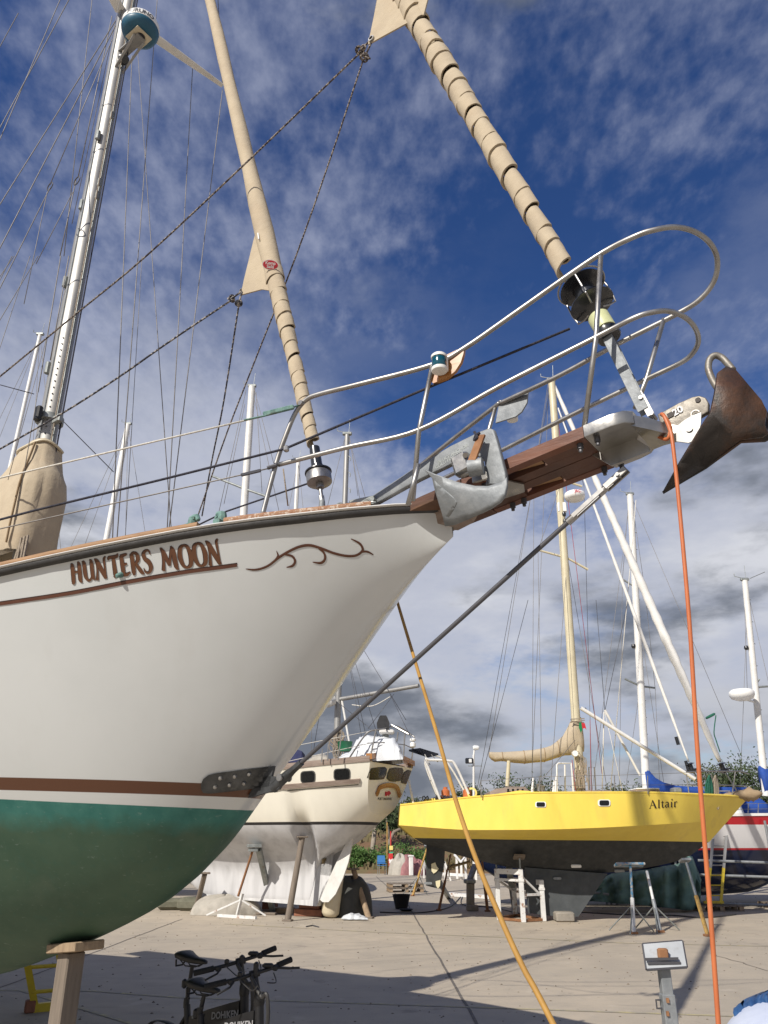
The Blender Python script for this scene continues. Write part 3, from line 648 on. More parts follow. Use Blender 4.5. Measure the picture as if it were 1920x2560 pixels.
disc(hit(1281,1046,-.41),(0,0,1),.035,.03).build('port_sidelight','nav_white',pul)
# -------- headsails furled on their stays
def furl(name,label,A,Bt,rad,pitch,parent,mt='canvas',step=.0042,s0=0,seg=22,wrap_until=None,seed=1):
    ax=(Bt-A); Lg=ax.length; ax.normalize(); a=V((0,1,0)); u=(a-ax*a.dot(ax)).normalized(); w=ax.cross(u); g=MB(); rnd=random.Random(seed)
    s=s0; top=wrap_until or Lg
    def ring(s,r,hx,ph):
        out=[]
        for j in range(seg+1):
            t=j*2*math.pi/seg; q=1+.045*math.sin(2*t+ph)+.03*math.sin(3*t+ph*2.3)+.018*math.sin(7*t+ph*3.1)
            out.append(A+ax*(s+hx*t/(2*math.pi))+(u*math.cos(t)+w*math.sin(t))*r*q)
        return out
    while s<top:
        p=pitch(s)*rnd.uniform(.72,1.25); p=min(p,Lg-s); rows=[]; ph=rnd.uniform(0,6); wr=rnd.uniform(.96,1.06); ws=rnd.uniform(.7,1.3); hx_=rnd.uniform(.45,.95)
        for k,(f,dr) in enumerate(((0,-.004),(0,step),(.04,step*1.05),(.3,step*.55),(.6,step*.35+rnd.uniform(-.001,.002)),(.85,.0),(1.02,-.003))):
            ss=s+f*p; rows.append(ring(ss,rad(ss)*wr+dr*ws,hx_*p,ph+f*.9))
        g.loft(rows,closed=False); s+=p
    if wrap_until:
        rows=[]; n=26
        for i in range(n+1):
            ss=wrap_until+(Lg-wrap_until)*i/n; rows.append(ring(ss,rad(ss)*(1+.05*math.sin(i*1.9)),.15,i*.7))
        g.loft(rows,closed=False)
    o=g.build(name,mt,parent,ang=60); return o
def px_rad(px,z): return px/2*z/FP
# inner sail
iA=hit(786,1118); iT=bp_(-4.66,0,16.4); 
ai=(hit(525,0)-iA).normalized(); iT=iA+ai*14.5
sI=lambda px,py:(hit(px,py)-iA).dot(ai)
IS=[0,sI(745,1000),sI(700,800),sI(668,640),sI(640,540),sI(600,420),sI(560,250),sI(525,0),14.5]
IR=[.042,.047,.062,.078,.085,.068,.062,.058,.035]
inn=furl('furled_staysail','',iA,iT,lambda s:smooth(s,IS,IR),lambda s:.135,boat,wrap_until=sI(672,715),seed=3)
def flag(pix,name,parent,yo=.0,t=.03,n=None):
    return MB().prism([hit(a,b,yo) for a,b in pix],B1.r,t).build(name,'canvas',parent)
flag([(603,738),(611,700),(622,655),(634,605),(645,565),(662,560),(682,650),(698,712),(696,730),(655,724)],'clew_panel',inn,.04,.012)
MB().lathe([(.016,-.012),(.024,-.012),(.024,.012),(.016,.012)],hit(605,728,.03),B1.r,18,caps=False).build('clew_ring','steel',inn)
c=hit(676,662,.09); n_=(EYE-c).normalized(); ux=V((1,0,-.12)).normalized(); uy=n_.cross(ux)
e=MB(); P=[c+ux*.062*math.cos(k*math.pi/14)+uy*.037*math.sin(k*math.pi/14)-n_*.012*abs(math.cos(k*math.pi/14))**2 for k in range(28)]
e.prism([c+ux*.066*math.cos(k*math.pi/14)+uy*.041*math.sin(k*math.pi/14) for k in range(28)],n_,.003).build('maker_badge','sign_white',inn)
MB().prism([c+n_*.004+ux*.06*math.cos(k*math.pi/14)+uy*.035*math.sin(k*math.pi/14) for k in range(28)],n_,.003).build('badge_face','label_red',inn)
text_part('Kemp',.034,c+n_*.008+uy*.013,ux,uy,'badge_word','text_white',inn,.0008); text_part('Sails',.034,c+n_*.008-uy*.015,ux,uy,'badge_word','text_white',inn,.0008)
MB().tube([hit(645,583,.09),hit(647,598,.095)],.006,8).build('zip_toggle','sign_white',inn)
d0=hit(805,1262); a_=(iA-d0).normalized()
dr=MB().tube([iA-a_*.005,iA-a_*.16],[.035,.038],16); dr.build('foil_tube','drum_black',inn)
dc=hit(797,1192); MB().lathe([(.03,-.055),(.078,-.05),(.084,-.045),(.084,.02),(.08,.026)],dc,a_,28).build('furling_drum','steel',inn)
MB().lathe([(.07,.026),(.090,.03),(.090,.038),(.04,.042),(.038,.09)],dc,a_,28).build('drum_flange','drum_black',inn)
MB().tube([dc-a_*.05,dc-a_*.09],.026,12).tube([dc-a_*.09,dc-a_*.15],.013,10).tube([dc-a_*.15,dc-a_*.2],.018,8).tube([dc-a_*.2,d0],.010,8).build('toggle','steel',inn)
MB().lathe([(.022,-.02),(.02,.02),(.012,.05)],d0,(0,0,1),12).build('chainplate','galv',boat)
# outer sail
oB=hit(1612,1030); oT_=hit(1000,-8); ao=(oT_-oB).normalized(); oA=hit(1424,690); oT=oB+ao*17.5
sO=lambda px,py:(hit(px,py)-oA).dot(ao)
OS=[0,sO(1250,420),sO(1150,250),sO(1060,90),sO(1010,10),sO(1000,-8)+2,sO(1000,-8)+6,17]
OR=[.047,.064,.074,.084,.090,.085,.07,.04]
outr=furl('furled_genoa','',oA,oT,lambda s:smooth(s,OS,OR),lambda s:.20,boat,step=.0075,seed=5)
flag([(921,112),(936,40),(952,-40),(975,-190),(1040,-160),(1075,-20),(1060,38),(1012,62)],'clew_panel',outr,.05,.012)
MB().lathe([(.018,-.012),(.027,-.012),(.027,.012),(.018,.012)],hit(929,97,.06),B1.r,18,caps=False).build('clew_ring','steel',outr)
# outer furler: foil, drum with guard hoops, link plates
MB().tube([oA-ao*.03,hit(1442,710)-ao*.05],.032,10).build('foil_tube','alu_white',outr)
dc=hit(1475,752)
MB().lathe([(.05,.125),(.125,.118),(.128,.11),(.06,.10),(.055,-.01),(.118,-.02),(.122,-.03),(.05,-.04)],dc,ao,36).build('furling_drum','drum_black',outr)
MB().lathe([(.056,-.10),(.058,-.09),(.058,.0),(.05,.01)],hit(1494,790)-ao*.01,ao,24).build('drum_neck','pale_yellow',outr)
MB().lathe([(.06,-.06),(.066,-.05),(.066,-.015),(.05,-.01)],hit(1505,812)-ao*.045,ao,24).build('drum_foot','drum_black',outr)
hu=(V((0,0,1))-ao*ao.z).normalized(); hw=ao.cross(hu)
hoop=MB().tube([dc+ao*.125+(hu*math.cos(t)+hw*math.sin(t))*.135 for t in [k*2*math.pi/36 for k in range(37)]],.0055,8)
for t0 in (.6,2.7,4.8):
    e_=hu*math.cos(t0)+hw*math.sin(t0); hoop.tube([dc+ao*.125+e_*.135,dc+ao*.03+e_*.14,dc-ao*.045+e_*.13,dc-ao*.06+e_*.09,dc-ao*.06+e_*.05],.0055,8)
hoop.build('drum_guard','steel',outr)
lp=MB()
for s in (1,-1): lp.beam(hit(1518,838)+B1.r*.024*s,oB+B1.r*.024*s,.006,.055,up=B1.f,bev=.002)
lp.build('link_plate','galv',outr)
tg=MB()
for s in (1,-1): tg.beam(hit(1600,985)+B1.r*.02*s,hit(1630,1042)+B1.r*.02*s,.006,.03,up=B1.f)
tg.tube([hit(1607,1000)-B1.r*.035,hit(1607,1000)+B1.r*.035],.011,10).tube([hit(1634,1040)-B1.r*.035,hit(1634,1040)+B1.r*.035],.010,10).build('toggle','steel',outr)
# -------- mast with fittings
mx=lambda z:-4.53-.0126*z
mast=MB(); rings=[]
for z in (2.95,6,9,12,16,20.5):
    rings.append([bp_(mx(z)+.118*math.cos(t),.088*math.sin(t),z) for t in [k*2*math.pi/28 for k in range(28)]])
mast=mast.loft(rings).build('mast','alu',boat,ang=60)
for yy,xx in ((.088,.03),):
    MB().tube([bp_(mx(z)+xx,yy,z) for z in (3.1,8,14,20)],.011,8).build('mast_track','galv',mast)
MB().tube([bp_(mx(z)+.125,.0,z) for z in (3.1,8,14,20)],.012,6).build('sail_track','galv_old',mast)
MB().tube([bp_(mx(z)+.17,-.03,z) for z in (3.3,8,14,20)],.009,6).build('halyard','rope_black',mast)
MB().tube([bp_(mx(z)+.16,.03,z) for z in (3.3,8,14,20)],.008,6).build('halyard','rope_tan',mast)
for px,py in ((245,338),(204,512),(163,705),(119,920)):
    c=hit(px,py,.10); MB().beam(c-V((0,0,.075)),c+V((0,0,.075)),.045,.05,up=B1.r,bev=.012).build('mast_step','galv_old',mast)
for px,py in ((298,275),(265,445),(246,487)):
    c=hit(px,py,.0); c=bp_(mx(c.z)+.13,.0,c.z); MB().beam(c-V((0,0,.06)),c+V((0,0,.06)),.03,.05,up=B1.r,bev=.008).build('mast_step','galv_old',mast)
tk=MB()
for k in range(26):
    z=4.6+.075*k; tk.box(bp_(mx(z)+.085,.066,z),(.014,.010,.008),Fm)
struct(tk.build('track_stops','wire_dark',mast),'stuff')
# spreader towards port, and one to starboard
for tip,yo in ((hit(556,214,-1.45),-1),):
    zr=tip.z+.02; rt=bp_(mx(zr),-.08,zr)
    MB().tube([rt,rt+(tip-rt)*.5,tip],[.075,.06,.035],14,flat=.45).build('spreader','alu_white',mast)
    x,y,z=B1.loc(tip); MB().tube([bp_(mx(zr),.08,zr),bp_(x,-y*.5,z),bp_(x,-y,z)],[.075,.06,.035],14,flat=.45).build('spreader','alu_white',mast)
TIP=B1.loc(tip)
# radar on a bracket in front of the mast, spotlight below
rc=hit(350,78); ra=V((0,0,1))
rd=MB().lathe([(.10,-.11),(.155,-.10),(.205,-.06),(.225,-.01),(.228,.015)],rc,ra,36).build('radar_base','radar_blue',mast,ang=180)
MB().lathe([(.229,.015),(.231,.02),(.231,.085),(.215,.125),(.16,.15),(.02,.165)],rc,ra,36).build('radar_dome','radar_white',mast,ang=60)
RS=1; vs,fs=tri_text('FURUNO',.085,.002); t0=math.atan2((EYE-rc).dot(B1.r),(EYE-rc).dot(B1.f))+.15
MB().add([rc+ra*(.055+v.y)+(B1.f*math.cos(t0-v.x/.234)+B1.r*math.sin(t0-v.x/.234))*.234 for v in [V((q.x*RS,q.y,0)) for q in vs]],fs).build('radar_word','bronze_dark',mast,fix=False)
plt=MB().box(rc-ra*.122,(.24,.22,.02),Fm,.005); plt.build('radar_mount','fender',mast)
MB().lathe([(.06,-.006),(.06,.006)],rc-ra*.136+B1.f*.03,ra,20).build('mount_opening','drum_black',mast)
br=MB()
for s in (1,-1): br.beam(rc-ra*.14+B1.r*.07*s+B1.f*.02,bp_(mx(rc.z-.45)+.09,.05*s,rc.z-.45),.03,.008,up=B1.f)
br.beam(rc-ra*.15+B1.f*.06,bp_(mx(rc.z-.15),.0,rc.z-.15),.12,.02).build('radar_bracket','alu',mast)
MB().lathe([(.03,-.06),(.065,-.05),(.07,.03),(.055,.05)],hit(308,150),V((.3,-.4,-.3)),18).build('spotlight','drum_black',mast)
# white pole stowed against the mast, cleat block and collar
MB().box(hit(96,1034,.16),(.07,.06,.17),Fm,.015).build('pole_clip','black_plastic',boat)
MB().lathe([(.10,-.03),(.135,-.03),(.135,.03),(.10,.03)],bp_(mx(5.55),0,5.55),(0,0,1),20).box(hit(144,1048,.02),(.12,.05,.09),Fm,.01).build('mast_collar','galv_old',mast)
# mainsail cover round the foot of the mast, running aft along the boom
g=MB(); rings=[]; lv=[(5.26,.22,.36,.15),(5.20,.25,.40,.18),(5.10,.27,.46,.20),(5.00,.30,.56,.225),(4.92,.38,.72,.25),(4.84,.44,.9,.275),(4.7,.46,1.05,.295),(4.5,.44,1.1,.30),(4.3,.41,1.1,.30),(4.15,.40,1.0,.30),(4.10,.37,.95,.28)]
nn=48; rnd=random.Random(4)
for i,(z,xf,xa,w) in enumerate(lv):
    rr=[]
    for k in range(nn):
        t=k*2*math.pi/nn; cx=math.cos(t); sx_=math.sin(t); e=.8
        X=(xf*.66 if cx>0 else xa)*abs(cx)**e*(1 if cx>0 else -1); Y=w*.82*abs(sx_)**e*(1 if sx_>0 else -1)
        f=1+.035*math.sin(5*t+i*.5)+.03*abs(math.sin(7*t-i*.4))+.02*math.sin(13*t+i*1.1)+.02*math.sin(3*t+z*9)
        rr.append(bp_(mx(z)+X*f*1.0,Y*f,z+.05*math.sin(2*t)*(1 if i>8 else .3)-(.10*max(0,cx) if i>8 else 0)))
    rings.append(rr)
cov=g.loft(rings,cap0=False,cap1=False).build('mast_cover','canvas',boat,ang=180)
MB().tube([bp_(mx(4.6)+xx,yy,z) for z,xx,yy in ((5.2,.10,.155),(5.0,.12,.195),(4.85,.15,.235),(4.7,.16,.255),(4.5,.16,.26),(4.3,.15,.26),(4.14,.14,.255))],.016,6,flat=.5).build('zip_flap','canvas_dark',cov)
MB().tube([bp_(mx(5.2)+.185*math.cos(t)*(1 if math.cos(t)>0 else 2.1),.165*math.sin(t),5.22+.02*math.sin(3*t)) for t in [k*2*math.pi/30 for k in range(31)]],.014,6).build('tie_strap','fender',cov)
g=MB(); rings=[]
for i in range(22):
    d=.35+i*.24; w=.30-.008*i; h=.36-.010*i
    rings.append([bp_(mx(4.5)-d,w*math.cos(t)*(1+.07*math.sin(4*t+i*1.3)),4.62+.02*i*.3+h*math.sin(t)*(1+.06*math.sin(3*t+i))) for t in [k*2*math.pi/24 for k in range(24)]])
g.loft(rings).build('boom_cover','canvas',boat,ang=180)
# coiled lines at the foot of the mast
g=MB()
for k in range(9):
    a=bp_(mx(4.1)+.20+.018*k,.16+.01*(k%3),4.18); b=bp_(mx(3.9)+.22+.02*k+rnd.uniform(-.03,.03),.22,3.60+rnd.uniform(-.1,.1))
    g.tube(cr([a,(a+b)/2+V((0,0,.03))+B1.f*rnd.uniform(-.03,.03),b,b+V((0,0,-.25))],4),.012,6)
for k in range(7):
    c=bp_(mx(4)-.25-.05*k,.2+.02*k,3.85-.05*k); g.tube([c+V((0,0,.10*math.sin(t)))+B1.f*.09*math.cos(t) for t in [j*2*math.pi/14 for j in range(15)]],.012,6)
g.build('coiled_halyards','rope_tan',boat)
# -------- standing and running rigging
def wire(pts,r,mt,name='rigging_wire',parent=boat,seg=6):
    return MB().tube([p if isinstance(p,V) else hit(*p) for p in pts],r,seg).build(name,mt,parent,ang=180)
tipP=bp_(*TIP)
def ext(a,b,z):           # continue the line a-b down to height z
    return a+(b-a)*((z-a.z)/(b.z-a.z))
for (p,q,yo,zt,r) in (((330,139),(284,1280),-.7,2.95,.006),((344,127),(425,1280),-1.2,2.95,.005),((393,0),(315,1045),-.5,2.95,.0055),((482,162),(425,1195),-1.1,2.95,.0055),((556,226),(428,1277),-1.45,2.95,.006),((545,0),(556,214),-1.45,None,.006),((355,640),(330,1060),-.9,3.0,.0035)):
    a=hit(*p,yo); b=hit(*q,yo); wire([a,b if zt is None else ext(a,b,zt)],r,'wire')
for p,q,yo,r in (((64,0),(0,116),.5,.006),((150,0),(-60,487),.5,.006),((172,0),(-60,430),.55,.006),((289,52),(-60,606),.4,.006),((289,64),(-60,735),.45,.006),((280,100),(125,462),.5,.005),((125,470),(-40,800),.6,.005),((118,480),(60,760),.6,.004),((280,40),(196,440),.35,.006),((190,450),(150,640),.35,.006),((182,480),(90,660),.5,.004),((152,640),(95,980),.35,.006),((172,640),(126,900),.3,.006),((75,640),(-30,960),.3,.004),((95,640),(-30,850),.35,.004),((35,640),(-20,720),.4,.004),((120,830),(40,1300),.4,.004),((115,850),(20,1200),.6,.003),((230,0),(160,640),.3,.005),((300,0),(180,560),.3,.004),((30,640),(0,700),.4,.004)):
    a,b=hit(*p,yo),hit(*q,yo)
    wire([a+(a-b)*((13-a.z)/(a.z-b.z)) if p[1]<=0 else a,ext(a,b,3.2) if q[0]<=0 else b],r,'wire')
for px,py in ((125,466),(192,452)): MB().tube([hit(px,py,.5)+B1.f*.05*math.cos(t)+V((0,0,.05*math.sin(t))) for t in [k*.524 for k in range(13)]],.006,6).build('fairlead_ring','wire_dark',boat)
# sheets
for pts,mt,r in (([(900,132,.05),(631,392,.2),(370,636,.37),(197,779,.47),(0,941,.57),(-40,972,.6)],'rope_fleck',.008),([(908,150,.05),(828,390,-.13),(740,640,-.3),(638,900,-.55),(568,1080,-.75),(505,1260,-1.0),(480,1330,-1.1)],'rope_fleck',.007),
    ([(585,746,.04),(480,816,.15),(399,871,.23),(295,944,.33),(156,1033,.46),(-40,1145,.6)],'rope_fleck_dark',.008),([(597,762,.02),(560,1000,-.4),(530,1150,-.8),(505,1290,-1.2)],'rope_fleck_dark',.007)):
    wire([V(hit(*p)) for p in cr(pts,4)],r,mt,'sheet',seg=8)
def knot(px,py,yo,mt,s=.02):
    g=MB(); c=hit(px,py,yo)
    for k in range(4):
        ax=V((random.uniform(-1,1),random.uniform(-1,1),random.uniform(-1,1))).normalized(); u=ax.orthogonal().normalized(); w=ax.cross(u); o=c+V((random.uniform(-s,s),0,random.uniform(-s,s)))*.6
        g.tube([o+u*s*math.cos(t)+w*s*math.sin(t) for t in [j*.7 for j in range(10)]],.008,6)
    g.build('knot',mt,boat)
knot(903,124,.06,'rope_fleck',.03); knot(912,142,.06,'rope_fleck',.028); knot(578,747,.04,'rope_fleck_dark',.022); knot(596,760,.04,'rope_fleck_dark',.022)
for a,b,mt in (((578,747),(605,728),'rope_fleck_dark'),((596,760),(605,730),'rope_fleck_dark'),((903,124),(929,97),'rope_fleck'),((912,142),(932,98),'rope_fleck')):
    wire([hit(*a,.05),hit(*b,.05)],.008,mt,'sheet')
# life lines, turnbuckles, furling lines
g0=hit(752,1012,.60); wire([g0,hit(660,1040,.75),hit(610,1050,.82)],.006,'verdigris','lifeline')
wire([hit(660,1040,.72),railhit(330,1117),railhit(0,1195),railhit(-160,1232)],.006,'rope_white','lifeline')
MB().beam(hit(658,1036,.75),hit(735,1017,.63),.018,.03,bev=.005).build('turnbuckle','verdigris',boat)
MB().lathe([(.016,-.012),(.016,.012)],hit(753,1008,.61),B1.r,12).build('lifeline_pin','steel',boat)
wire([hit(692,1166,.63),hit(600,1188,.74),railhit(300,1255),railhit(0,1322),railhit(-160,1357)],.0045,'wire','lifeline')
MB().beam(hit(602,1188,.78),hit(652,1176,.70),.012,.02,bev=.004).tube([hit(668,1170,.66),hit(692,1163,.63)],.012,8).build('turnbuckle','wire_dark',boat)
wire([hit(1424,822,.02),hit(1080,965,.40),hit(712,1122,.66),railhit(400,1200,.12),railhit(87,1276,.12),railhit(-80,1320,.12)],.0075,'rope_black','furling_line',seg=8)
wire([hit(772,1208,.03),hit(567,1278,-.1),hit(480,1320,-.15)],.0065,'rope_black','furling_line',seg=8)
wire([hit(708,1172,.62),hit(720,1265,.55)],.004,'rope_tan','lanyard')
wire([hit(155,1050,.1),hit(284,1180,-.6)],.0045,'wire_dark'); wire([hit(0,962,.4),hit(85,985,.15)],.005,'rope_black','lanyard')
MB().box(hit(716,1122,.67),(.03,.03,.04),Fm,.008).build('line_block','steel',pul)
# bronze fairlead chocks let into the rail and the samson-post chain
for a,b in (((512,1329),(549,1302)),((577,1322),(612,1296))):
    x0_,z0_=B1.loc(hit(*a,.9))[0::2]
for d_ in (1.04,1.19):
    for s in (1,):
        c=bp_(-d_,hb(d_)-.04,zs(d_)+.085); sg=1 if d_>1.1 else -1
        MB().box(c+V((0,0,-.018)),(.05,.10,.05),Fm,.008).tube(cr([c,c+V((0,0,.045))+B1.f*.004*sg,c+V((0,0,.05))+B1.f*.035*sg,c+V((0,0,.028))+B1.f*.05*sg],4),[.026]*5+[.02]*4+[.014]*3+[.012],8).build('fairlead_chock','verdigris',boat)
# chain from the claw anchor to the deck
ch=MB(); p0=hit(838,1268,.25); p1=hit(930,1256,.3)
for k in range(9):
    c=p0+(p1-p0)*(k/8)+V((0,0,.008*math.sin(k*2))); ax_=(p1-p0).normalized(); s_=V((0,0,1)) if k%2 else ax_.cross(V((0,0,1)))
    ch.tube([c+ax_*.026*math.cos(t)+s_*.015*math.sin(t) for t in [j*2*math.pi/10 for j in range(11)]],.006,6)
chn=tag(ch.build('anchor_chain','galv_old'),'short grey chain on the rail beside the claw anchor shank','chain')
# ================================================================== anchors, hoses
def shaped_plate(pix,yo,t,name,mt,parent=None,cuts=3):
    bm=bmesh.new(); vs=[bm.verts.new((a,b,0)) for a,b in pix]; bm.faces.new(vs)
    bmesh.ops.triangulate(bm,faces=bm.faces); bmesh.ops.subdivide_edges(bm,edges=bm.edges,cuts=cuts,use_grid_fill=True)
    for v in bm.verts: v.co=hit(v.co.x,v.co.y,yo(v.co.x,v.co.y))
    bmesh.ops.recalc_face_normals(bm,faces=bm.faces)
    me=bpy.data.meshes.new(name); bm.to_mesh(me); bm.free(); me.materials.append(MT[mt]); me.shade_smooth(); me.set_sharp_from_angle(angle=R(45))
    o=bpy.data.objects.new(name,me); C.objects.link(o); md=o.modifiers.new('thick','SOLIDIFY'); md.thickness=t; md.offset=0
    if t>.02:
        bv=o.modifiers.new('bev','BEVEL'); bv.width=.006; bv.segments=2; bv.limit_method='ANGLE'; bv.angle_limit=R(50)
    if parent is not None: o.parent=parent; o.matrix_parent_inverse=M.Translation(-parent.location) if parent.data is None else M.Identity(4)
    return o
claw=thing('claw_anchor','grey galvanised claw anchor lashed on the side of the wooden bowsprit','anchor',hit(1240,1210,.28))
shaped_plate([(933,1243),(1050,1165),(1131,1117),(1202,1082),(1226,1073),(1237,1076),(1246,1103),(1253,1130),(1267,1184),(1268,1204),(1255,1216),(1224,1212),(1219,1180),(1213,1151),(1195,1140),(1131,1163),(1050,1202),(942,1262)],lambda x,y:.265+.0001*(x-1100),.034,'shank','galv',claw,1)
def sy(x,y):
    a=(1268-x)/206; b=(y-1172)/140
    return .285+.13*a*(1-b)-.06*b*a+.05*math.sin(min(1,max(0,b))*3.1)*(1-a*.5)
shaped_plate([(1060,1172),(1085,1184),(1110,1193),(1150,1207),(1190,1216),(1222,1217),(1255,1208),(1268,1196),(1269,1215),(1263,1240),(1251,1256),(1228,1272),(1205,1284),(1172,1298),(1140,1311),(1115,1314),(1117,1303),(1139,1270),(1145,1255),(1137,1243),(1112,1222),(1082,1196)],sy,.018,'fluke','galv',claw,4)
shaped_plate([(1268,1196),(1250,1180),(1222,1192),(1215,1216),(1240,1216)],lambda x,y:.20+.0016*(y-1180),.03,'crown','galv',claw,2)
for k,(tx,px,py) in enumerate((('BRUCE ANCHOR',1132,1135),('COLD FORGED',1122,1150))):
    c=hit(px,py,.2645+.0001*(px-1100)+.0195); dx=(hit(1170,1112,.2715)-hit(1090,1160,.2635)).normalized(); text_part(tx,.026,c,dx,B1.r.cross(dx)*-1 if B1.r.cross(dx).z<0 else B1.r.cross(dx),'raised_lettering','galv_old',claw,.0006)
MB().lathe([(.014,-.03),(.014,.03)],hit(938,1252,.265),B1.r,12).build('shackle_pin','galv_old',claw)
sh=MB()
for s in (1,-1): sh.beam(hit(880,1262,.265)+B1.r*.024*s,hit(942,1250,.265)+B1.r*.024*s,.012,.04,bev=.005)
sh.build('swivel','galv_old',claw)
# chock with roller that carries it
chk=MB().box(hit(1157,1162,.325),(.10,.07,.125),M((B1.f,B1.r,V((0,0,1)))).transposed()@M.Rotation(-.25,3,'Y'),.015).build('anchor_chock','steel_plate',boat)
MB().tube([hit(1172,1172,.35),hit(1208,1165,.33)],[.045,.045],20).build('roller','galv',chk)
MB().tube([hit(1163,1138,.37),hit(1163,1138,.355)],.014,12).build('bolt','steel',chk)
MB().beam(hit(1180,1152,.37),hit(1204,1088,.335),.012,.045,up=B1.f).build('strap','rust',chk)
MB().tube(cr([hit(1200,1082,.34),hit(1190,1088,.35),hit(1186,1100,.35),hit(1192,1092,.35),hit(1186,1080,.34)],5),.008,6).build('lashing','rope_black',chk)
# plough anchor on the bow roller
pl=thing('plough_anchor','dark rusty plough anchor hanging in the bow roller at the bowsprit tip','anchor',hit(1760,1100))
def sharef(s):
    P=dict(tip=(1657,1232,.0),l1=(1700,1155,.09),l2=(1762,1052,.15),l3=(1776,1033,.16),l4=(1786,985,.15),t1=(1794,932,.11),t2=(1815,918,.07),t3=(1838,926,.06),r1=(1869,962,.055),r2=(1903,999,.05),r3=(1917,1027,.045),e1=(1912,1061,.03),e2=(1920,1084,.03),e3=(1906,1093,.025),b1=(1849,1101,.012),b2=(1762,1167,.006),k=(1831,1078,.03),m1=(1732,1125,.07),m2=(1800,1062,.10))
    Q={}
    for n,(a,b,y) in P.items():
        x,_,z=B1.loc(hit(a,b,y)); Q[n]=bp_(x,y*s,z)
    N_=list(Q); F_=[('tip','l1','b2'),('l1','m1','b2'),('l1','l2','m1'),('l2','m2','m1'),('l2','l3','m2'),('m2','k','m1'),('m1','k','b2'),('k','b1','b2'),('l3','k','m2'),('l3','l4','k'),('l4','t1','t2'),('l4','t2','t3'),('l4','t3','r1'),('l4','r1','k'),('r1','r2','k'),('r2','r3','k'),('r3','e1','k'),('e1','b1','k'),('e1','e2','e3'),('e1','e3','b1')]
    return [Q[n] for n in N_],[tuple(N_.index(q) for q in f) for f in F_],Q
for s in (1,-1):
    vs,fs,Q=sharef(s); o=MB().add(vs,fs).build('plough_share','plough',pl,ang=50); md=o.modifiers.new('thick','SOLIDIFY'); md.thickness=.014; md.offset=0
MB().tube([hit(a,b,y) for a,b,y in cr([(1800,977,.03),(1790,965,.03),(1779,945,.02),(1771,922,.01),(1774,900,.0),(1787,889,-.01),(1804,894,-.02),(1818,908,-.02),(1832,925,-.01)],5)],.0165,14).build('roll_bar','plough_grey',pl,ang=180)
K2=lambda x,y:(1450+x/3.53,840+y/3.53)
sk=shaped_plate([K2(*p) for p in ((690,700),(750,672),(880,600),(1000,548),(1060,537),(1115,555),(1142,600),(1140,680),(1070,720),(960,790),(880,850),(800,850),(720,790))],lambda x,y:.0,.03,'shank','plough_grey',pl,1)
MB().lathe([(.013,-.02),(.013,.02)],hit(*K2(1050,578)),B1.r,14).build('shank_hole','text_black',pl)
MB().prism([hit(*K2(*p),.017) for p in ((765,690),(880,630),(892,672),(780,730))],B1.r,.005).build('weight_plate','text_black',pl)
dx=(hit(*K2(880,645),.02)-hit(*K2(800,690),.02)).normalized(); uz=V((0,0,1)); uz=(uz-dx*uz.dot(dx)).normalized()
text_part('20',.05,hit(*K2(862,662),.0205),dx,uz,'weight_number','text_white',pl,.001)
MB().tube([hit(*K2(1020,690),.03)+(B1.f*math.cos(t)+V((0,0,math.sin(t))))*.02 for t in [.3+k*.35 for k in range(16)]],.004,6).build('pin_ring','steel',pl)
# hoses
hp_=[(1640,1088,-.02),(1668,1098,.05),(1676,1070,.055),(1664,1045,.05),(1654,1036,.05),(1660,1040,.07),(1674,1072,.08),(1682,1110,.085),(1699,1273,.085),(1724,1562,.085),(1742,1852,.085),(1759,2071,.085),(1776,2280,.085),(1796,2560,.085)]
pt=[V(p) for p in cr([tuple(hit(*p)) for p in hp_],6)]
e=pt[-1]; dn=(pt[-1]-pt[-8]).normalized(); q=e+dn*((e.z-.015)/-dn.z)
pt+=[q+V((0,0,.05)),q+V((.06,-.02,0)),q+V((.4,-.1,0)),q+V((.9,.2,0))]
tag(MB().tube(pt,.0092,12).build('hose','orange_hose',ang=180),'orange hose hanging straight down from the bowsprit tip','hose')
zs_=[]; pix=[(985,1470),(995,1510),(1042,1667),(1094,1840),(1140,2002),(1192,2153),(1250,2292),(1308,2419),(1383,2560)]
pt=[]
for i,(a,b) in enumerate(pix):
    t=(b-1510)/1050; z=1/(.195+(.43-.195)*t); r=ray(a,b); pt.append(EYE+r*z)
pt=[bp_(-1.9,-.95,zs(1.9)+.13),bp_(-1.9,-1.26,zs(1.9)+.12),bp_(-1.75,-1.30,zs(1.75)-.1)]+[pt[0]+(pt[0]-pt[1])*1.2]+pt
dn=(pt[-1]-pt[-2]).normalized(); q=pt[-1]+dn*((pt[-1].z-.03)/-dn.z); pt+=[(pt[-1]+q)/2-V((0,0,.05)),q,q+V((.3,.1,-.012)),q+V((.9,.4,-.012))]
tag(MB().tube([V(p) for p in cr(pt,6)],.0098,12).build('hose','ochre_hose',ang=180),'ochre yellow hose slanting down behind the near bow to the ground','hose')
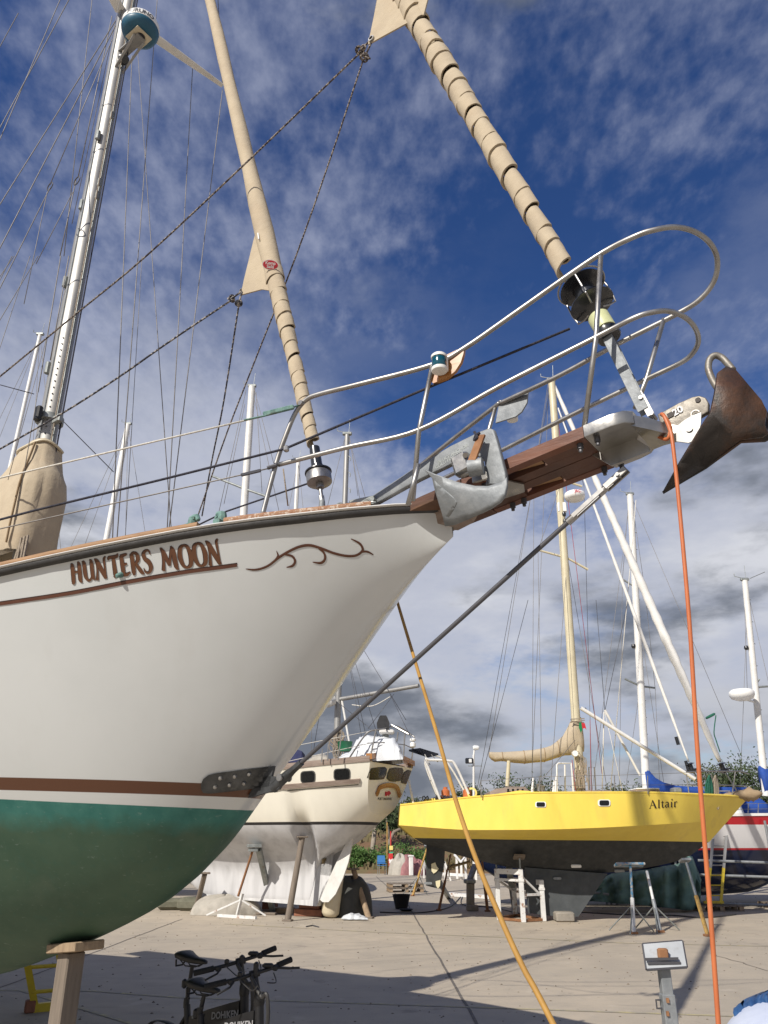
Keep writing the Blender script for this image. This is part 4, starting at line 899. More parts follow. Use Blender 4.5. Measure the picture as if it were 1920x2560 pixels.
# ================================================================== things close by on the ground
def post_under_bow():
    p=thing('timber_prop','squared grey timber post with a wedge board under the near green hull','prop',hit(178,2560,.05))
    a=hit(180,2378,.08); b=V((a.x,a.y,0)); MB().beam(b,V((a.x,a.y,a.z)),.125,.12,up=B1.f,bev=.008).build('post','timber_grey',p)
    MB().box(V((a.x,a.y,a.z+.028))+B1.f*.03,(.30,.22,.055),M.Rotation(R(-36),3,'Z')@M.Rotation(R(-6),3,'Y'),.006).build('wedge_board','timber',p)
    return p
post_under_bow()
def ladder(A,up,rails,rung,width_dir,w,n,name,label,mats,split=None,group=None,rr=.02,feet=True):
    t=thing(name,label,'ladder',A,group)
    for s in (-1,1):
        o=V(width_dir)*w/2*s
        if split:
            MB().beam(A+o,A+o+up*split,.03,.07,up=V(width_dir)).build('lower_rail',mats[1],t); MB().beam(A+o+up*split,A+o+up*rails,.03,.07,up=V(width_dir)).build('rail',mats[0],t)
        else: MB().beam(A+o,A+o+up*rails,.03,.07,up=V(width_dir)).build('rail',mats[0],t)
    for k in range(n):
        h=rung*(k+.8)
        MB().tube([A+up*h-V(width_dir)*w/2,A+up*h+V(width_dir)*w/2],rr,8).build('rung',mats[1] if split and h<split else mats[0],t)
    return t
A=G(132,2526); tp=D(108,2395,A.y-.22); upv=(tp-A).normalized(); 
lad=ladder(A,upv,2.6,.27,V((.85,.5,0)).normalized(),.34,9,'step_ladder','yellow ladder standing behind the timber post under the near hull',['ladder_yellow'])
MB().beam(A-V((.85,.5,0)).normalized()*.24+V((0,0,.04)),A+V((.85,.5,0)).normalized()*.24+V((0,0,.04)),.07,.08).build('foot_bar','ladder_yellow',lad)
MB().box(A-V((.85,.5,0)).normalized()*.24+V((0,0,.06)),(.1,.1,.12),M.Rotation(.5,3,'Z'),.01).build('foot_block','timber_red',lad)
# adjustable galvanised stand
st=thing('boat_stand','galvanised steel stand with a tilted pad plate in the right foreground','stand',D(1657,2560,4.4))
Ys=4.4; c0=D(1657,2405,Ys); base=V((c0.x,c0.y,0))
MB().beam(V((c0.x,c0.y,.6)),c0,.052,.052,bev=.004).build('inner_post','galv',st); MB().beam(V((c0.x,c0.y,0.03)),V((c0.x,c0.y,c0.z-.135)),.062,.062,bev=.004).build('post_sleeve','galv',st)
MB().beam(V((c0.x,c0.y,0.03)),V((c0.x,c0.y,c0.z-.30)),.072,.072,bev=.004).build('post_foot','galv_old',st)
for k in range(3):
    a=k*2.094+.4; MB().beam(V((c0.x,c0.y,.55)),V((c0.x+.38*math.cos(a),c0.y+.38*math.sin(a),.0)),.03,.03).build('leg','galv_old',st)
pq=[D(1607,2361,Ys+.02),D(1705.5,2353,Ys+.02),D(1717,2417.5,Ys-.06),D(1616.5,2424,Ys-.06)]
nn_=(pq[1]-pq[0]).cross(pq[3]-pq[0]).normalized(); pad=MB().prism([p-nn_*.0 for p in pq],nn_,.012).build('pad_plate','mirror_plate',st)
g=MB()
for i in range(4): g.tube([pq[i],pq[(i+1)%4]],.007,6)
g.build('plate_rim','wire_dark',st)
sgn=1 if nn_.y<0 else -1
for a,b in (((1614,2401),(1695,2399)),((1619,2410),(1701,2410))): MB().beam(D(a[0],a[1],Ys-.05)+nn_*sgn*.008,D(b[0],b[1],Ys-.05)+nn_*sgn*.008,.008,.012).build('stop_bar','wire_dark',st)
MB().box(D(1656,2388,Ys-.03)+nn_*sgn*.015,(.05,.03,.045),None,.006).build('hinge_block','rust',st)
hk=D(1640,2500,Ys-.0)
MB().tube([hk+V((.03,0,.0)),hk,hk+V((0,0,-.035)),hk+V((.03,0,-.035))],.005,6).build('pin_handle','wire_dark',st)
for py in (2501,2534): MB().box(D(1669,py,Ys-.035),(.012,.012,.02)).build('rusty_bolt','rust',st)
# electric bikes
def bike(sadd,bar,label,grp='folding electric bikes'):
    sadd,bar=V(sadd),V(bar); ax=(bar-sadd); ax.z=0; ax.normalize(); sd=V((ax.y,-ax.x,0)); up=V((0,0,1))
    base=V((sadd.x,sadd.y,0)); b0=base-ax*.02
    t=thing('electric_bike',label,'bicycle',base+ax*.35,grp); Q=lambda a,s,z:b0+ax*a+sd*s+up*z
    reach=(bar-sadd).dot(ax)+.02; R_=.20
    for a,nm in ((-.26,'rear'),(reach+.14,'front')):
        w=MB().tube([Q(a,0,R_)+ax*.175*math.cos(k*math.pi/16)+up*.175*math.sin(k*math.pi/16) for k in range(33)],.027,10).build('wheel','black_rubber',t,ang=180)
        MB().tube([Q(a,0,R_)+ax*.145*math.cos(k*math.pi/16)+up*.145*math.sin(k*math.pi/16) for k in range(33)],.014,8).build('rim','black_paint',w,ang=180)
        sp=MB()
        for k in range(6): sp.beam(Q(a,0,R_),Q(a,0,R_)+ax*.145*math.cos(k*1.047)+up*.145*math.sin(k*1.047),.02,.014)
        sp.lathe([(.06,-.03),(.06,.03)],Q(a,0,R_),sd,20).build('spokes','black_paint',w)
    # main beam, seat tube, rear stay
    z1=.60; hd=Q(reach+.03,0,.62)
    fr=MB().loft([[Q(a,s*w,z+dz) for s,dz in ((-1,-h),(1,-h),(1.0,h),(-1.0,h))] for a,w,z,h in ((.06,.028,.50,.055),(.25,.034,.555,.065),(reach-.05,.034,.62,.062),(reach+.02,.03,.64,.06))]).build('frame','black_paint',t,ang=30)
    MB().tube([Q(.06,0,.34),Q(.0,0,.62)],.024,12).tube([Q(.06,0,.42),Q(-.24,.06,R_)],.014,8).tube([Q(.06,0,.42),Q(-.24,-.06,R_)],.014,8).tube([Q(.02,0,.58),Q(-.24,.06,R_)],.011,8).tube([Q(.02,0,.58),Q(-.24,-.06,R_)],.011,8).tube([Q(.25,0,.52),Q(.06,0,.33)],.03,10).build('rear_frame','black_paint',t)
    MB().lathe([(.05,-.05),(.05,.05)],Q(.1,0,.30),sd,16).beam(Q(.1,.07,.30),Q(.22,.07,.19),.014,.02).beam(Q(.1,-.07,.30),Q(-.02,-.07,.41),.014,.02).box(Q(.23,.11,.185),(.08,.09,.02)).box(Q(-.03,-.11,.415),(.08,.09,.02)).build('crank','black_paint',t)
    MB().tube([Q(-.01,0,.60),sadd-up*.05],.0145,12).lathe([(.02,0),(.022,.03),(.02,.06)],Q(-.008,0,.60),up,12).beam(Q(.0,.0,.66),Q(.05,.03,.665),.012,.012).build('seat_post','black_plastic',t)
    MB().box(Q(-.045,0,sadd.z-.16),(.035,.04,.06),None,.01).build('tail_light','black_plastic',t)
    # saddle
    rings=[]
    for f,w,zt,th in ((-.135,.035,.018,.03),(-.125,.068,.028,.05),(-.08,.078,.03,.06),(-.02,.058,.012,.05),(.05,.030,.0,.04),(.11,.022,-.002,.032),(.14,.017,-.008,.022),(.146,.008,-.014,.01)):
        rings.append([sadd+ax*f+sd*w*math.cos(k*math.pi/6)+up*(zt+(th*.35*math.sin(k*math.pi/6) if math.sin(k*math.pi/6)>0 else th*math.sin(k*math.pi/6)*(.6+.4*abs(math.cos(k*math.pi/6))))) for k in range(12)])
    sdl=MB().loft(rings).build('saddle','black_plastic',t,ang=180)
    g=MB()
    for s in (1,-1): g.tube([sadd+ax*-.10+sd*.03*s-up*.01,sadd+ax*-.05+sd*.022*s-up*.045,sadd+ax*.05+sd*.018*s-up*.045,sadd+ax*.115-up*.02],.0045,6)
    g.tube([sadd-ax*.12+sd*.05-up*.01,sadd-ax*.14+sd*.03-up*.05,sadd-ax*.14-sd*.03-up*.05,sadd-ax*.12-sd*.05-up*.01],.007,6).build('saddle_rails','black_paint',sdl)
    # steering column, fork and handlebar
    top=Q(reach-.02,0,bar.z-.02); bs=(sd*.83+ax*-.45+up*-.20).normalized()
    MB().tube([Q(reach+.06,0,.46),Q(reach+.035,0,.74)],.03,14).tube([Q(reach+.035,0,.74),top],.021,14).lathe([(.03,0),(.036,.02),(.036,.06),(.03,.08)],Q(reach+.034,0,.72),up,14).box(Q(reach-.01,0,.92),(.03,.05,.09),None,.008).build('steering_column','black_paint',t)
    f=MB()
    for s in (1,-1): f.tube([Q(reach+.06,.0,.50),Q(reach+.065,.055*s,.47),Q(reach+.10,.055*s,R_)],.016,10)
    f.build('fork','black_paint',t)
    hb_=MB().tube([top+bs*-.29-ax*.05+up*.012,top+bs*-.1+up*.012,top+bs*.1+up*.012,top+bs*.29-ax*.05+up*.012],.0125,12).lathe([(.024,-.03),(.024,.03)],top+up*.012,bs,14).build('handlebar','black_paint',t)
    for s in (1,-1):
        a=top+bs*.295*s-ax*.05+up*.012; b=top+bs*.175*s-ax*.02+up*.012
        MB().tube([a,b],.0185,12).build('grip','grip_rubber',hb_)
        m=top+bs*.15*s-ax*.01+up*.005
        MB().box(m,(.04,.04,.035),None,.008).tube([m+ax*.02,m+ax*.06+bs*.05*s-up*.012,m+ax*.055+bs*.13*s-up*.03],.007,6).build('brake_lever','black_plastic',hb_)
    MB().box(top-bs*.09+up*.035,(.07,.05,.025),None,.008).box(top+bs*.1+up*.035,(.03,.03,.03),None,.006).build('display','black_plastic',hb_)
    MB().tube(cr([top+ax*.02+sd*.05,Q(reach+.10,.05,bar.z-.12),Q(reach+.145,.05,.80),Q(reach+.155,.04,.66),Q(reach+.10,.03,.54)],6),.013,8).tube(cr([top+ax*.02+sd*.16,Q(reach+.08,.12,bar.z-.08),Q(reach+.09,.08,.85)],5),.004,6).tube(cr([top+ax*.02-sd*.16,Q(reach+.08,-.1,bar.z-.06),Q(reach+.07,-.03,.85)],5),.004,6).build('cable_loom','black_rubber',t)
    MB().tube(cr([Q(-.24+.29*math.cos(a),0,R_+.30*math.sin(a)) for a in (.6,1.2,1.9,2.6)],6),.03,8,flat=.25,up=(0,0,1)).build('rear_mudguard','black_plastic',t,ang=60)
    for s,sg in ((1,1),(-1,-1)):
        c=Q(reach-.10,.0345*s+.004*s,.605); dx=(ax+up*.16).normalized()
        if s<0: dx=-dx
        text_part('DOHIKEN',.058,c,dx,up,'frame_lettering','text_grey',fr,.0015)
        MB().prism([Q(a,.036*s,z) for a,z in ((.10,.55),(.22,.575),(.22,.59),(.10,.565))],sd,.003).build('decal','galv',fr)
    return t
bike((-1.22,6.08,.78),(-.83,5.80,.905),'black folding electric bike with lower saddle, nearer one of the parked pair')
bike((-1.39,6.42,.905),(-.98,6.13,.935),'black folding electric bike with higher saddle, farther one of the parked pair')
# tarpaulin-covered heap at the lower right corner
def mound(c,rx,ry,h,mt,name,label,cat,pw=3,seed=1,n=28,noise=.05,kids=None):
    rnd=random.Random(seed); g=MB(); ph=[rnd.uniform(0,6) for _ in range(8)]; rings=[]
    for i in range(n+1):
        q=i/n; rr=[]
        for k in range(40):
            t=k*2*math.pi/40; f=1+noise*(math.sin(3*t+ph[0])+.7*math.sin(5*t+ph[1]+q*2)+.5*math.sin(9*t+ph[2]+q*4))
            z=h*max(0,1-q**pw)**.5*(1+noise*1.3*math.sin(4*t+ph[3]+q*5))
            rr.append(V((c[0]+rx*q*f*math.cos(t)+1e-4*k,c[1]+ry*q*f*math.sin(t),c[2]+max(z,.004))))
        rings.append(rr)
    g.loft(rings,cap0=False,cap1=False); o=g.build(name,mt,ang=180); return tag(o,label,cat) if label else o
tp=mound((2.49,4.6,0),.9,.8,.905,'pale_tarp','tarpaulin','pale grey tarpaulin over a heap in the lower right corner','tarp',pw=6,seed=2,noise=.008,n=40)
from mathutils.bvhtree import BVHTree
bv_=BVHTree.FromPolygons([v.co[:] for v in tp.data.vertices],[tuple(p.vertices) for p in tp.data.polygons]); rr=[]
for k in range(16):
    f=k/15; q=None
    for dy in range(0,60,4):
        h=bv_.ray_cast(EYE,ray(1834+88*f,2534-46*f+dy).normalized())[0]
        if h: q=h; break
    if q: rr.append([q+V((.0,-.02,-.01)),q+V((.0,.0,.018)),q+V((.03,.06,.030)),q+V((.2,.25,.03))])
g=MB().loft(rr,closed=False); tag(g.build('tarpaulin','blue_tarp',ang=180),'dark blue tarpaulin edge above the pale one in the lower right corner','tarp')
# ================================================================== tools for the boats further off
from mathutils.bvhtree import BVHTree
class Cast:
    def __init__(s,mb): s.b=BVHTree.FromPolygons([tuple(p) for p in mb.v],mb.f)
    def __call__(s,px,py,off=.01):
        d=ray(px,py).normalized(); h,n,i,_=s.b.ray_cast(EYE,d)
        if h is None: return None
        if n.dot(d)>0: n=-n
        return h+n*off
def quadstrip(cast,top,bot,name,mt,parent,t=.03,off=0,sub=3):
    """a batten lying on a hull; top and bottom pixel polylines"""
    T=cr(top,sub); Bo=cr(bot,sub); g=MB(); rings=[]
    for a,b in zip(T,Bo):
        p=cast(*a,0); q=cast(*b,0)
        if p is None or q is None: continue
        n=(cast(*a,1)-p); rings.append([p+n*(t+off),q+n*(t+off),q-n*.02,p-n*.02])
    g.loft(rings); return g.build(name,mt,parent)
def outline(cast,pix,t=.012,nrm=None):
    P=[cast(a,b,0) for a,b in pix]; P=[p for p in P if p]; 
    n=nrm or (cast(*pix[0],1)-cast(*pix[0],0)); return P,n
def rrect(x0,y0,x1,y1,r=.25,sk=0):
    w,h=x1-x0,y1-y0; rx=min(w,h)*r; out=[]
    for cx,cy,a0 in ((x1-rx,y0+rx,-90),(x1-rx,y1-rx,0),(x0+rx,y1-rx,90),(x0+rx,y0+rx,180)):
        for k in range(4):
            a=R(a0+30*k); out.append((cx+rx*math.cos(a),cy+rx*math.sin(a)+sk*((cx-x0)/w)))
    return out
def scaled(pix,f):
    cx=sum(p[0] for p in pix)/len(pix); cy=sum(p[1] for p in pix)/len(pix); return [(cx+(x-cx)*f,cy+(y-cy)*f) for x,y in pix]
def window(cast,pix,parent,rim='window_rim',pane='glass_dark',nm='portlight',grow=1.16,t=.02):
    P,n=outline(cast,scaled(pix,grow)); w=MB().prism([p+n*.004 for p in P],n,t).build(nm,rim,parent)
    P,n=outline(cast,pix); MB().prism([p+n*.012 for p in P],n,t).build('pane',pane,w); return w
class RoundHull:
    def __init__(s,fr,L,b,zs,zk,p,rake=0.0,sec=None):
        s.sec=sec
        s.fr=fr; s.b=b; s.zs=zs; s.zk=zk; s.p=p; s.L=L; s.rake=rake
    def mb(s,n=44,nv=16):
        g=MB(); rings=[]
        for i in range(n+1):
            x=s.L*i/n; k,z1=s.zk(x),s.zs(x); row=[]
            for j in range(nv+1):
                v=(j/nv)**(1.25 if s.sec else 1.6); y=s.sec(x,v) if s.sec else s.b(x)*v**s.p(x); z=k+(z1-k)*v
                xx=x+s.rake*(z1-z)*max(0,1-x/2.0); row.append((xx,y,z))
            rings.append([s.fr.P(x_,-y,z) for x_,y,z in row[::-1]]+[s.fr.P(x_,y,z) for x_,y,z in row[1:]])
        g.loft(rings,closed=False); k=len(rings[0]); g.f.append(tuple(range(k))); g.mi.append(1 if len(g.mi) else 0)
        return g
    def sweep(s,prof,name,mt,parent,x0=0,x1=None,side=1,n=40):
        x1=x1 or s.L*.995; g=MB(); rings=[]
        for i in range(n+1):
            x=x0+(x1-x0)*i/n; rings.append([s.fr.P(x,side*max(s.b(x)+o,.004),s.zs(x)+u) for o,u in prof])
        return g.loft(rings).build(name,mt,parent,ang=45)
    def deck(s,mt,parent,dz=-.02):
        g=MB(); rings=[]
        for i in range(31):
            x=s.L*i/30; rings.append([s.fr.P(x,k*s.b(x)*.99,s.zs(x)+dz+.05*(1-k*k)) for k in (-1,-.5,0,.5,1)])
        return g.loft(rings,closed=False).build('deck',mt,parent,ang=180)
def zband(name,bands,rough=.4,slope=0,fr=None,noise_amt=.25):
    """painted bands by height: [(lower edge z, colour)...] from the top down"""
    m=bpy.data.materials.new(name); m.use_nodes=True; MT[name]=m; nt=m.node_tree; N=nt.nodes; L=nt.links; b=N['Principled BSDF']; b.inputs['Roughness'].default_value=rough
    tc=N.new('ShaderNodeTexCoord'); sp=N.new('ShaderNodeSeparateXYZ'); L.new(tc.outputs['Object'],sp.inputs[0])
    mp=N.new('ShaderNodeMapping'); mp.inputs['Scale'].default_value=(1,1,.18); L.new(tc.outputs['Object'],mp.inputs[0])
    t=N.new('ShaderNodeTexNoise'); t.inputs['Scale'].default_value=5; t.inputs['Detail'].default_value=8; L.new(mp.outputs[0],t.inputs['Vector'])
    cur=None
    for z,c,dirt in reversed(bands):
        r=N.new('ShaderNodeMapRange'); L.new(t.outputs['Fac'],r.inputs[0]); r.inputs[1].default_value=.45; r.inputs[2].default_value=.75; r.inputs[4].default_value=dirt
        x=N.new('ShaderNodeMix'); x.data_type='RGBA'; L.new(r.outputs[0],x.inputs[0]); x.inputs[6].default_value=(*c,1); x.inputs[7].default_value=(*[k*.5 for k in c],1)
        if cur is None: cur=x.outputs[2]; zc=z; continue
        g=N.new('ShaderNodeMath'); g.operation='GREATER_THAN'; L.new(sp.outputs[2],g.inputs[0]); g.inputs[1].default_value=z
        y=N.new('ShaderNodeMix'); y.data_type='RGBA'; L.new(g.outputs[0],y.inputs[0]); L.new(cur,y.inputs[6]); L.new(x.outputs[2],y.inputs[7]); cur=y.outputs[2]
    L.new(cur,b.inputs['Base Color']); return m
def pole(parent,a,b,r0,r1,name,mt,seg=14): return MB().tube([a,b],[r0,r1],seg).build(name,mt,parent,ang=60)
def pw_rad(w,P):       # radius of something w pixels wide in the photo at point P
    d=P-EYE; return w/2*(d.y*CT+d.z*ST)/FP
def wires(parent,lst,mt='wire',name='rigging_wire',w=1.6):
    for e in lst:
        a,b=e[0],e[1]; ww=e[2] if len(e)>2 else w; m=e[3] if len(e)>3 else mt
        MB().tube([a,b],[pw_rad(ww,a),pw_rad(ww,b)],5).build(name,m,parent,ang=180)
# ================================================================== cream ketch, stern towards us
B2=Frame((.2,19.5),R(150.6)); c2=B2.hit
tipx,_,tipz=B2.loc(c2(952,2036)); 
kb=lambda x: smooth(x,[0,1.5,4.5,7.5,9.5,10.6],[1.06,1.45,1.72,1.4,.75,.03])
def sec2(x,v):
    w=smooth(x,[1.5,2.2,5.2,7.0],[0,1,1,0]); a=kb(x)*v**smooth(x,[0,.8,2,5,8,10.6],[.27,.32,.36,.36,.5,.7])
    wg=kb(x)*smooth(v,[0,.02,.20,.33,.45,.57,.77,1],[0,.065,.08,.19,.47,.69,.86,1])
    return a*(1-w)+wg*w
H2=RoundHull(B2,10.6,kb,lambda x:smooth(x,[0,3,6,10.6],[3.37,3.22,3.25,3.75]),lambda x:smooth(x,[0,.9,1.7,2.02,2.2,4.0,5.3,6.2,7.5,9,9.9,10.6],[tipz,1.62,1.30,1.05,.30,.32,.36,.7,.85,1.3,2.1,3.6]),lambda x:smooth(x,[0,2,5,8,10.6],[.40,.36,.36,.5,.7]),rake=tipx/max(.1,3.37-tipz),sec=sec2)
zst=B2.loc(c2(800,2056,-1.55))[2]
zband('cream_hull_bands',[(zst+.03,(.80,.765,.655),.08),(zst-.035,(.02,.018,.02),.1),(-9,(.56,.56,.57),.5)],.45)
ket=thing('sailing_boat','cream ketch with brown stripe seen from the stern, three dark transom windows','sailboat',B2.P(4,0,0))
hm=H2.mb(110,30); cs=Cast(hm)
k2=hm.build('hull',['cream_hull_bands','cream_hull_bands'],ket,ang=32)
H2.deck('teak_grey',ket)
for s in (1,-1): H2.sweep([(-.10,0),(.02,0),(.03,.06),(.02,.13),(-.08,.13)],'cap_rail','teak_grey',ket,side=s)
MB().prism([c2(a,b) for a,b in ((797,2265),(524,2242),(513,2187),(500,2140),(540,2040),(860,2060),(872,2088),(842,2118),(808,2128),(806,2186),(832,2190),(813,2217))],B2.r,.20).build('keel','antifoul_white',ket)
MB().prism([c2(a,b,-.12) for a,b in ((882,2087),(881,2110),(872,2155),(858,2196),(840,2235),(822,2255),(808,2255),(801,2249),(815,2215),(840,2160),(866,2108))],B2.r+B2.f*.25,.07).build('rudder','rudder_white',ket)
pr=MB(); pc=c2(817,2160,-.02)
pr.tube([pc+B2.f*.25,pc-B2.f*.08],[.05,.035],12)
for k in range(3):
    a=k*2.094+.5; e=B2.r*math.cos(a)+V((0,0,math.sin(a))); pr.prism([pc+e*.03,pc+e*.12+B2.f*.05+e.cross(B2.f)*.07,pc+e*.22,pc+e*.14-B2.f*.04-e.cross(B2.f)*.07],B2.f,.018)
pr.build('propeller','prop_bronze',ket)
quadstrip(cs,[(640,1966),(720,1960),(800,1954),(901,1946)],[(640,1977),(720,1971),(800,1965),(899,1957)],'rubbing_strake','teak_grey',ket,t=.045)
quadstrip(cs,[(640,1983),(720,1976),(800,1969),(896,1961)],[(640,1984.5),(720,1977.5),(800,1970.5),(896,1962.5)],'pinstripe','text_black',k2,t=.004)
for r_ in ((754,1930,786,1956),(837,1924,873,1949)): window(cs,rrect(*r_,r=.28,sk=-2),ket)
window(cs,rrect(690,1937,712,1960,r=.28,sk=-2),ket)
K5=lambda x,y:(700+x/4.608,1750+y/4.608)
for poly in (((1010,890),(1030,830),(1055,788),(1140,776),(1205,775),(1228,800),(1218,860),(1195,905),(1120,914),(1040,914)),((1230,900),(1242,840),(1265,792),(1330,782),(1400,788),(1412,810),(1400,880),(1375,928),(1310,936),(1260,928)),((1395,945),(1405,885),(1430,832),(1470,810),(1505,818),(1520,838),(1510,900),(1490,955),(1450,962),(1412,956))):
    window(cs,[K5(*p) for p in poly],ket,nm='stern_window',grow=1.07)
tn=None
P0=cs(*K5(1150,1150),0); tn=cs(*K5(1150,1150),1)-P0
ux=(cs(*K5(1290,1150),0)-P0).normalized(); uy=(cs(*K5(1150,1050),0)-P0).normalized()
g=MB()
arc=[cs(*K5(*p),.03) for p in cr([(1100,1090),(1118,1060),(1135,1010),(1180,988),(1250,978),(1320,992),(1352,1030),(1362,1075),(1375,1105)],4)]
rings=[]
for i,p in enumerate(arc):
    t=(arc[min(i+1,len(arc)-1)]-arc[max(i-1,0)]).normalized(); q=tn.cross(t).normalized(); rings.append([p+q*.055+tn*.01,p+q*.055-tn*.02,p-q*.055-tn*.02,p-q*.055+tn*.01])
g.loft(rings).build('name_scroll','varnish',ket)
# red dragon emblem: a small flat silhouette with wing, tail and legs
dr_=[(1205,1100),(1212,1085),(1222,1080),(1212,1072),(1208,1060),(1216,1052),(1228,1056),(1232,1066),(1240,1052),(1252,1046),(1262,1050),(1256,1058),(1266,1058),(1258,1068),(1250,1074),(1262,1078),(1272,1068),(1276,1074),(1266,1088),(1254,1090),(1256,1104),(1246,1104),(1244,1094),(1232,1094),(1228,1106),(1218,1106),(1222,1094),(1212,1104)]
MB().prism([cs(*K5(*p),.006) for p in dr_],tn,.006).build('dragon_emblem','label_red',ket)
text_part('PORT DINORWIC',.085,cs(*K5(1208,1140),.006),ux,(tn.cross(ux)),'port_lettering','text_black',ket,.001)
br=[cs(*K5(*p),0) for p in ((1045,745),(1120,738),(1230,738),(1350,750),(1460,765),(1545,790))]
g=MB(); rings=[]
for f in range(9):
    y=-1.08+2.16*f/8; z=3.42+.10*(1-(y/1.08)**2); rings.append([B2.P(-.06,y,z),B2.P(-.06,y,z+.12),B2.P(.10,y,z+.13),B2.P(.10,y,z)])
g.loft(rings).build('taffrail','varnish',ket)
# pushpit, life lines, stanchions on the quarter
pt_=lambda px,py,yo: c2(px,py,yo)
ps=MB().tube([c2(a,b,y) for a,b,y in cr([(872,1897,-1.2),(905,1848,-1.15),(925,1828,-1.1),(960,1822,-.9)],5)],.02,8)
ps.tube([c2(925,1898,-1.05),c2(940,1824,-1.05)],.018,8).tube([c2(985,1902,.3),c2(995,1830,.3)],.018,8)
ps.tube([c2(a,b,y) for a,b,y in cr([(960,1822,-.9),(990,1815,.2),(1015,1828,.9),(1036,1842,1.0)],5)],.02,8).tube([c2(1036,1842,1.0),c2(1028,1908,1.0)],.018,8).tube([c2(1008,1905,.8),c2(1012,1832,.8)],.018,8)
ps.tube([c2(918,1858,-1.1),c2(960,1856,-.9),c2(1012,1862,.8),c2(1034,1872,1.0)],.012,8).tube([c2(a,b,-.3) for a,b in ((978,1812),(1000,1824),(1022,1836))],.025,8)
ps.build('stern_rail','steel',ket)
for a,b in (((819,1902),(821,1840)),((845,1900),(856,1820)),((804,1905),(806,1872))): pole(ket,c2(*a,-1.45),c2(*b,-1.45),.014,.012,'stanchion','steel',8)
for p,q in (((700,1908),(925,1858)),((700,1872),(925,1828))): wires(ket,[(c2(*p,-1.5),c2(*q,-1.1),1.5)],'rope_white','lifeline')
# mizzen mast, boom, main mast further forward
mz=c2(840,1905); mzt=c2(868,1088)
miz=pole(ket,mz,mzt,.085,.075,'mizzen_mast','alu'); 
pole(ket,c2(851,1748),c2(1047,1714,-.1),.055,.05,'mizzen_boom','alu')
mmx=c2(600,1500); mmt=c2(630,968)
mm=pole(ket,V((mmx.x,mmx.y,3.2))+(mmx-mmt)*0,mmt,.13,.115,'main_mast','alu_white')
def trucks(m,p,r=.12):
    MB().box(p+V((0,0,.05)),(.28,.12,.10),None,.02).tube([p+V((.05,0,.1)),p+V((.08,0,.55))],.008,5).tube([p+V((-.1,0,.1)),p+V((-.3,.05,.18)),p+V((-.3,.05,.28))],.012,5).build('masthead','galv_old',m)
trucks(mm,mmt); trucks(miz,mzt)
for (a,b) in (((530,1190),(620,1225)),((620,1225),(672,1243))): pole(mm,c2(*a),c2(*b),.035,.04,'spreader','galv_old',8)
for p,q in (((615,975),(545,1290)),((633,985),(700,1290)),((636,975),(690,1180)),((612,1010),(560,1260)),((640,980),(655,1230))): wires(ket,[(c2(*p),c2(*q),1.4)])
for p,q in (((862,1095),(815,1280)),((874,1095),(905,1280)),((874,1100),(920,1270)),((874,1092),(895,1240))): wires(ket,[(c2(*p),c2(*q),1.2)])
for k in (1140,1180,1220): MB().tube([c2(872,k),c2(876,k+4),c2(875,k+12)],.015,6).build('mast_step','galv_old',miz)
for p,q in (((855,1570),(915,1840)),((862,1570),(950,1860)),((870,1560),(1015,1800)),((835,1560),(780,1900)),((850,1760),(985,1870)),((975,1735),(1030,1850)),((985,1735),(920,1822)),((870,1640),(910,1880))): wires(ket,[(c2(*p,-.3),c2(*q,-.6),1.4,'wire_dark')])
pole(ket,c2(855,1752),c2(880,1895),.03,.025,'boom_crutch','alu_white',8)
MB().tube(cr([c2(880,1762),c2(930,1765),c2(975,1742)],6),.012,6).build('slack_line','rope_white',ket)
g=MB(); rnd=random.Random(9)
for k in range(26):
    c=c2(838+rnd.uniform(-7,14),1838+rnd.uniform(0,45),-.12); s=.10+rnd.uniform(0,.07); g.tube([c+V((s*.7*math.cos(t),0,s*math.sin(t))) for t in [j*.63 for j in range(11)]],.012,5)
g.build('coiled_lines','rope_tan',ket)
MB().lathe([(.10,-.12),(.14,-.1),(.16,.08),(.10,.14)],c2(824,1752,-.3),V((-.7,-.7,-.3)),14).build('deck_floodlight','alu_white',ket)
MB().prism([c2(a,b,.2) for a,b in ((1022,1876),(1050,1872),(1096,1886),(1070,1892))],(0,0,1),.04).build('solar_panel','solar',ket)
for a,b in (((1062,1886),(1075,1912)),((1078,1886),(1095,1905))): pole(ket,c2(*a,.2),c2(*b,.2),.012,.012,'panel_strut','alu',6)
MB().lathe([(.05,-.1),(.07,-.08),(.07,.0),(.03,.03),(.03,.05),(.08,.06),(.08,.10),(.05,.12)],c2(1032,1858,.6),(0,0,1),12).build('stern_lamp','sign_white',ket)
g=MB(); rings=[]
for x,w,h in ((5.2,.7,.02),(5.3,.75,.5),(8,.6,.45),(8.2,.5,.02)): rings.append([B2.P(x,-w,3.2),B2.P(x,-w*.9,3.2+h),B2.P(x,w*.9,3.2+h),B2.P(x,w,3.2)])
g.loft(rings).build('cabin_trunk','cream_side',ket)
g=MB(); rings=[]
for px,h in ((722,4),(730,24),(745,34),(756,30),(762,6)): 
    a=c2(px,1910,-.3); rings.append([a+V((0,-.4,0)),a+V((0,-.3,h*.0095)),a+V((0,.5,h*.0095)),a+V((0,.6,0))])
g.loft(rings).build('spray_hood','navy_canvas',ket)
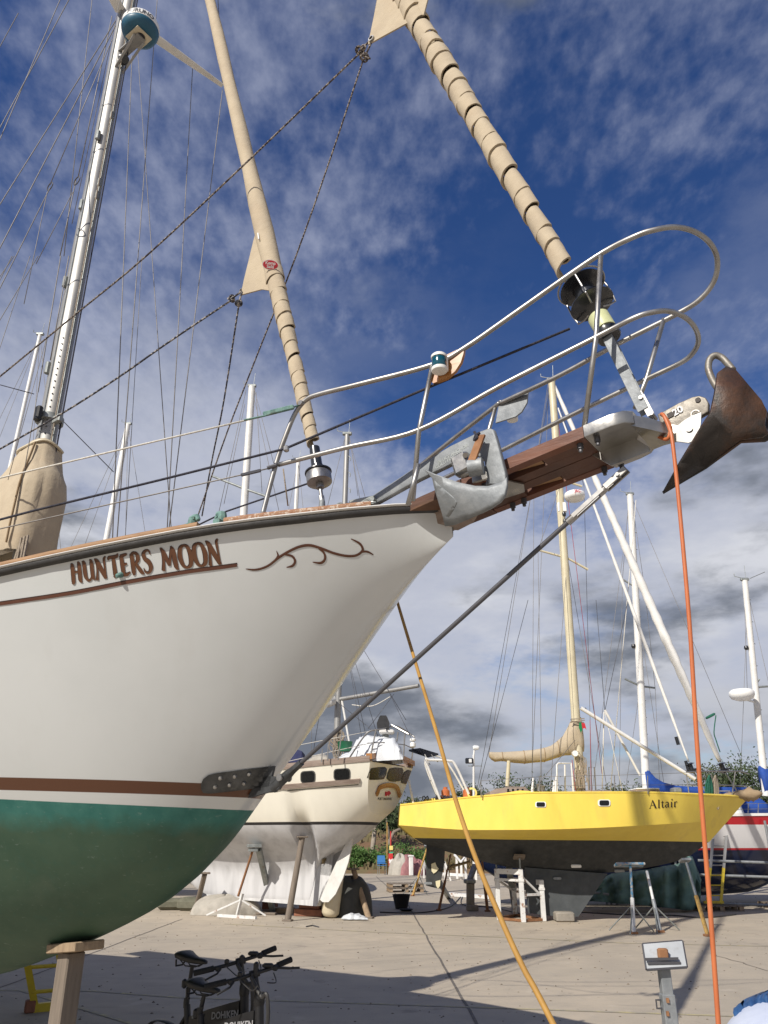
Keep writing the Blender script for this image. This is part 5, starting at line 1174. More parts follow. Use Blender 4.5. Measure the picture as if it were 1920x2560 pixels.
# loose things on her deck
def heap(pix,yo,depth,h,mt,name,label,cat,fr=c2,seed=1,parent=None):
    """a draped heap whose outline (top edge, left to right) is given; bottom follows the first/last point"""
    rnd=random.Random(seed); g=MB(); top=[fr(a,b,yo) for a,b in cr(pix,4)]; z0=min(top[0].z,top[-1].z)-h; rings=[]
    n=9
    for i,p in enumerate(top):
        rr=[]
        for k in range(n):
            f=k/(n-1); ang=math.pi*f; zz=z0+(p.z-z0)*max(0,math.sin(ang))**.55; dd=-math.cos(ang)*depth/2
            q=V((p.x,p.y,0))+V((0,1,0))*dd+V((rnd.uniform(-.03,.03),rnd.uniform(-.03,.03),zz+rnd.uniform(-.025,.025)*(1 if 0<k<n-1 else 0))); rr.append(q)
        rings.append(rr)
    g.loft(rings,closed=False); o=g.build(name,mt,parent,ang=180)
    return tag(o,label,cat) if label else o
heap([(845,1903),(852,1892),(880,1876),(893,1850),(910,1840),(935,1840),(960,1842),(985,1848),(1000,1872),(1008,1902)],-.45,1.1,.02,'white_tarp','tarpaulin','crumpled grey white cover heaped on the stern deck of the cream ketch','cover',seed=5)
heap([(765,1908),(775,1897),(795,1888),(815,1890),(828,1906)],-.9,.6,.02,'sack','sail_bundle','pale bundled cloth on the side deck of the cream ketch','cloth',seed=6)
bk=MB().lathe([(.15,-.10),(.19,.12),(.20,.13),(.18,.12),(.14,-.08)],c2(862,1868,-.3),(0,0,1),18).build('bucket','bucket_green'); tag(bk,'green bucket hanging by the mizzen mast of the cream ketch','bucket')
MB().tube([c2(853,1858,-.3),c2(861,1840,-.3),c2(871,1858,-.3)],.008,5).build('handle','rope_tan',bk)
ob=thing('outboard_motor','outboard motor with a black cowl clamped on the stern rail of the cream ketch','motor',c2(965,1870,-.55))
MB().loft([[c2(a,b,-.55)+V((0,d,0)) for a,d in ((x0,-.16),(x1,-.16),(x1,.16),(x0,.16))] for b,x0,x1 in ((1826,944,972),(1810,942,974),(1795,948,968),(1791,951,965))]).build('cowl','black_plastic',ob,ang=60)
MB().box(c2(967,1830,-.6),(.36,.25,.10),None,.03).build('bracket','alu_white',ob)
MB().beam(c2(963,1835,-.55),c2(964,1872,-.55),.12,.16,bev=.03).build('leg','galv_old',ob)
g=MB(); pc=c2(962,1878,-.6)
for k in range(3):
    a=k*2.09; e=V((math.cos(a),0,math.sin(a))); g.prism([pc,pc+e*.10+V((0,1,0)).cross(e)*.05,pc+e*.15,pc+e*.08-V((0,1,0)).cross(e)*.05],(0,1,0),.015)
g.build('propeller','sign_white',ob)
# ---- what holds her up
def prop(A,Bp,r,mt,label,cat='prop',name='boat_prop',foot=True,pad=True,group=None,foot_mt=None):
    t=thing(name,label,cat,V((A.x,A.y,0)),group); pole(t,A,Bp,r,r*.9,'post',mt)
    if pad: MB().box(Bp+V((0,0,.02)),(.26,.20,.04),M.Rotation(.3,3,'Z'),.008).build('pad',foot_mt or 'timber_grey',t)
    if foot: MB().box(V((A.x,A.y,.02)),(.22,.16,.04),M.Rotation(-.3,3,'Z'),.006).build('foot',foot_mt or 'timber_grey',t)
    return t
def on2(px,py,back=.1): 
    p=cs(px,py,0); return p if p else c2(px,py,-.6)
def towards(px,py,bx,by,Y=None): return D(bx,by,Y)
prop(G(719,2303),cs(752,2092,.06),.075,'timber_grey','round grey timber prop leaning under the cream ketch near its keel end')
prop(G(488,2279),c2(512,2185,-.8),.07,'timber_grey','square timber prop under the cream ketch, beside the green bottom of the near boat')
prop(G(922,2296),c2(884,2175,.9),.07,'timber','brown timber prop behind the rudder of the cream ketch')
t=thing('boat_stand','rusty braced stand with white foot and steel leg under the cream ketch','stand',G(592,2294))
f0=G(592,2292); hd=cs(640,2106,.10)
pole(t,f0+V((0,0,.45)),hd,.03,.03,'screw_post','rust',10); MB().beam(f0,f0+(hd-f0)*.33,.06,.06).build('sleeve','rusty_white',t)
for d in (V((-.75,.1,0)),V((.7,-.05,0))): MB().beam(f0+d+V((0,0,.03)),f0+(hd-f0)*.24,.035,.035).build('brace','rusty_white',t)
MB().beam(G(545,2292)+V((0,0,.03)),G(640,2298)+V((0,0,.03)),.07,.06).build('foot_bar','rusty_white',t)
MB().beam(G(683,2284)+V((0,0,.02)),hd+V((.1,.1,-.08)),.13,.11,bev=.01).build('steel_leg','galv_old',t)
MB().box(hd,(.34,.26,.08),M.Rotation(.3,3,'Z'),.01).box(hd-V((.02,.02,.09)),(.22,.18,.08),M.Rotation(.3,3,'Z'),.01).build('pad','galv_old',t)
for k,(px,py,w,h,mt,lb) in enumerate(((775,2292,.75,.16,'timber_red','reddish timber block on the ground under the keel heel of the cream ketch'),(772,2275,.55,.14,'timber_red','upper reddish timber block under the keel heel of the cream ketch'),(704,2285,.55,.13,'timber','brown timber block under the middle of the cream keel'),(672,2278,.3,.3,'timber_red','short upright red block left under the cream keel'))):
    p=G(px,py) if k!=1 else G(px,2292)+V((.05,.06,.16)); o=MB().box(p+V((0,.2,h/2)),(w,.35,h),M.Rotation(-.35,3,'Z'),.012).build('timber_block',mt); tag(o,lb,'block')
mound((*c2(560,2280,-.2)[:2],0),.9,.5,.42,'sack','sack','large pale sack lying under the cream ketch behind the white stand foot','sack',seed=8,noise=.06)
pb=G(505,2281)+V((-.1,.5,0))
o=MB().box(pb+V((0,0,.16)),(1.3,.55,.3),M.Rotation(-.25,3,'Z')@M.Rotation(.05,3,'X'),.08).build('rolled_cover','khaki_bag'); tag(o,'olive green folded cover bundle under the bow end of the cream keel','cover')
o=MB().box(pb+V((-.75,.35,.14)),(1.0,.5,.26),M.Rotation(.15,3,'Z'),.07).build('rolled_cover','khaki_bag'); tag(o,'second olive cover bundle, half hidden by the near green hull','cover')
def fender(px,py,h,r,lb):
    p=G(px,py); tag(MB().lathe([(.03,0),(r*.7,.02),(r,.10),(r,h-.12),(r*.7,h-.03),(.04,h),(.03,h+.05)],p+V((0,0,.005)),V((.12,.1,1)),18).build('fender','fender',ang=180),lb,'fender')
fender(824,2295,.95,.21,'tall cream fender standing below the rudder of the cream ketch'); fender(800,2290,.6,.12,'small cream fender beside the keel heel of the cream ketch')
mound((*G(872,2290)[:2],0),.55,.5,.85,'dark_tarp','tarpaulin','dark tarpaulin heap behind the rudder of the cream ketch','tarp',pw=5,seed=4,noise=.04)
tag(heap([(855,2297),(875,2288),(895,2290),(918,2298)],0,.3,.0,'white_tarp','cloth','grey rag on the ground beside the dark tarpaulin','cloth',fr=lambda a,b,y:G(a,2300)+V((0,0,(2300-b)*.012)),seed=2),'grey rag on the ground beside the dark tarpaulin','cloth')
wr=[G(660,2300),G(630,2302)]
for px,py,l,w,a_,lb in ((640,2286,1.1,.16,-.3,'plank lying flat on the ground behind the white stand foot'),(662,2280,.5,.12,.25,'short pale plank leaning on the timber under the cream ketch')):
    tag(MB().box(G(px,py)+V((0,0,.03)),(l,w,.05),M.Rotation(a_,3,'Z'),.006).build('plank','timber_grey'),lb,'plank')
tag(MB().tube([G(765,2318)+V((0,0,.012)),G(782,2316)+V((0,0,.02)),G(797,2319)+V((0,0,.012))],.012,6).build('stick','wire_dark'),'thin dark stick lying on the concrete in front of the cream ketch','stick')
# ================================================================== yellow sloop, broadside
B3=Frame((0,20.0),0.0); c3=B3.hit
alt=thing('sailing_boat','yellow hard-chined sloop with black bottom seen broadside, bow to the right','sailboat',(4.6,20,0))
def curve(pts):
    xs=[p[0] for p in pts]; ys=[p[1] for p in pts]; return lambda x: smooth(x,xs,ys)
bD=curve([(0,.92),(.2,1.2),(.45,1.42),(.65,1.36),(.8,1.05),(.92,.48),(1,.012)])
rows=[(curve([(0,1000.5),(1,1871)]),curve([(1000,2015),(1215,1992),(1342,1984),(1600,1983),(1700,1986),(1800,1990),(1871,1994)]),1.0),
      (curve([(0,997),(1,1822)]),curve([(997,2063),(1191,2075),(1350,2074),(1481,2070),(1764,2054),(1822,2050)]),1.04),
      (curve([(0,1035),(1,1773)]),curve([(1035,2095),(1365,2100),(1600,2102),(1773,2105)]),.50),
      (curve([(0,1062),(1,1770)]),curve([(1062,2112),(1191,2150),(1313,2174),(1450,2184),(1539,2180),(1650,2163),(1712,2146),(1770,2106)]),0.0)]
hm=MB(); rings=[]; ts=[0,.03]+[.06+.04*i for i in range(23)]+[.97,1]
for t in ts:
    rr=[]
    for px,py,k in rows:
        a=px(t); y=bD(t)*k; p=c3(a,py(a),y); rr.append((p.x,y,p.z))
    rings.append([V((x,20-y,z)) for x,y,z in rr]+[V((x,20+y,z)) for x,y,z in rr[-2::-1]])
n=len(rings[0]); vs=[p for r in rings for p in r]
for i in range(len(rings)-1):
    for j in range(n-1):
        a=i*n+j; hm.f.append((a,a+1,a+1+n,a+n)); hm.mi.append(1 if j in (2,3) else 0)
hm.v=vs; hm.f.append(tuple(range(n))); hm.mi.append(0)
ca=Cast(hm); ah=hm.build('hull',['yellow_hull','black_bottom'],alt,ang=12)
DZ=[(r[0].x,r[0].z,20-r[0].y) for r in rings]
g=MB(); rr=[[V((x,20-y*k,z-.015+.05*(1-k*k))) for k in (1,.5,0,-.5,-1)] for x,z,y in DZ]; g.loft(rr,closed=False).build('deck','yellow_hull',alt,ang=180)
for s in (1,-1): MB().tube([V((x,20-y*s*.985,z+.02)) for x,z,y in DZ],.022,6).build('toe_rail','cream_paint' if s<0 else 'yellow_hull',alt)
for r_ in ((1341,2006,1362,2017),(1498,2001,1522,2014)): window(ca,rrect(*r_,r=.3),alt,rim='sign_white',grow=1.28,t=.025)
# name: serif brush letters
AL={'A':(.95,[([(.12,.02),(.45,1.0)],[.05,.06]),([(.42,1.02),(.62,.5),(.80,.02)],[.08,.19,.17]),([(.25,.36),(.64,.38)],[.05,.05]),([(.02,.02),(.24,.02)],[.05,.05]),([(.66,.02),(.95,.02)],[.05,.05])]),
'l':(.34,[([(.17,1.02),(.17,.02)],[.15,.15]),([(.04,.02),(.32,.02)],[.05,.05]),([(.06,.98),(.17,1.0)],[.05,.05])]),
't':(.42,[([(.2,.85),(.2,.15),(.3,.02),(.42,.08)],[.09,.15,.09,.04]),([(.04,.66),(.4,.66)],[.06,.06])]),
'a':(.58,[([(.10,.55),(.24,.67),(.40,.58),(.41,.12),(.54,.02)],[.09,.07,.13,.14,.05]),([(.40,.40),(.16,.32),(.08,.15),(.22,.02),(.40,.16)],[.05,.08,.14,.08,.04])]),
'i':(.34,[([(.17,.66),(.17,.02)],[.15,.15]),([(.03,.02),(.32,.02)],[.05,.05]),([(.06,.64),(.17,.65)],[.05,.05])]),
'*':(.0,[([(-.17-.09,.93),(-.17+.09,.93)],[.04,.04]),([(-.17,.82),(-.17,1.04)],[.05,.05]),([(-.23,.87),(-.11,.99)],[.05,.05]),([(-.23,.99),(-.11,.87)],[.05,.05])]),
'r':(.5,[([(.15,.66),(.15,.02)],[.14,.15]),([(.03,.02),(.32,.02)],[.05,.05]),([(.18,.48),(.30,.64),(.44,.60)],[.05,.09,.12])])}
g=MB(); u=0; W_=sum(AL[c][0]+.05 for c in 'Altair')
for ch in 'Altai*r':
    for pts,wd in AL[ch][1]:
        def mp3(x,y,o): 
            return ca(1622+x*73/W_,2021.5-x*73/W_*.06-y*20.5,.006)
        brush(g,[(u+p[0],p[1]) for p in pts],wd,mp3,0,4)
    u+=AL[ch][0]+(.05 if ch!='*' else 0)
g.build('name_lettering','text_black',ah,fix=False)
# keel, skeg, rudder, propeller, anodes
MB().prism([c3(a,b) for a,b in ((1310,2168),(1516,2184),(1443,2291),(1371,2288),(1322,2282))],(0,1,0),.22).build('keel','grey_keel',alt)
MB().prism([c3(a,b) for a,b in ((1066,2112),(1112,2124),(1110,2165),(1098,2222),(1065,2214))],(0,1,0),.09).build('rudder','black_bottom',alt)
for poly in (((1078,2160),(1088,2156),(1092,2166),(1097,2172),(1090,2180),(1084,2184),(1079,2178)),((1089,2203),(1101,2200),(1100,2214),(1095,2222),(1090,2214))): MB().prism([c3(a,b,.06) for a,b in poly],(0,1,0),.02).build('primer_patch','patch_cream',alt)
pr=MB(); pc=c3(1122,2168)
pr.tube([pc,pc+V((.5,0,.12))],.03,8)
for k in range(3):
    a=k*2.09+.3; e=V((0,math.cos(a),math.sin(a))); pr.prism([pc,pc+e*.12+V((1,0,0)).cross(e)*.08,pc+e*.22,pc+e*.12-V((1,0,0)).cross(e)*.07],(1,.3,0),.02)
pr.build('propeller','prop_bronze',alt)
for px,py in ((1440,2164),(1548,2176),(1393,2196),(1070,2208)):
    P,n_=outline(ca,rrect(px-13,py-3,px+13,py+3,r=.5)) if ca(px,py,0) and px in(1440,1548) else ([c3(a,b,.13) for a,b in rrect(px-10,py-3,px+10,py+3,r=.5)],V((0,-1,0)))
    MB().prism([p+n_*.01 for p in P],n_,.04).build('anode','sign_white' if px in (1440,) else 'galv',alt)
# coachroof, hatches, deck gear
zd=lambda X: lerp(X,[p[0] for p in DZ],[p[1] for p in DZ])
def cbox(p0,p1,yo,d,name,mt,bev=.03):
    a=c3(*p0,yo); b=c3(*p1,yo); return MB().box(V(((a.x+b.x)/2,20,(a.z+b.z)/2)),(abs(b.x-a.x),d,abs(a.z-b.z)),None,bev).build(name,mt,alt)
g=MB(); rr=[]
for px,py in ((1055,2010),(1062,1998),(1080,1996),(1190,1992),(1275,1980),(1300,1976),(1335,1978),(1350,1990)):
    p=c3(px,py,.7); rr.append([V((p.x,20-.75,zd(p.x)-.03)),V((p.x,20-.68,p.z)),V((p.x,20+.68,p.z)),V((p.x,20+.75,zd(p.x)-.03))])
g.loft(rr).build('coachroof','yellow_hull',alt,ang=20)
g=MB(); rr=[]
for px,py,z in ((1225,1979,0),(1240,1972,1),(1275,1966,1),(1312,1966,1),(1330,1982,1)):
    p=c3(px,py,.55); rr.append([V((p.x,20-.6,p.z-.22)),V((p.x,20-.5,p.z)),V((p.x,20+.5,p.z)),V((p.x,20+.6,p.z-.22))])
g.loft(rr).build('companion_hood','teak_grey',alt)
for k in range(4):
    px=1268+k*12; MB().prism([c3(a,b,.60) for a,b in ((px,1972),(px+5,1972),(px+5,1981),(px,1981))],(0,1,0),.02).build('hood_window','glass_dark',alt)
cbox((1462,1976),(1530,1984),.3,.8,'fore_hatch','teak_grey'); cbox((1588,1972),(1650,1984),.3,.7,'sail_locker_hatch','teak_grey'); cbox((1590,1970),(1648,1974),.3,.72,'hatch_lid','sign_white'); cbox((1686,1968),(1708,1982),.2,.35,'vent_dome','galv'); cbox((1320,1979),(1366,1984),.9,.3,'winch_base','teak_dark')
for px,py in ((1348,1968),(1356,1972)): MB().lathe([(.06,-.05),(.05,.04),(.06,.1),(.02,.11)],c3(px,py+4,.9),(0,0,1),12).build('winch','steel',alt)
# mast, boom with sail cover, poles
mb_=c3(1453,1986); mt_=c3(1379,952)
am=pole(alt,mb_,mt_,.115,.105,'mast','cream_paint',18)
trucks(am,mt_)
for px,a_,b_ in ((1398,(1335,1186),(1400,1195)),):
    pass
for (a,b) in (((1330,1185),(1405,1200)),((1405,1200),(1455,1216)),((1345,1375),(1418,1395)),((1418,1395),(1470,1424))): pole(am,c3(*a),c3(*b),.03,.035,'spreader','cream_paint',8)
rdm=c3(1428,1246); MB().lathe([(.10,-.12),(.25,-.08),(.29,.0),(.28,.10),(.2,.15)],rdm+V((.08,-.1,0)),(0,0,1),24).build('radar_dome','radar_white',am,ang=60); MB().box(c3(1404,1270),(.25,.2,.3),None,.02).build('radar_bracket','sign_white',am)
text_part('JRC',.12,rdm+V((.1,-.40,.05)),(1,0,0),(0,0,1),'radar_word','label_red',am,.002)
for px,py in ((1410,1285),(1412,1303)): MB().lathe([(.05,-.06),(.06,.0),(.04,.06)],c3(px,py,.1),(0,0,1),10).build('mast_lamp','drum_black',am)
g=MB(); rr=[]; rnd=random.Random(12)
prof=[(1223,1881,1893),(1228,1880,1899),(1236,1880,1905),(1255,1880,1903),(1285,1879,1907),(1310,1877,1909),(1335,1874,1907),(1360,1870,1905),(1378,1865,1899),(1395,1853,1893),(1410,1838,1890),(1420,1822,1888),(1428,1808,1886),(1436,1796,1884),(1446,1792,1882),(1456,1794,1878)]
for i,(px,t,b) in enumerate(prof):
    A_=c3(px,t); B_=c3(px,b); c=(A_+B_)/2; h=(A_-B_).z/2; w=.13+.02*math.sin(i*1.1)
    rr.append([c+V((0,w*math.cos(k)*(1+.12*math.sin(3*k+i)),h*math.sin(k)*(1+.05*math.sin(4*k+i*1.7)))) for k in [j*2*math.pi/18 for j in range(18)]])
cvr=g.loft(rr).build('boom_cover','canvas',alt,ang=180)
for i in (3,5,7,9): MB().tube(rr[i]+[rr[i][0]],.012,5).build('cover_tie','canvas_dark',cvr)
for a,b,c_ in (((1425,1806),(1462,1800),1),((1427,1802),(1460,1806),1),((1426,1798),(1461,1796),1)): pole(cvr,c3(*a,.2),c3(*b,.2),.012,.012,'lashing','rope_tan',6)
pole(alt,c3(1268,1966,.1),c3(1272,1902,.1),.05,.045,'boom_gallows','cream_paint')
pole(alt,c3(1452,1770,.1),c3(1738,1948,.25),.05,.045,'spinnaker_pole','alu_white'); MB().tube([c3(1452,1769,.1),c3(1475,1784,.12),c3(1462,1770,.1)],.02,6).tube([c3(1735,1946,.25),c3(1740,1949,.25)],.03,8).build('pole_end','drum_black',alt)
pole(alt,c3(1512,1775,-.2),c3(1600,1938,-.3),.035,.03,'stowed_pole','alu_white')
fl=thing('flag','small green and red flag tied to the mast of the yellow sloop','flag',c3(1455,1812))
MB().prism([c3(a,b,.25) for a,b in ((1448,1806),(1453,1806),(1456,1824),(1452,1832),(1447,1818))],(0,1,0),.01).build('green_half','flag_green',fl); MB().prism([c3(a,b,.25) for a,b in ((1454,1807),(1462,1808),(1466,1824),(1462,1820),(1456,1822))],(0,1,0),.01).build('red_half','flag_red',fl)
g=MB(); rnd=random.Random(3)
for k in range(22):
    c=c3(1452+rnd.uniform(-14,14),1900+rnd.uniform(0,70),.15); s=.08+rnd.uniform(0,.10); g.tube([c+V((s*.4*math.cos(t),0,s*1.4*math.sin(t))) for t in [j*.63 for j in range(11)]],.010,5)
g.build('coiled_lines','rope_tan',alt)
MB().lathe([(.07,-.05),(.07,.05)],c3(1437,1884,.2),(0,1,0),16).build('mast_winch','sign_white',alt)
W3=lambda a,b,ya=0,yb=0,w=1.5,m='wire': (c3(*a,ya),c3(*b,yb),w,m)
wires(alt,[W3((1374,955),(1222,1885),0,0,1.2),W3((1320,1500),(1192,1990),0,0,1.4,'wire_dark'),W3((1378,960),(1188,2000),0,0,1.2,'wire_dark'),W3((1370,960),(1335,1190),0,1,1.2),W3((1335,1190),(1330,1985),1,1.2,1.2),W3((1372,965),(1330,1930),0,1.2,1.2),W3((1384,960),(1460,1215),0,-1,1.2),W3((1460,1215),(1480,1985),-1,-1.1,1.2),W3((1418,1400),(1375,1985),0,1.2,1.3),W3((1405,1200),(1345,1376),0,1,1.2),W3((1345,1376),(1355,1985),1,1.2,1.2),W3((1385,970),(1505,1935),0,.2,1.3,'rope_red'),W3((1420,1400),(1520,1985),0,-.8,1.2),W3((1510,1780),(1505,1990),0,0,3,'rope_white'),W3((1570,1500),(1512,1778),-.4,-.2,1.4,'wire_dark'),W3((1490,1500),(1512,1775),-.4,-.2,1.4,'wire_dark'),W3((1525,1990),(1590,1250),-.5,-.5,2,'rope_white'),W3((1512,1780),(1558,1985),0,.6,1.6,'rope_white'),W3((1438,1850),(1320,1990),.2,.9,1.3),W3((1350,1985),(1352,1860),1.2,1.1,1.4),W3((1475,1800),(1478,1985),.5,.9,1.4,'rope_red'),W3((1430,1900),(1440,1985),.2,.4,1.5,'rope_red')])
# headsails rolled on the forestays
for (a,b,c_,w0,w1,nm) in (((1383,958),(1800,1905),None,9,15,'furled_genoa'),((1395,1020),(1722,1905),None,4,6,'furled_staysail')):
    A_=c3(*b); T_=c3(*a); g=MB(); rr=[]; ax=(T_-A_); n_=60
    for i in range(n_+1):
        f=i/n_; p=A_+ax*f; wv=1.25*lerp(f,[0,.04,.25,.55,1],[w1*.5,w1*.75,w1*1.2,w1,w0*.7]); r=pw_rad(wv,p)*(1+.10*math.sin(i*2.3)); u_=V((0,1,0)); v_=ax.normalized().cross(u_)
        rr.append([p+(u_*math.cos(k)+v_*math.sin(k))*r for k in [j*2*math.pi/12 for j in range(12)]])
    fs=g.loft(rr).build(nm,'white_paint',alt,ang=180)
    d_=A_-ax.normalized()*.12; MB().lathe([(.03,-.15),(.13,-.1),(.14,-.06),(.06,-.04),(.06,.05),(.13,.07),(.05,.1)],d_,ax,18).build('furling_drum','drum_black',fs); pole(fs,d_,V((d_.x+.32,20,zd(d_.x)+.02)),.02,.02,'foil','galv',8)
    if nm=='furled_genoa':
        for px,py in ((1772,1785),(1783,1820)):
            pass
        p=c3(1776,1790); MB().tube([p+V((.10*math.cos(t),.10*math.sin(t),.05*math.cos(t))) for t in [k*.52 for k in range(13)]],.03,6).tube(cr([p+V((.1,-.1,0)),c3(1785,1830,.15),c3(1790,1850,.12),c3(1800,1880,.2)],4),.014,6).build('tie_line','rope_green',fs)
MB().tube([c3(1690,1842),c3(1696,1862)],.045,10).tube([c3(1714,1902),c3(1722,1930)],.04,10).build('stay_cover','drum_black',alt)
# pulpit, stanchions and guard wires
pp=MB()
for a,b in (((1722,1982),(1716,1935)),((1790,1985),(1778,1936)),((1830,1988),(1838,1930))):
    pp.tube([c3(*a,.5 if a[0]<1750 else .25),c3(*b,.5 if a[0]<1750 else .3)],.016,8)
pp.tube([c3(*p) for p in ((1716,1930,.5),(1778,1928,.35),(1850,1928,.15),(1872,1935,0))],.017,8).tube([c3(*p) for p in ((1716,1962,.5),(1790,1962,.35),(1868,1965,.05))],.013,8)
pp.build('pulpit','steel',alt)
for px,py,h in ((1203,1994,44),(1349,1984,44),(1537,1984,46),(1620,1985,46)): pole(alt,c3(px,py,1.3),c3(px-1,py-h,1.3),.013,.012,'stanchion','steel',8)
wires(alt,[W3((1203,1952),(1349,1942),1.3,1.3,1.1),W3((1349,1942),(1537,1938),1.3,1.3,1.1),W3((1537,1938),(1716,1932),1.3,.5,1.1),W3((1203,1974),(1349,1964),1.3,1.3,1.1),W3((1349,1964),(1716,1962),1.3,.5,1.1)],'wire','guard_wire')
# mast pulpits, wheel-house arch at the stern
for pts in ([(1393,1985,.7),(1392,1912,.7),(1396,1908,.7),(1428,1908,.7),(1434,1985,.7)],[(1413,1985,.4),(1412,1912,.4)],[(1474,1985,-.6),(1472,1918,-.6),(1486,1918,-.6),(1490,1985,-.6)]): MB().tube([c3(*p) for p in pts],.02,8).build('mast_rail','alu_white',alt)
for px,py in ((1330,1945),(1383,1950),(1388,1940)): pole(alt,c3(px,1985,1.2),c3(px+3,py,1.2),.035,.02,'shroud_cover','white_paint',8)
MB().tube([c3(*p) for p in cr([(1100,1998,.9),(1066,1905,.9),(1075,1900,.9),(1120,1902,.9),(1138,1912,.9),(1172,1985,.9)],5)],.03,8).build('stern_arch','alu_white',alt)
MB().tube([c3(*p) for p in cr([(1094,1995,-.7),(1062,1900,-.7),(1110,1898,-.7),(1165,1985,-.7)],5)],.025,8).tube([c3(1064,1904,.9),c3(1062,1900,-.7)],.025,8).build('stern_arch','alu_white',alt)
pole(alt,c3(1034,2010,.6),c3(1022,1950,.6),.03,.025,'flag_staff','alu_white',8)
rnd=random.Random(17)
g=MB()
for k in range(9): 
    p=c3(1062+rnd.uniform(0,70),2002+rnd.uniform(-3,3),.8); g.tube([p+V((.07*math.cos(t),.1*math.sin(t),.05*math.sin(2*t)+.05)) for t in [j*.7 for j in range(10)]],.012,5)
g.build('mooring_lines','rope_black',alt)
for px,mt,lb in ((1114,'orange_hose','orange fuel can on the stern deck of the yellow sloop'),(1168,'orange_hose','orange and white canister beside the stern arch of the yellow sloop')):
    p=c3(px,1990,.5); o=MB().lathe([(.08,-.12),(.10,-.1),(.10,.06),(.05,.10),(.05,.14)],p+V((0,0,.06)),(0,0,1),14).build('canister',mt); tag(o,lb,'canister')
tag(MB().lathe([(.08,-.03),(.12,-.025),(.12,.025),(.08,.03)],c3(1180,1982,.7),(.2,1,.1),20,caps=False).build('life_ring','sign_yellow'),'yellow horseshoe buoy on the stern rail of the yellow sloop','buoy')
# bow: brown cover, green and tan coils hanging over the side
g=MB(); rr=[]; rnd=random.Random(21)
for i in range(15):
    px=1790+i*8.2; t_=lerp(px,[1790,1830,1860,1880,1905],[1987,1980,1975,1968,1978]); b_=lerp(px,[1790,1840,1870,1890,1905],[1990,1996,2003,2002,1988])
    A_=c3(px,t_,.12); B_=c3(px,b_,.12); c=(A_+B_)/2; h=max(.02,(A_.z-B_.z)/2); rr.append([V((c.x,20,c.z))+V((0,.28*math.cos(k)*(1-.03*i),h*math.sin(k)*(1+.2*math.sin(3*k+i*2)))) for k in [j*2*math.pi/14 for j in range(14)]])
tag(g.loft(rr).build('tarpaulin','canvas_dark',ang=180),'brown cover rolled over the bow tip of the yellow sloop','cover')
for px,mt,w,lb in ((1773,'rope_green',8,'green rope coil hanging over the bow of the yellow sloop'),(1788,'rope_tan',6,'tan rope coil hanging beside the green one on the yellow bow')):
    g=MB(); rnd=random.Random(px)
    for k in range(8):
        x=px+rnd.uniform(-w,w); y1=2005+rnd.uniform(-8,18); yy=.40-(x-1770)*.004
        g.tube([c3(a,b,yy+.07) for a,b in cr([(px,1938),(x-3,1965),(x-2,y1),(x+2,y1+6),(x+4,y1-2),(x+3,1965),(px+1,1938)],4)],.016,5)
    tag(g.build('rope_coil',mt,ang=180),lb,'rope')
# ---- supports under the yellow sloop
fr=thing('support_frame','white rusty steel frame standing under the yellow sloop','frame',G(1300,2303))
fa=[G(1248,2300),G(1309,2306),G(1360,2303),G(1297,2296)+V((0,.5,0))]
tops=[D(1250,2172,fa[0].y),D(1310,2172,fa[1].y),D(1357,2200,fa[2].y),D(1298,2200,fa[3].y)]
for a,t in zip(fa,tops):
    MB().beam(V((a.x,a.y,0)),V((a.x,a.y,t.z)),.105,.105,bev=.008).build('leg','rusty_white',fr); MB().box(V((a.x,a.y,t.z*.78)),(.13,.13,.06),None,.006).build('collar','rusty_white',fr)
q=lambda i,z: V((fa[i].x,fa[i].y,z))
for i,j,z,w in ((0,1,tops[0].z-.05,.11),(3,2,tops[2].z-.05,.11),(0,1,.85,.05),(1,2,.55,.05),(3,2,.55,.05)): MB().beam(q(i,z),q(j,z),w,w).build('cross_bar','rusty_white',fr)
MB().beam(q(0,.85),q(3,.55),.04,.04).build('brace','rusty_white',fr); MB().beam(q(1,.95),q(2,.5),.04,.04).build('brace','rusty_white',fr)
for i,j in ((0,1),(1,2),(2,3),(3,0)): MB().beam(q(i,.035),q(j,.035),.06,.05).build('floor_bar','rust',fr)
for px,py in ((1253,2146),(1308,2144)):
    t=ca(px,py,.0) or c3(px,py,.9); i=0 if px<1280 else 1; b=q(i,tops[i].z); h=V((b.x,b.y,tops[i].z+.22))
    pole(fr,b,h,.02,.02,'screw','galv_old',8); MB().box(h+V((0,.05,.03)),(.26,.24,.05),M.Rotation(-.35,3,'X'),.006).build('pad','timber_grey',fr)
def tripod(px,py,tx,ty,yo,mts,lb,r=.035,legs=True,padw=.6):
    A_=G(px,py); T_=D(tx,ty,A_.y+yo); t=thing('boat_stand',lb,'stand',A_)
    m1=A_+(T_-A_)*.52; pole(t,A_+V((0,0,.01)),m1,r*1.15,r*1.15,'sleeve',mts[0]); pole(t,m1,T_,r*.8,r*.8,'screw_post',mts[1])
    if legs:
        for a in (.2,2.3,4.4): pole(t,A_+(T_-A_)*.42,A_+V((.5*math.cos(a),.5*math.sin(a)+.2,.015)),.014,.014,'leg','galv_old',6)
    if padw: MB().box(T_+V((0,.05,.03)),(padw,.22,.05),M.Rotation(-.25,3,'X'),.006).build('pad',mts[2],t)
    MB().box(V((A_.x,A_.y,.02)),(.14,.14,.04),None,.005).build('foot','rust',t); return t
tripod(1585,2335,1576,2166,.35,['rusty_white','prop_blue','prop_blue'],'blue and white stand with wide blue pad under the yellow sloop')
tripod(1651,2331,1617,2178,.6,['galv','rusty_white','galv'],'grey leaning stand right of the blue padded one under the yellow sloop',padw=0)
tripod(1770,2341,1715,2155,.9,['prop_ochre','galv_old','galv'],'ochre yellow pole prop under the bow of the yellow sloop',legs=False,padw=.2)
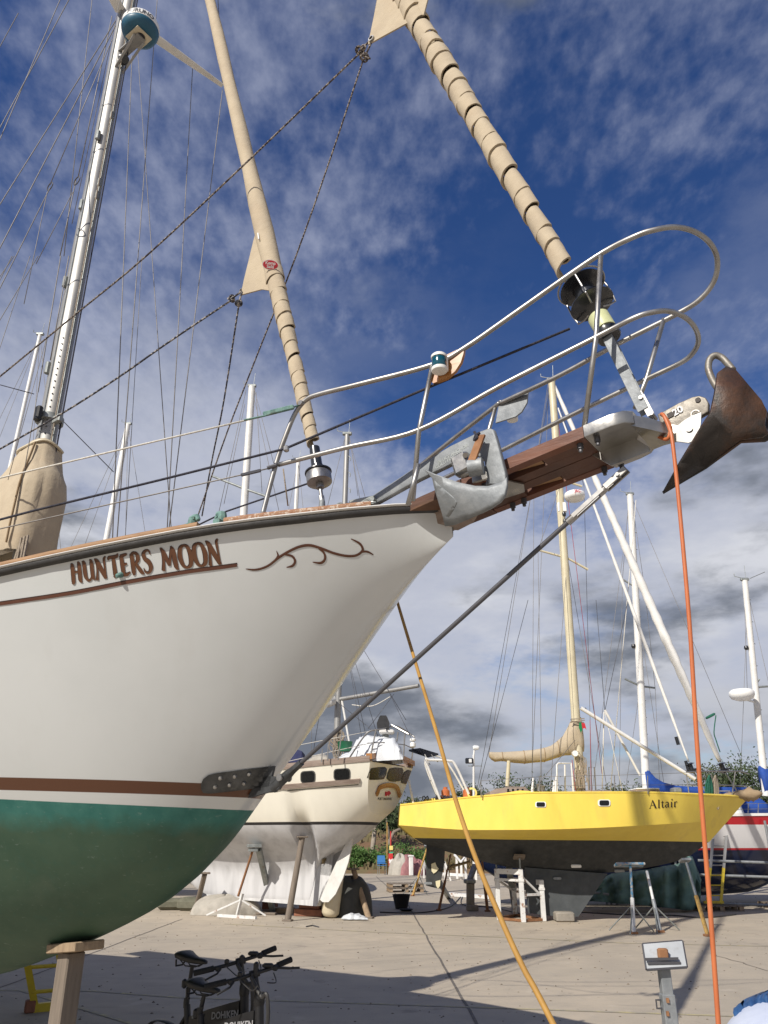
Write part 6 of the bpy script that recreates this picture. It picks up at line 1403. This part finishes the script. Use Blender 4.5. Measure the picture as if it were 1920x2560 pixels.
tripod(1097,2277,1127,2135,.3,['rust','rust','rust'],'rusty thin pole prop under the stern of the yellow sloop, nearer one',legs=False,padw=0,r=.03)
tripod(1032,2240,1068,2118,.2,['prop_ochre','prop_ochre','galv'],'ochre pole prop with steel head beside the rudder of the yellow sloop',legs=True,padw=.2,r=.035)
tripod(1219,2279,1205,2150,.2,['rust','rust','rust'],'dark rusty prop under the middle of the yellow sloop, left of the white frame',legs=False,padw=0,r=.035)
t=thing('boat_stand','thick grey post stand with slanting steel arm under the yellow sloop','stand',G(1176,2277)); A_=G(1176,2277)
MB().beam(A_,D(1176,2205,A_.y),.20,.20,bev=.015).build('post','concrete_block',t); MB().box(D(1174,2203,A_.y),(.3,.3,.10),None,.02).build('head','galv_old',t); MB().beam(D(1174,2200,A_.y),D(1188,2162,A_.y+.2),.14,.10,bev=.01).build('arm','galv',t); MB().box(A_+V((.05,0,.07)),(.3,.3,.14),None,.02).build('base','concrete_block',t)
t=MB().beam(G(1122,2246)+V((0,0,.03)),D(1098,2205,23.4),.12,.10).build('boat_stand','galv_old'); tag(t,'slanting steel strut standing behind the yellow sloop rudder','stand')
t=MB().beam(G(1295,2285)+V((0,.4,0)),c3(1272,2165,-.2),.14,.12).build('boat_stand','galv_old'); tag(t,'slanting dark steel strut behind the white frame','stand')
for k,(px,py,w,h,lb) in enumerate(((1416,2306,.42,.20,'round topped concrete block under the yellow sloop keel'),(1395,2289,.5,.10,'dark timber under the keel beside the concrete block'))):
    p=G(px,py); tag(MB().box(p+V((0,.22,h/2)),(w,.4,h),M.Rotation(.1*k,3,'Z'),.03).build('keel_block','concrete_block' if k==0 else 'timber_grey'),lb,'block')
# ================================================================== ketch with navy, white and red hull at the right
B4=Frame((13.2,25.2),R(180+6)); c4=B4.hit           # bow to the left
H4=RoundHull(B4,11.5,lambda x:smooth(x,[0,2,5,8,10.5,11.5],[1.3,1.7,1.85,1.5,.6,.02]),lambda x:smooth(x,[0,6,11.5],[2.36,2.3,2.5]),lambda x:smooth(x,[0,1.5,3,6,9,10.8,11.5],[1.3,.8,.3,.2,.35,1.2,2.4]),lambda x:smooth(x,[0,5,9,11.5],[.35,.30,.45,.7]))
mk=lambda py:B4.loc(c4(1840,py,-0))[2]
z_=[D(1850,p,23.4).z for p in (2062,2120,2125)]
zband('navy_hull_bands',[(z_[0],(.50,.02,.03),.1),(z_[1],(.75,.74,.74),.05),(z_[2],(.50,.02,.03),.1),(-9,(.012,.02,.055),.1)],.16)
k4=thing('sailing_boat','navy blue, white and red ketch standing behind the yellow bow at the right edge','sailboat',B4.P(5,0,0))
hm=H4.mb(); hm.build('hull',['navy_hull_bands','navy_hull_bands'],k4,ang=32); H4.deck('white_paint',k4)
for s in (1,-1): H4.sweep([(-.08,0),(.02,0),(.02,.07),(-.08,.07)],'toe_rail','white_paint',k4,side=s)
g=MB(); rr=[]
for x,w,h in ((2.8,.9,.02),(2.9,.95,.45),(8,.7,.4),(8.4,.5,.02)): rr.append([B4.P(x,-w,2.3),B4.P(x,-w*.9,2.3+h),B4.P(x,w*.9,2.3+h),B4.P(x,w,2.3)])
g.loft(rr).build('coachroof','white_paint',k4)
P4=lambda px,py,y=25.0: D(px,py,y)
m1=pole(k4,P4(1616,1975),P4(1575,1238),.12,.11,'main_mast','alu_white',16); m2=pole(k4,P4(1915,1990),P4(1862,1452),.105,.095,'mizzen_mast','alu_white',16)
trucks(m1,P4(1575,1238)); trucks(m2,P4(1862,1452))
pole(m2,P4(1875,1446),P4(1912,1430),.012,.012,'wind_vane','galv',6)
for a,b,mm_ in (((1556,1448),(1582,1464),m1),((1582,1464),(1612,1474),m1),((1562,1697),(1600,1715),m1),((1600,1715),(1638,1720),m1),((1885,1718),(1898,1698),m2),((1885,1718),(1935,1715),m2)): pole(mm_,P4(*a),P4(*b),.035,.03,'spreader','galv_old',8)
for k in range(14):
    py=1290+k*42; px=1578+(py-1238)*41/737; MB().tube([P4(px-8,py),P4(px,py-2),P4(px+8,py)],.012,5).build('mast_step','galv_old',m1)
for k in range(7):
    py=1500+k*55; px=1866+(py-1452)*53/538; MB().tube([P4(px-7,py),P4(px,py-2),P4(px+7,py)],.012,5).build('mast_step','galv_old',m2)
rdm=P4(1855,1738,24.7); MB().lathe([(.15,-.17),(.33,-.10),(.38,.0),(.38,.10),(.3,.17)],rdm,(0,0,1),24).build('radar_dome','radar_white',m2,ang=60); pole(m2,P4(1862,1748),P4(1888,1755),.04,.04,'radar_bracket','sign_white',8)
for px,py,mm_ in ((1584,1616,m1),(1866,1620,m2)): MB().lathe([(.05,-.06),(.08,.0),(.06,.07)],P4(px,py),(0,0,1),10).build('mast_lamp','drum_black',mm_)
def blue_cover(pts,nm,d=.16):
    g=MB(); rr=[]
    for i,(px,t,b) in enumerate(pts):
        A_=P4(px,t);B_=P4(px,b);c=(A_+B_)/2;h=(A_.z-B_.z)/2; rr.append([c+V((0,d*math.cos(k)*(1+.1*math.sin(2*k+i)),h*math.sin(k))) for k in [j*2*math.pi/14 for j in range(14)]])
    g.loft(rr).build(nm,'blue_canvas',k4,ang=180)
blue_cover([(1612,1918,1985),(1618,1914,1985),(1626,1926,1984),(1640,1944,1983),(1660,1956,1983),(1690,1964,1984),(1730,1967,1986),(1790,1967,1990),(1870,1968,1992)],'main_boom_cover'); blue_cover([(1903,1915,1985),(1910,1912,1985),(1920,1918,1985),(1960,1950,1985),(2050,1960,1985)],'mizzen_boom_cover')
blue_cover([(1838,2000,2042),(1850,1994,2043),(1895,1994,2043),(1903,2002,2042)],'deck_awning',.5)
wires(k4,[(P4(*a),P4(*b),1.1) for a,b in (((1572,1245),(1556,1450)),((1556,1450),(1548,1985)),((1579,1245),(1612,1474)),((1612,1474),(1638,1722)),((1638,1722),(1650,1980)),((1575,1250),(1480,1980)),((1590,1500),(1660,1960)),((1600,1720),(1562,1985)),((1865,1460),(1985,1985)),((1860,1460),(1868,1720)),((1870,1475),(1850,1975)),((1885,1720),(1925,1985)),((1582,1250),(1850,1880)))])
for px in (1800,1835,1870,1895): pole(k4,P4(px,2042,23.6),P4(px+1,2008,23.6),.014,.014,'stanchion','steel',6)
wires(k4,[(P4(1790,2012,23.6),P4(1935,2008,23.6),1.2),(P4(1790,2024,23.6),P4(1935,2022,23.6),1.2)],'wire','guard_wire')
# scaffold rails along her side
for k,py in enumerate((2152,2188,2258)):
    tag(MB().tube([D(1745,py-1,23.0),D(1960,py+6,22.7)],.035,8).build('scaffold_tube','galv'),['upper','middle','lower'][k]+' grey scaffold tube along the navy hull at the right','tube')
for px in (1752,2015):
    a=G(px,2284); tag(MB().tube([V((a.x,23.1,0)),V((a.x,23.1,2.2))],.035,8).build('scaffold_post','galv'),('left' if px<1800 else 'right')+' upright scaffold post beside the navy hull','tube')
A_=G(1788,2281,.14)+V((0,0,0)); A_=D(1788,2281,22.6); A_.z=.16
T_=D(1801,2070,23.2); upv=(T_-A_).normalized()
lad=ladder(A_,upv,(T_-A_).length,.27,V((1,0,0)),.36,12,'ladder','aluminium ladder with yellow foot end leaning on the navy hull','x x'.split() and ['alu','ladder_yellow'],split=.95,rr=.016)
MB().beam(A_-V((.26,0,-.04)),A_+V((.26,0,.04)),.05,.06).build('foot_bar','ladder_yellow',lad)
def pallet(c,rot,lb,w=1.2,d=.8,stack=1):
    t=thing('pallet',lb,'pallet',c); m=M.Rotation(rot,3,'Z')
    for k in range(stack):
        z0=k*.15
        for i in range(3): MB().box(V(c)+m@V((0,(-1+i)*d*.43,z0+.011)),(w,.1,.02),m).build('bottom_board','timber_grey',t)
        for i in range(3):
            for j in range(3): MB().box(V(c)+m@V(((-1+i)*w*.44,(-1+j)*d*.43,z0+.066)),(.12,.1,.085),m).build('block','timber',t)
        for i in range(6): MB().box(V(c)+m@V(((-2.5+i)*w/6,0,z0+.125)),(w/7.5,d,.025),m).build('top_board','timber_grey',t)
    return t
pallet(D(1790,2286,22.7)*1+V((0,0,-D(1790,2286,22.7).z)),.1,'wooden pallet under the foot of the aluminium ladder'); pallet(V((11.0,23.6,0)),.0,'wooden pallet beneath the navy hull at the right edge')
pallet(G(1013,2231)+V((0,.3,0)),.12,'two wooden pallets stacked on the open concrete',w=1.25,d=.9,stack=2)
# green netting screen behind the keel of the yellow sloop
g=MB(); rr=[]; rnd=random.Random(31); n_=26
for i in range(n_+1):
    f=i/n_; px=1460+292*f; tpy=lerp(px,[1460,1500,1530,1600,1700,1725,1752],[2245,2200,2185,2178,2160,2130,2200]); bpy_=lerp(px,[1460,1520,1600,1690,1720,1752],[2252,2256,2262,2272,2276,2270]); Y=22.4+.25*math.sin(i*1.3)+.12*math.sin(i*3.1)
    rr.append([D(px,tpy+(bpy_-tpy)*k/8,Y+.10*math.sin(k*1.7+i*.8)+(.25 if k==0 else 0)-.03*k) for k in range(9)])
o=g.loft(rr,closed=False).build('netting_screen','green_net',ang=180); md=o.modifiers.new('t','SOLIDIFY'); md.thickness=.02; tag(o,'dark green netting hung as a screen behind the yellow sloop keel','screen')
for px in (1520,1531,1545): 
    a=G(px,2262); MB().tube([V((a.x,a.y+.1,0)),V((a.x,a.y+.1,.55))],.03,6).build('post','galv',o)
MB().tube([D(1478,2231,22.0),D(1522,2236,22.0)],.03,8).build('rail','galv',o)
# ================================================================== small things at the back of the yard
tag(MB().lathe([(.16,0),(.24,.34),(.25,.35),(.235,.34),(.15,.02)],G(1004,2274)+V((0,.2,.005)),(0,0,1),20).build('bucket','bucket_black'),'black rubber bucket standing on the concrete behind the ketch','bucket')
tag(MB().lathe([(.12,0),(.2,.05),(.18,.05),(.11,.015)],G(1016,2279)+V((0,.1,.004)),(0,0,1),16).build('dish','bucket_black'),'shallow black dish on the ground beside the bucket','dish')
def chair(c,rot,lb,zoff=0):
    t=thing('chair',lb,'chair',c,'stacked blue chairs'); m=M.Rotation(rot,3,'Z'); q=lambda x,y,z:V(c)+m@V((x,y,z+zoff))
    for x in (-.2,.2):
        for y in (-.2,.2): MB().tube([q(x,y*1.1,-zoff if zoff else 0),q(x*.9,y,.44)],.014,6).build('leg','galv_old',t)
    MB().box(q(0,0,.45),(.44,.42,.03),m,.012).build('seat','chair_blue',t); MB().loft([[q(-.22,.19,.5),q(.22,.19,.5),q(.22,.215,.5),q(-.22,.215,.5)],[q(-.2,.26,.85),q(.2,.26,.85),q(.2,.285,.85),q(-.2,.285,.85)]]).build('backrest','chair_blue',t)
cc=G(955,2187); chair(cc,.2,'lower blue plastic chair of the stack by the red sign'); chair(cc,.2,'upper blue plastic chair of the stack by the red sign',.09)
fp=thing('fire_point','red fire point board with signs on a post beside the blue chairs','sign',G(977,2186))
a=G(977,2186); MB().beam(a,a+V((0,0,2.15)),.05,.05).build('post','red_sign',fp); MB().box(D(977,2150,a.y-.06),(.24,.06,.65),None,.01).build('board','red_sign',fp); MB().box(D(978,2120,a.y-.06),(.2,.04,.22),None,.01).build('symbol_sign','sign_yellow',fp); MB().box(D(978,2132,a.y-.06),(.2,.04,.11),None,.01).build('exit_sign','sign_green',fp); MB().prism([D(x,y,a.y-.1) for x,y in ((973,2146),(977,2150),(981,2146),(982,2152),(979,2158),(975,2158),(972,2152))],(0,1,0),.01).build('symbol','sign_white',fp)
for px in (974,981): MB().lathe([(.03,-.005),(.03,.005)],D(px,2157+0,a.y-.1),(0,1,0),10).build('symbol_dot','sign_white',fp)
a=G(968,2186); tag(MB().tube([a,a+V((0,0,2.6))],.03,8).build('pole','prop_ochre'),'thin ochre pole left of the red fire point','pole')
for px,w,h,mt,lb in ((1000,.55,.95,'sack','pale cloth draped on a trestle right of the fire point'),(1020,.75,.9,'cloth_pink','dusty red cloth heap right of the fire point'),(1045,.5,.7,'cloth_pink','small dusty red cloth heap beside the white bollard')):
    p=G(px,2188); mound((p.x,p.y+.3,0),w,.5,h,mt,'cloth_heap',lb,'cloth',pw=2.2,seed=px,noise=.09,n=16)
p=G(1028,2189); bo=MB().box(p+V((0,0,.45)),(.2,.2,.9),M.Rotation(.2,3,'Z'),.02).build('bollard','white_paint'); tag(bo,'white box bollard at the back edge of the yard','bollard'); MB().box(p+V((0,0,.93)),(.28,.26,.08),M.Rotation(.2,3,'Z'),.02).build('cap','white_paint',bo)
def trestle(px,py,lb,w=.5,h=.8,sc_=1):
    p=G(px,py); t=thing('trestle',lb,'trestle',p)
    for s in (-1,1): MB().beam(p+V((s*w/2,0,0)),p+V((0,0,h)),.07,.07).build('leg','white_paint',t)
    MB().beam(p+V((0,.1,0)),p+V((0,0,h)),.07,.07).build('leg','white_paint',t); return t
trestle(1060,2196,'white steel trestle left of the yellow sloop rudder'); trestle(1113,2202,'white steel trestle right of the yellow sloop rudder')
cr_=thing('boat_cradle','white steel boat cradle lying empty behind the yellow sloop','cradle',G(1150,2200)); p0=G(1103,2196); p1=G(1160,2200)
MB().beam(p0+V((0,0,.2)),p1+V((0,0,.2)),.12,.12).build('base_beam','white_paint',cr_)
for px,py,h in ((1143,2197,1.0),(1154,2199,.75),(1165,2197,1.0),(1190,2200,.7)):
    p=G(px,py); MB().beam(p,p+V((0,0,h)),.10,.10).build('upright','white_paint',cr_)
MB().beam(G(1138,2197)+V((0,0,1.05)),G(1154,2199)+V((0,0,.75)),.08,.06).build('arm','white_paint',cr_); MB().beam(G(1170,2197)+V((0,0,1.05)),G(1154,2199)+V((0,0,.75)),.08,.06).build('arm','white_paint',cr_)
a=G(1165,2244); tag(MB().beam(G(1122,2242)+V((0,.3,.06)),G(1232,2250)+V((0,.3,.06)),.25,.10).build('steel_beam','rusty_white'),'long pale steel beam lying on the ground behind the grey post stand','beam')
tag(MB().tube([V(p)+V((0,0,.015)) for p in cr([G(950,2282),G(1030,2284),G(1090,2278),G(1130,2265),G(1160,2235),G(1155,2262),G(1230,2270),G(1300,2286)],6)],.014,6).build('cable','black_rubber'),'thin dark cable trailing over the concrete under the yellow stern','cable')
tag(MB().tube([V(p)+V((0,0,.015)) for p in cr([G(1450,2282),G(1560,2288),G(1680,2290),G(1760,2296),G(1840,2288)],6)],.016,6).build('cable','black_rubber'),'black cable lying on the concrete in front of the green netting','cable')
# floodlight mast
lp=thing('lamp_post','tall white lamp post with two floodlights far behind the yellow stern','lamp post',G(1184,2183))
Yl=44.0; b=D(1184,2150,Yl); MB().tube([V((b.x,Yl,0)),D(1184,1888,Yl)],[.09,.06],10).build('post','alu_white',lp)
MB().tube([D(1184,1890,Yl),D(1186,1875,Yl),D(1190,1870,Yl)],.05,8).build('arm','alu_white',lp); MB().box(D(1190,1869,Yl),(.34,.3,.2),M.Rotation(.4,3,'X'),.05).build('lamp_head','lamp_glass',lp)
MB().box(D(1173,1902,Yl),(.42,.25,.28),None,.03).build('floodlight','drum_black',lp); MB().beam(D(1170,1915,Yl),D(1205,1915,Yl),.04,.04).build('cross_arm','galv_old',lp); MB().box(D(1176,1902,Yl-.2),(.16,.1,.2),None,.02).build('lens','lamp_glass',lp)
# ================================================================== boats whose masts show over the near boat
def far_boat(px,ptop,Y,rake,label,w=14,L=9.5,hull_mt='white_paint',extra=True,lean=0,head=R(170)):
    T_=D(px,ptop,Y); fr_=Frame((T_.x-rake,Y),head); t=thing('sailing_boat',label,'sailboat',(T_.x,Y,0))
    h=RoundHull(Frame((T_.x-rake-math.cos(head)*L*.55,Y-math.sin(head)*L*.55),head),L,lambda x:smooth(x,[0,L*.2,L*.5,L*.8,L],[.9,1.3,1.5,.95,.02]),lambda x:smooth(x,[0,L*.5,L],[2.9,2.8,3.15]),lambda x:smooth(x,[0,L*.2,L*.5,L*.8,L],[2.2,1.5,1.2,1.5,3.0]),lambda x:.42)
    h.mb(24,10).build('hull',[hull_mt,hull_mt],t,ang=32); h.deck('white_paint',t)
    c=V((T_.x-rake,Y,0)); MB().box(c+V((0,0,.75)),(2.2,.3,1.4),M.Rotation(head,3,'Z'),.05).build('keel','grey_keel',t)
    for s in (-1,1): MB().beam(c+V((s*1.6,-1.2,0)),c+V((s*1.4,-.8,1.75)),.09,.09).build('prop','timber',t); MB().beam(c+V((s*1.6,1.2,0)),c+V((s*1.4,.8,1.75)),.09,.09).build('prop','timber',t)
    r=pw_rad(w,T_); m=pole(t,V((T_.x-rake,Y,2.8)),T_,r*1.15,r,'mast','white_paint'); trucks(m,T_)
    base=V((T_.x-rake,Y,2.8)); sp=base+(T_-base)*.55
    for s in (-1,1):
        e=sp+V((s*.9,s*.2,.02)); pole(m,sp,e,.03,.025,'spreader','galv_old',8); wires(t,[(T_,e,1.1),(e,base+V((s*1.2,0,0)),1.1)])
    wires(t,[(T_,base+V((math.cos(head)*L*.42,math.sin(head)*L*.42,.2)),1.2),(T_,base-V((math.cos(head)*L*.5,math.sin(head)*L*.5,0)),1.2)])
    return t
far_boat(320,1062,28,.5,'white sailing boat with the leftmost distant mast, hidden behind the near boat',w=13)
t=far_boat(746,1150,33,0,'white sailing boat with the thin distant mast just left of the silver furling drum',w=10,head=R(97))
far_boat(100,838,24,.2,'white sailing boat whose slim mast shows beside the near mast foot',w=9)
# ================================================================== vegetation behind the yard
def leaves(g,c,rx,ry,rz,n,size,rnd,clumps=14):
    cl=[]
    for _ in range(clumps):
        while True:
            p=V((rnd.uniform(-1,1),rnd.uniform(-1,1),rnd.uniform(-1,1)))
            if .25<p.length<1: break
        cl.append((p,rnd.uniform(.28,.48)))
    for _ in range(n):
        p,r=rnd.choice(cl); q=V((rnd.gauss(0,1),rnd.gauss(0,1),rnd.gauss(0,1))); q=p+q*r*.55
        o=V((c[0]+q.x*rx,c[1]+q.y*ry,c[2]+q.z*rz)); a=V((rnd.uniform(-1,1),rnd.uniform(-1,1),rnd.uniform(-.6,1))).normalized(); b=a.orthogonal().normalized(); b=(b*math.cos(o.x*9)+a.cross(b)*math.sin(o.x*9)); s=size*rnd.uniform(.6,1.3); d=a.cross(b)
        k=len(g.v); g.v+=[o-b*s,o+d*s*.45,o+b*s,o-d*s*.45]; g.f.append((k,k+1,k+2,k+3)); g.mi.append(0)
def tree(x,y,z0,h,w,mt,label,cat='tree',trunk='bark',seed=1,n=2600,size=.13,name='tree',thr=.4,group=None):
    rnd=random.Random(seed); t=thing(name,label,cat,(x,y,z0),group); g=MB(); base=V((x,y,z0-.1)); top=V((x+rnd.uniform(-.3,.3),y,z0+h*thr+.3))
    r=.05+.018*h; mid=base+(top-base)*.5+V((rnd.uniform(-.15,.15),0,0)); g.tube(cr([base,mid,top],4),[r*(1-.06*i) for i in range(9)],8)
    for k in range(6):
        a=k*1.05+rnd.uniform(0,.6); e=top+V((math.cos(a)*w*.38,math.sin(a)*w*.38,h*(.25+.2*rnd.random()))); m=(top+e)/2+V((0,0,.1)); st=base+(top-base)*rnd.uniform(.6,1); g.tube(cr([st,m,e],3),[r*.5]*3+[r*.35]*2+[r*.25,r*.15],6)
    g.build('trunk',trunk,t,ang=180); g=MB(); leaves(g,(x,y,z0+h*(.5+thr/2)),w/2,w/2*.8,h*(1-thr)/2*1.05,n,size,rnd,clumps=int(10+h*2)); g.build('crown',mt,t,fix=False,ang=180)
    return t
TR=[(905,1978,56,4.6,'leaf_dark','dark tree just right of the cream ketch transom'),(960,1995,58,5,'leaf_olive','olive tree above the blue chairs'),(1015,2006,60,5,'leaf_dark','dark tree behind the stern of the yellow sloop'),(1070,1975,62,4.5,'leaf_olive','olive tree behind the stern arch of the yellow sloop'),(1213,1945,60,4,'leaf_dark','round dark tree beside the lamp post'),(1300,1926,62,6,'leaf_dark','broad dark tree under the yellow sloop boom'),(1360,1952,60,5,'leaf_olive','olive tree left of the yellow sloop mast'),(1530,1955,60,5,'leaf_olive','olive tree right of the yellow sloop mast'),(1650,1938,64,5,'leaf_dark','dark tree behind the first blue sail cover'),(1775,1908,55,6,'leaf_olive','tall olive tree under the white furled sail'),(1838,1900,55,6.5,'leaf_dark','tall dark tree at the right between the two blue covers'),(1930,1955,55,6,'leaf_olive','olive tree at the right edge behind the mizzen'),(1440,1975,66,6,'leaf_dark','low dark tree directly behind the yellow sloop mast'),(1590,1972,66,6,'leaf_dark','low dark tree left of the first blue sail cover'),(1130,1990,66,7,'leaf_dark','low broad dark tree behind the orange canisters'),(830,2010,66,7,'leaf_dark','dark tree hidden behind the cream ketch'),(1700,1965,70,7,'leaf_olive','low olive tree behind the blue boom cover')]
for i,(px,py,Y,w,mt,lb) in enumerate(TR):
    p=D(px,py+22,Y); z0=1.9; tree(p.x,Y,z0,p.z-z0-.2,w,mt,lb,seed=40+i,group='trees behind the yard',n=7500,size=.105,thr=.08)
p=D(925,2060,50); tr=thing('tree','bare pale trunk leaning among the bushes right of the cream rudder','tree',(p.x,50,.6))
MB().tube([D(930,2135,49.6),D(934,2100,49.8),D(938,2060,50),D(930,2030,50.2)],[.16,.14,.11,.06],8).tube([D(938,2070,50),D(950,2040,50),D(962,2035,50)],[.09,.06,.03],6).build('trunk','bark_pale',tr,ang=180); g=MB(); leaves(g,D(928,2020,50.3),1.6,1.0,1.0,900,.10,random.Random(2),10); g.build('crown','leaf_olive',tr,fix=False,ang=180)
tr=thing('tree','crooked dark trunk with bare arching limb beside the yellow stern','tree',G(965,2190,.6)); q=[D(972,2135,49),D(975,2100,49),D(985,2080,49),D(1005,2070,49),D(1025,2072,49)]
MB().tube(q,[.14,.12,.10,.07,.03],8).tube([D(975,2100,49),D(968,2060,49.2),D(962,2030,49.3)],[.10,.07,.03],6).build('trunk','bark',tr,ang=180); g=MB(); leaves(g,D(965,2035,49.5),1.4,1.0,1.1,800,.11,random.Random(5),10); g.build('crown','leaf_dark',tr,fix=False,ang=180)
BU=[(885,2125,1.6,'leaf_bush','bright green bush left of the fire point'),(915,2130,1.9,'leaf_bush','bright green bush under the pale bare trunk'),(945,2140,1.6,'leaf_bush','bright green bush behind the blue chairs'),(1000,2120,2.2,'leaf_bush','round bright green bush right of the fire point'),(1040,2145,1.7,'leaf_bush','low green bush behind the white bollard'),(1090,2160,1.8,'leaf_dry','dry bush behind the yellow sloop rudder'),(1140,2162,2.0,'leaf_dry','dry brown bush behind the boat cradle'),(1200,2165,2.2,'leaf_dry','dry brown bush behind the thick grey post'),(1270,2160,2.2,'leaf_dry','dry bush behind the white frame'),(860,2140,1.8,'leaf_bush','green bush hidden behind the cream rudder'),(1330,2165,2.2,'leaf_dry','dry bush behind the yellow sloop keel')]
for i,(px,py,w,mt,lb) in enumerate(BU):
    Y=48.2+.4*(i%3); p=D(px,py,Y); t=thing('bush',lb,'bush',(p.x,Y,.1),'bushes along the bank'); rnd=random.Random(80+i); g=MB()
    for k in range(7): g.tube([V((p.x+rnd.uniform(-.2,.2),Y,.0)),V((p.x+rnd.uniform(-w*.4,w*.4),Y+rnd.uniform(-.3,.3),p.z*.8))],[.03,.012],5)
    g.build('stems','bark',t); g=MB(); leaves(g,(p.x,Y,p.z*.55+.1),w*.62,w*.45,p.z*.5,2600,.06,rnd,14); g.build('foliage',mt,t,fix=False,ang=180)
# scrub over the bank top and slope: uncounted
g=MB(); rnd=random.Random(77)
for k in range(5200):
    x=rnd.uniform(-22,40); y=rnd.choice((rnd.uniform(47.2,49.3),rnd.uniform(52.2,57))); z=lerp(y,[46.8,49,51.5,53.5,58],[.05,.5,1.35,1.95,2.1]); h=rnd.uniform(.1,.45); s=rnd.uniform(.05,.16); a=rnd.uniform(0,3.1)
    o=V((x,y,z)); d=V((math.cos(a),math.sin(a),0))*s; i=len(g.v); g.v+=[o-d,o+d,o+d*.6+V((rnd.uniform(-.1,.1),0,h)),o-d*.3+V((rnd.uniform(-.1,.1),0,h*.8))]; g.f.append((i,i+1,i+2,i+3)); g.mi.append(0)
struct(g.build('dry_grass','scrub',fix=False,ang=180),'stuff')

# loose grit and leaf litter on the concrete: uncounted
g=MB(); rnd=random.Random(99)
for k in range(1500):
    y=rnd.uniform(7,30); x=rnd.uniform(-.45*y,.55*y); r=rnd.uniform(.006,.022); a=rnd.uniform(0,3); h=r*rnd.uniform(.3,.8)
    o=V((x,y,.001)); i=len(g.v); g.v+=[o+V((r*math.cos(a+q*1.57),r*.7*math.sin(a+q*1.57),0)) for q in range(4)]+[o+V((0,0,h))]; g.f+=[(i,i+1,i+4),(i+1,i+2,i+4),(i+2,i+3,i+4),(i+3,i,i+4)]; g.mi+=[0]*4
mat('grit',(.20,.16,.11),.9,0,(.10,.08,.06),3)
struct(g.build('grit','grit',fix=False,ang=20),'stuff')
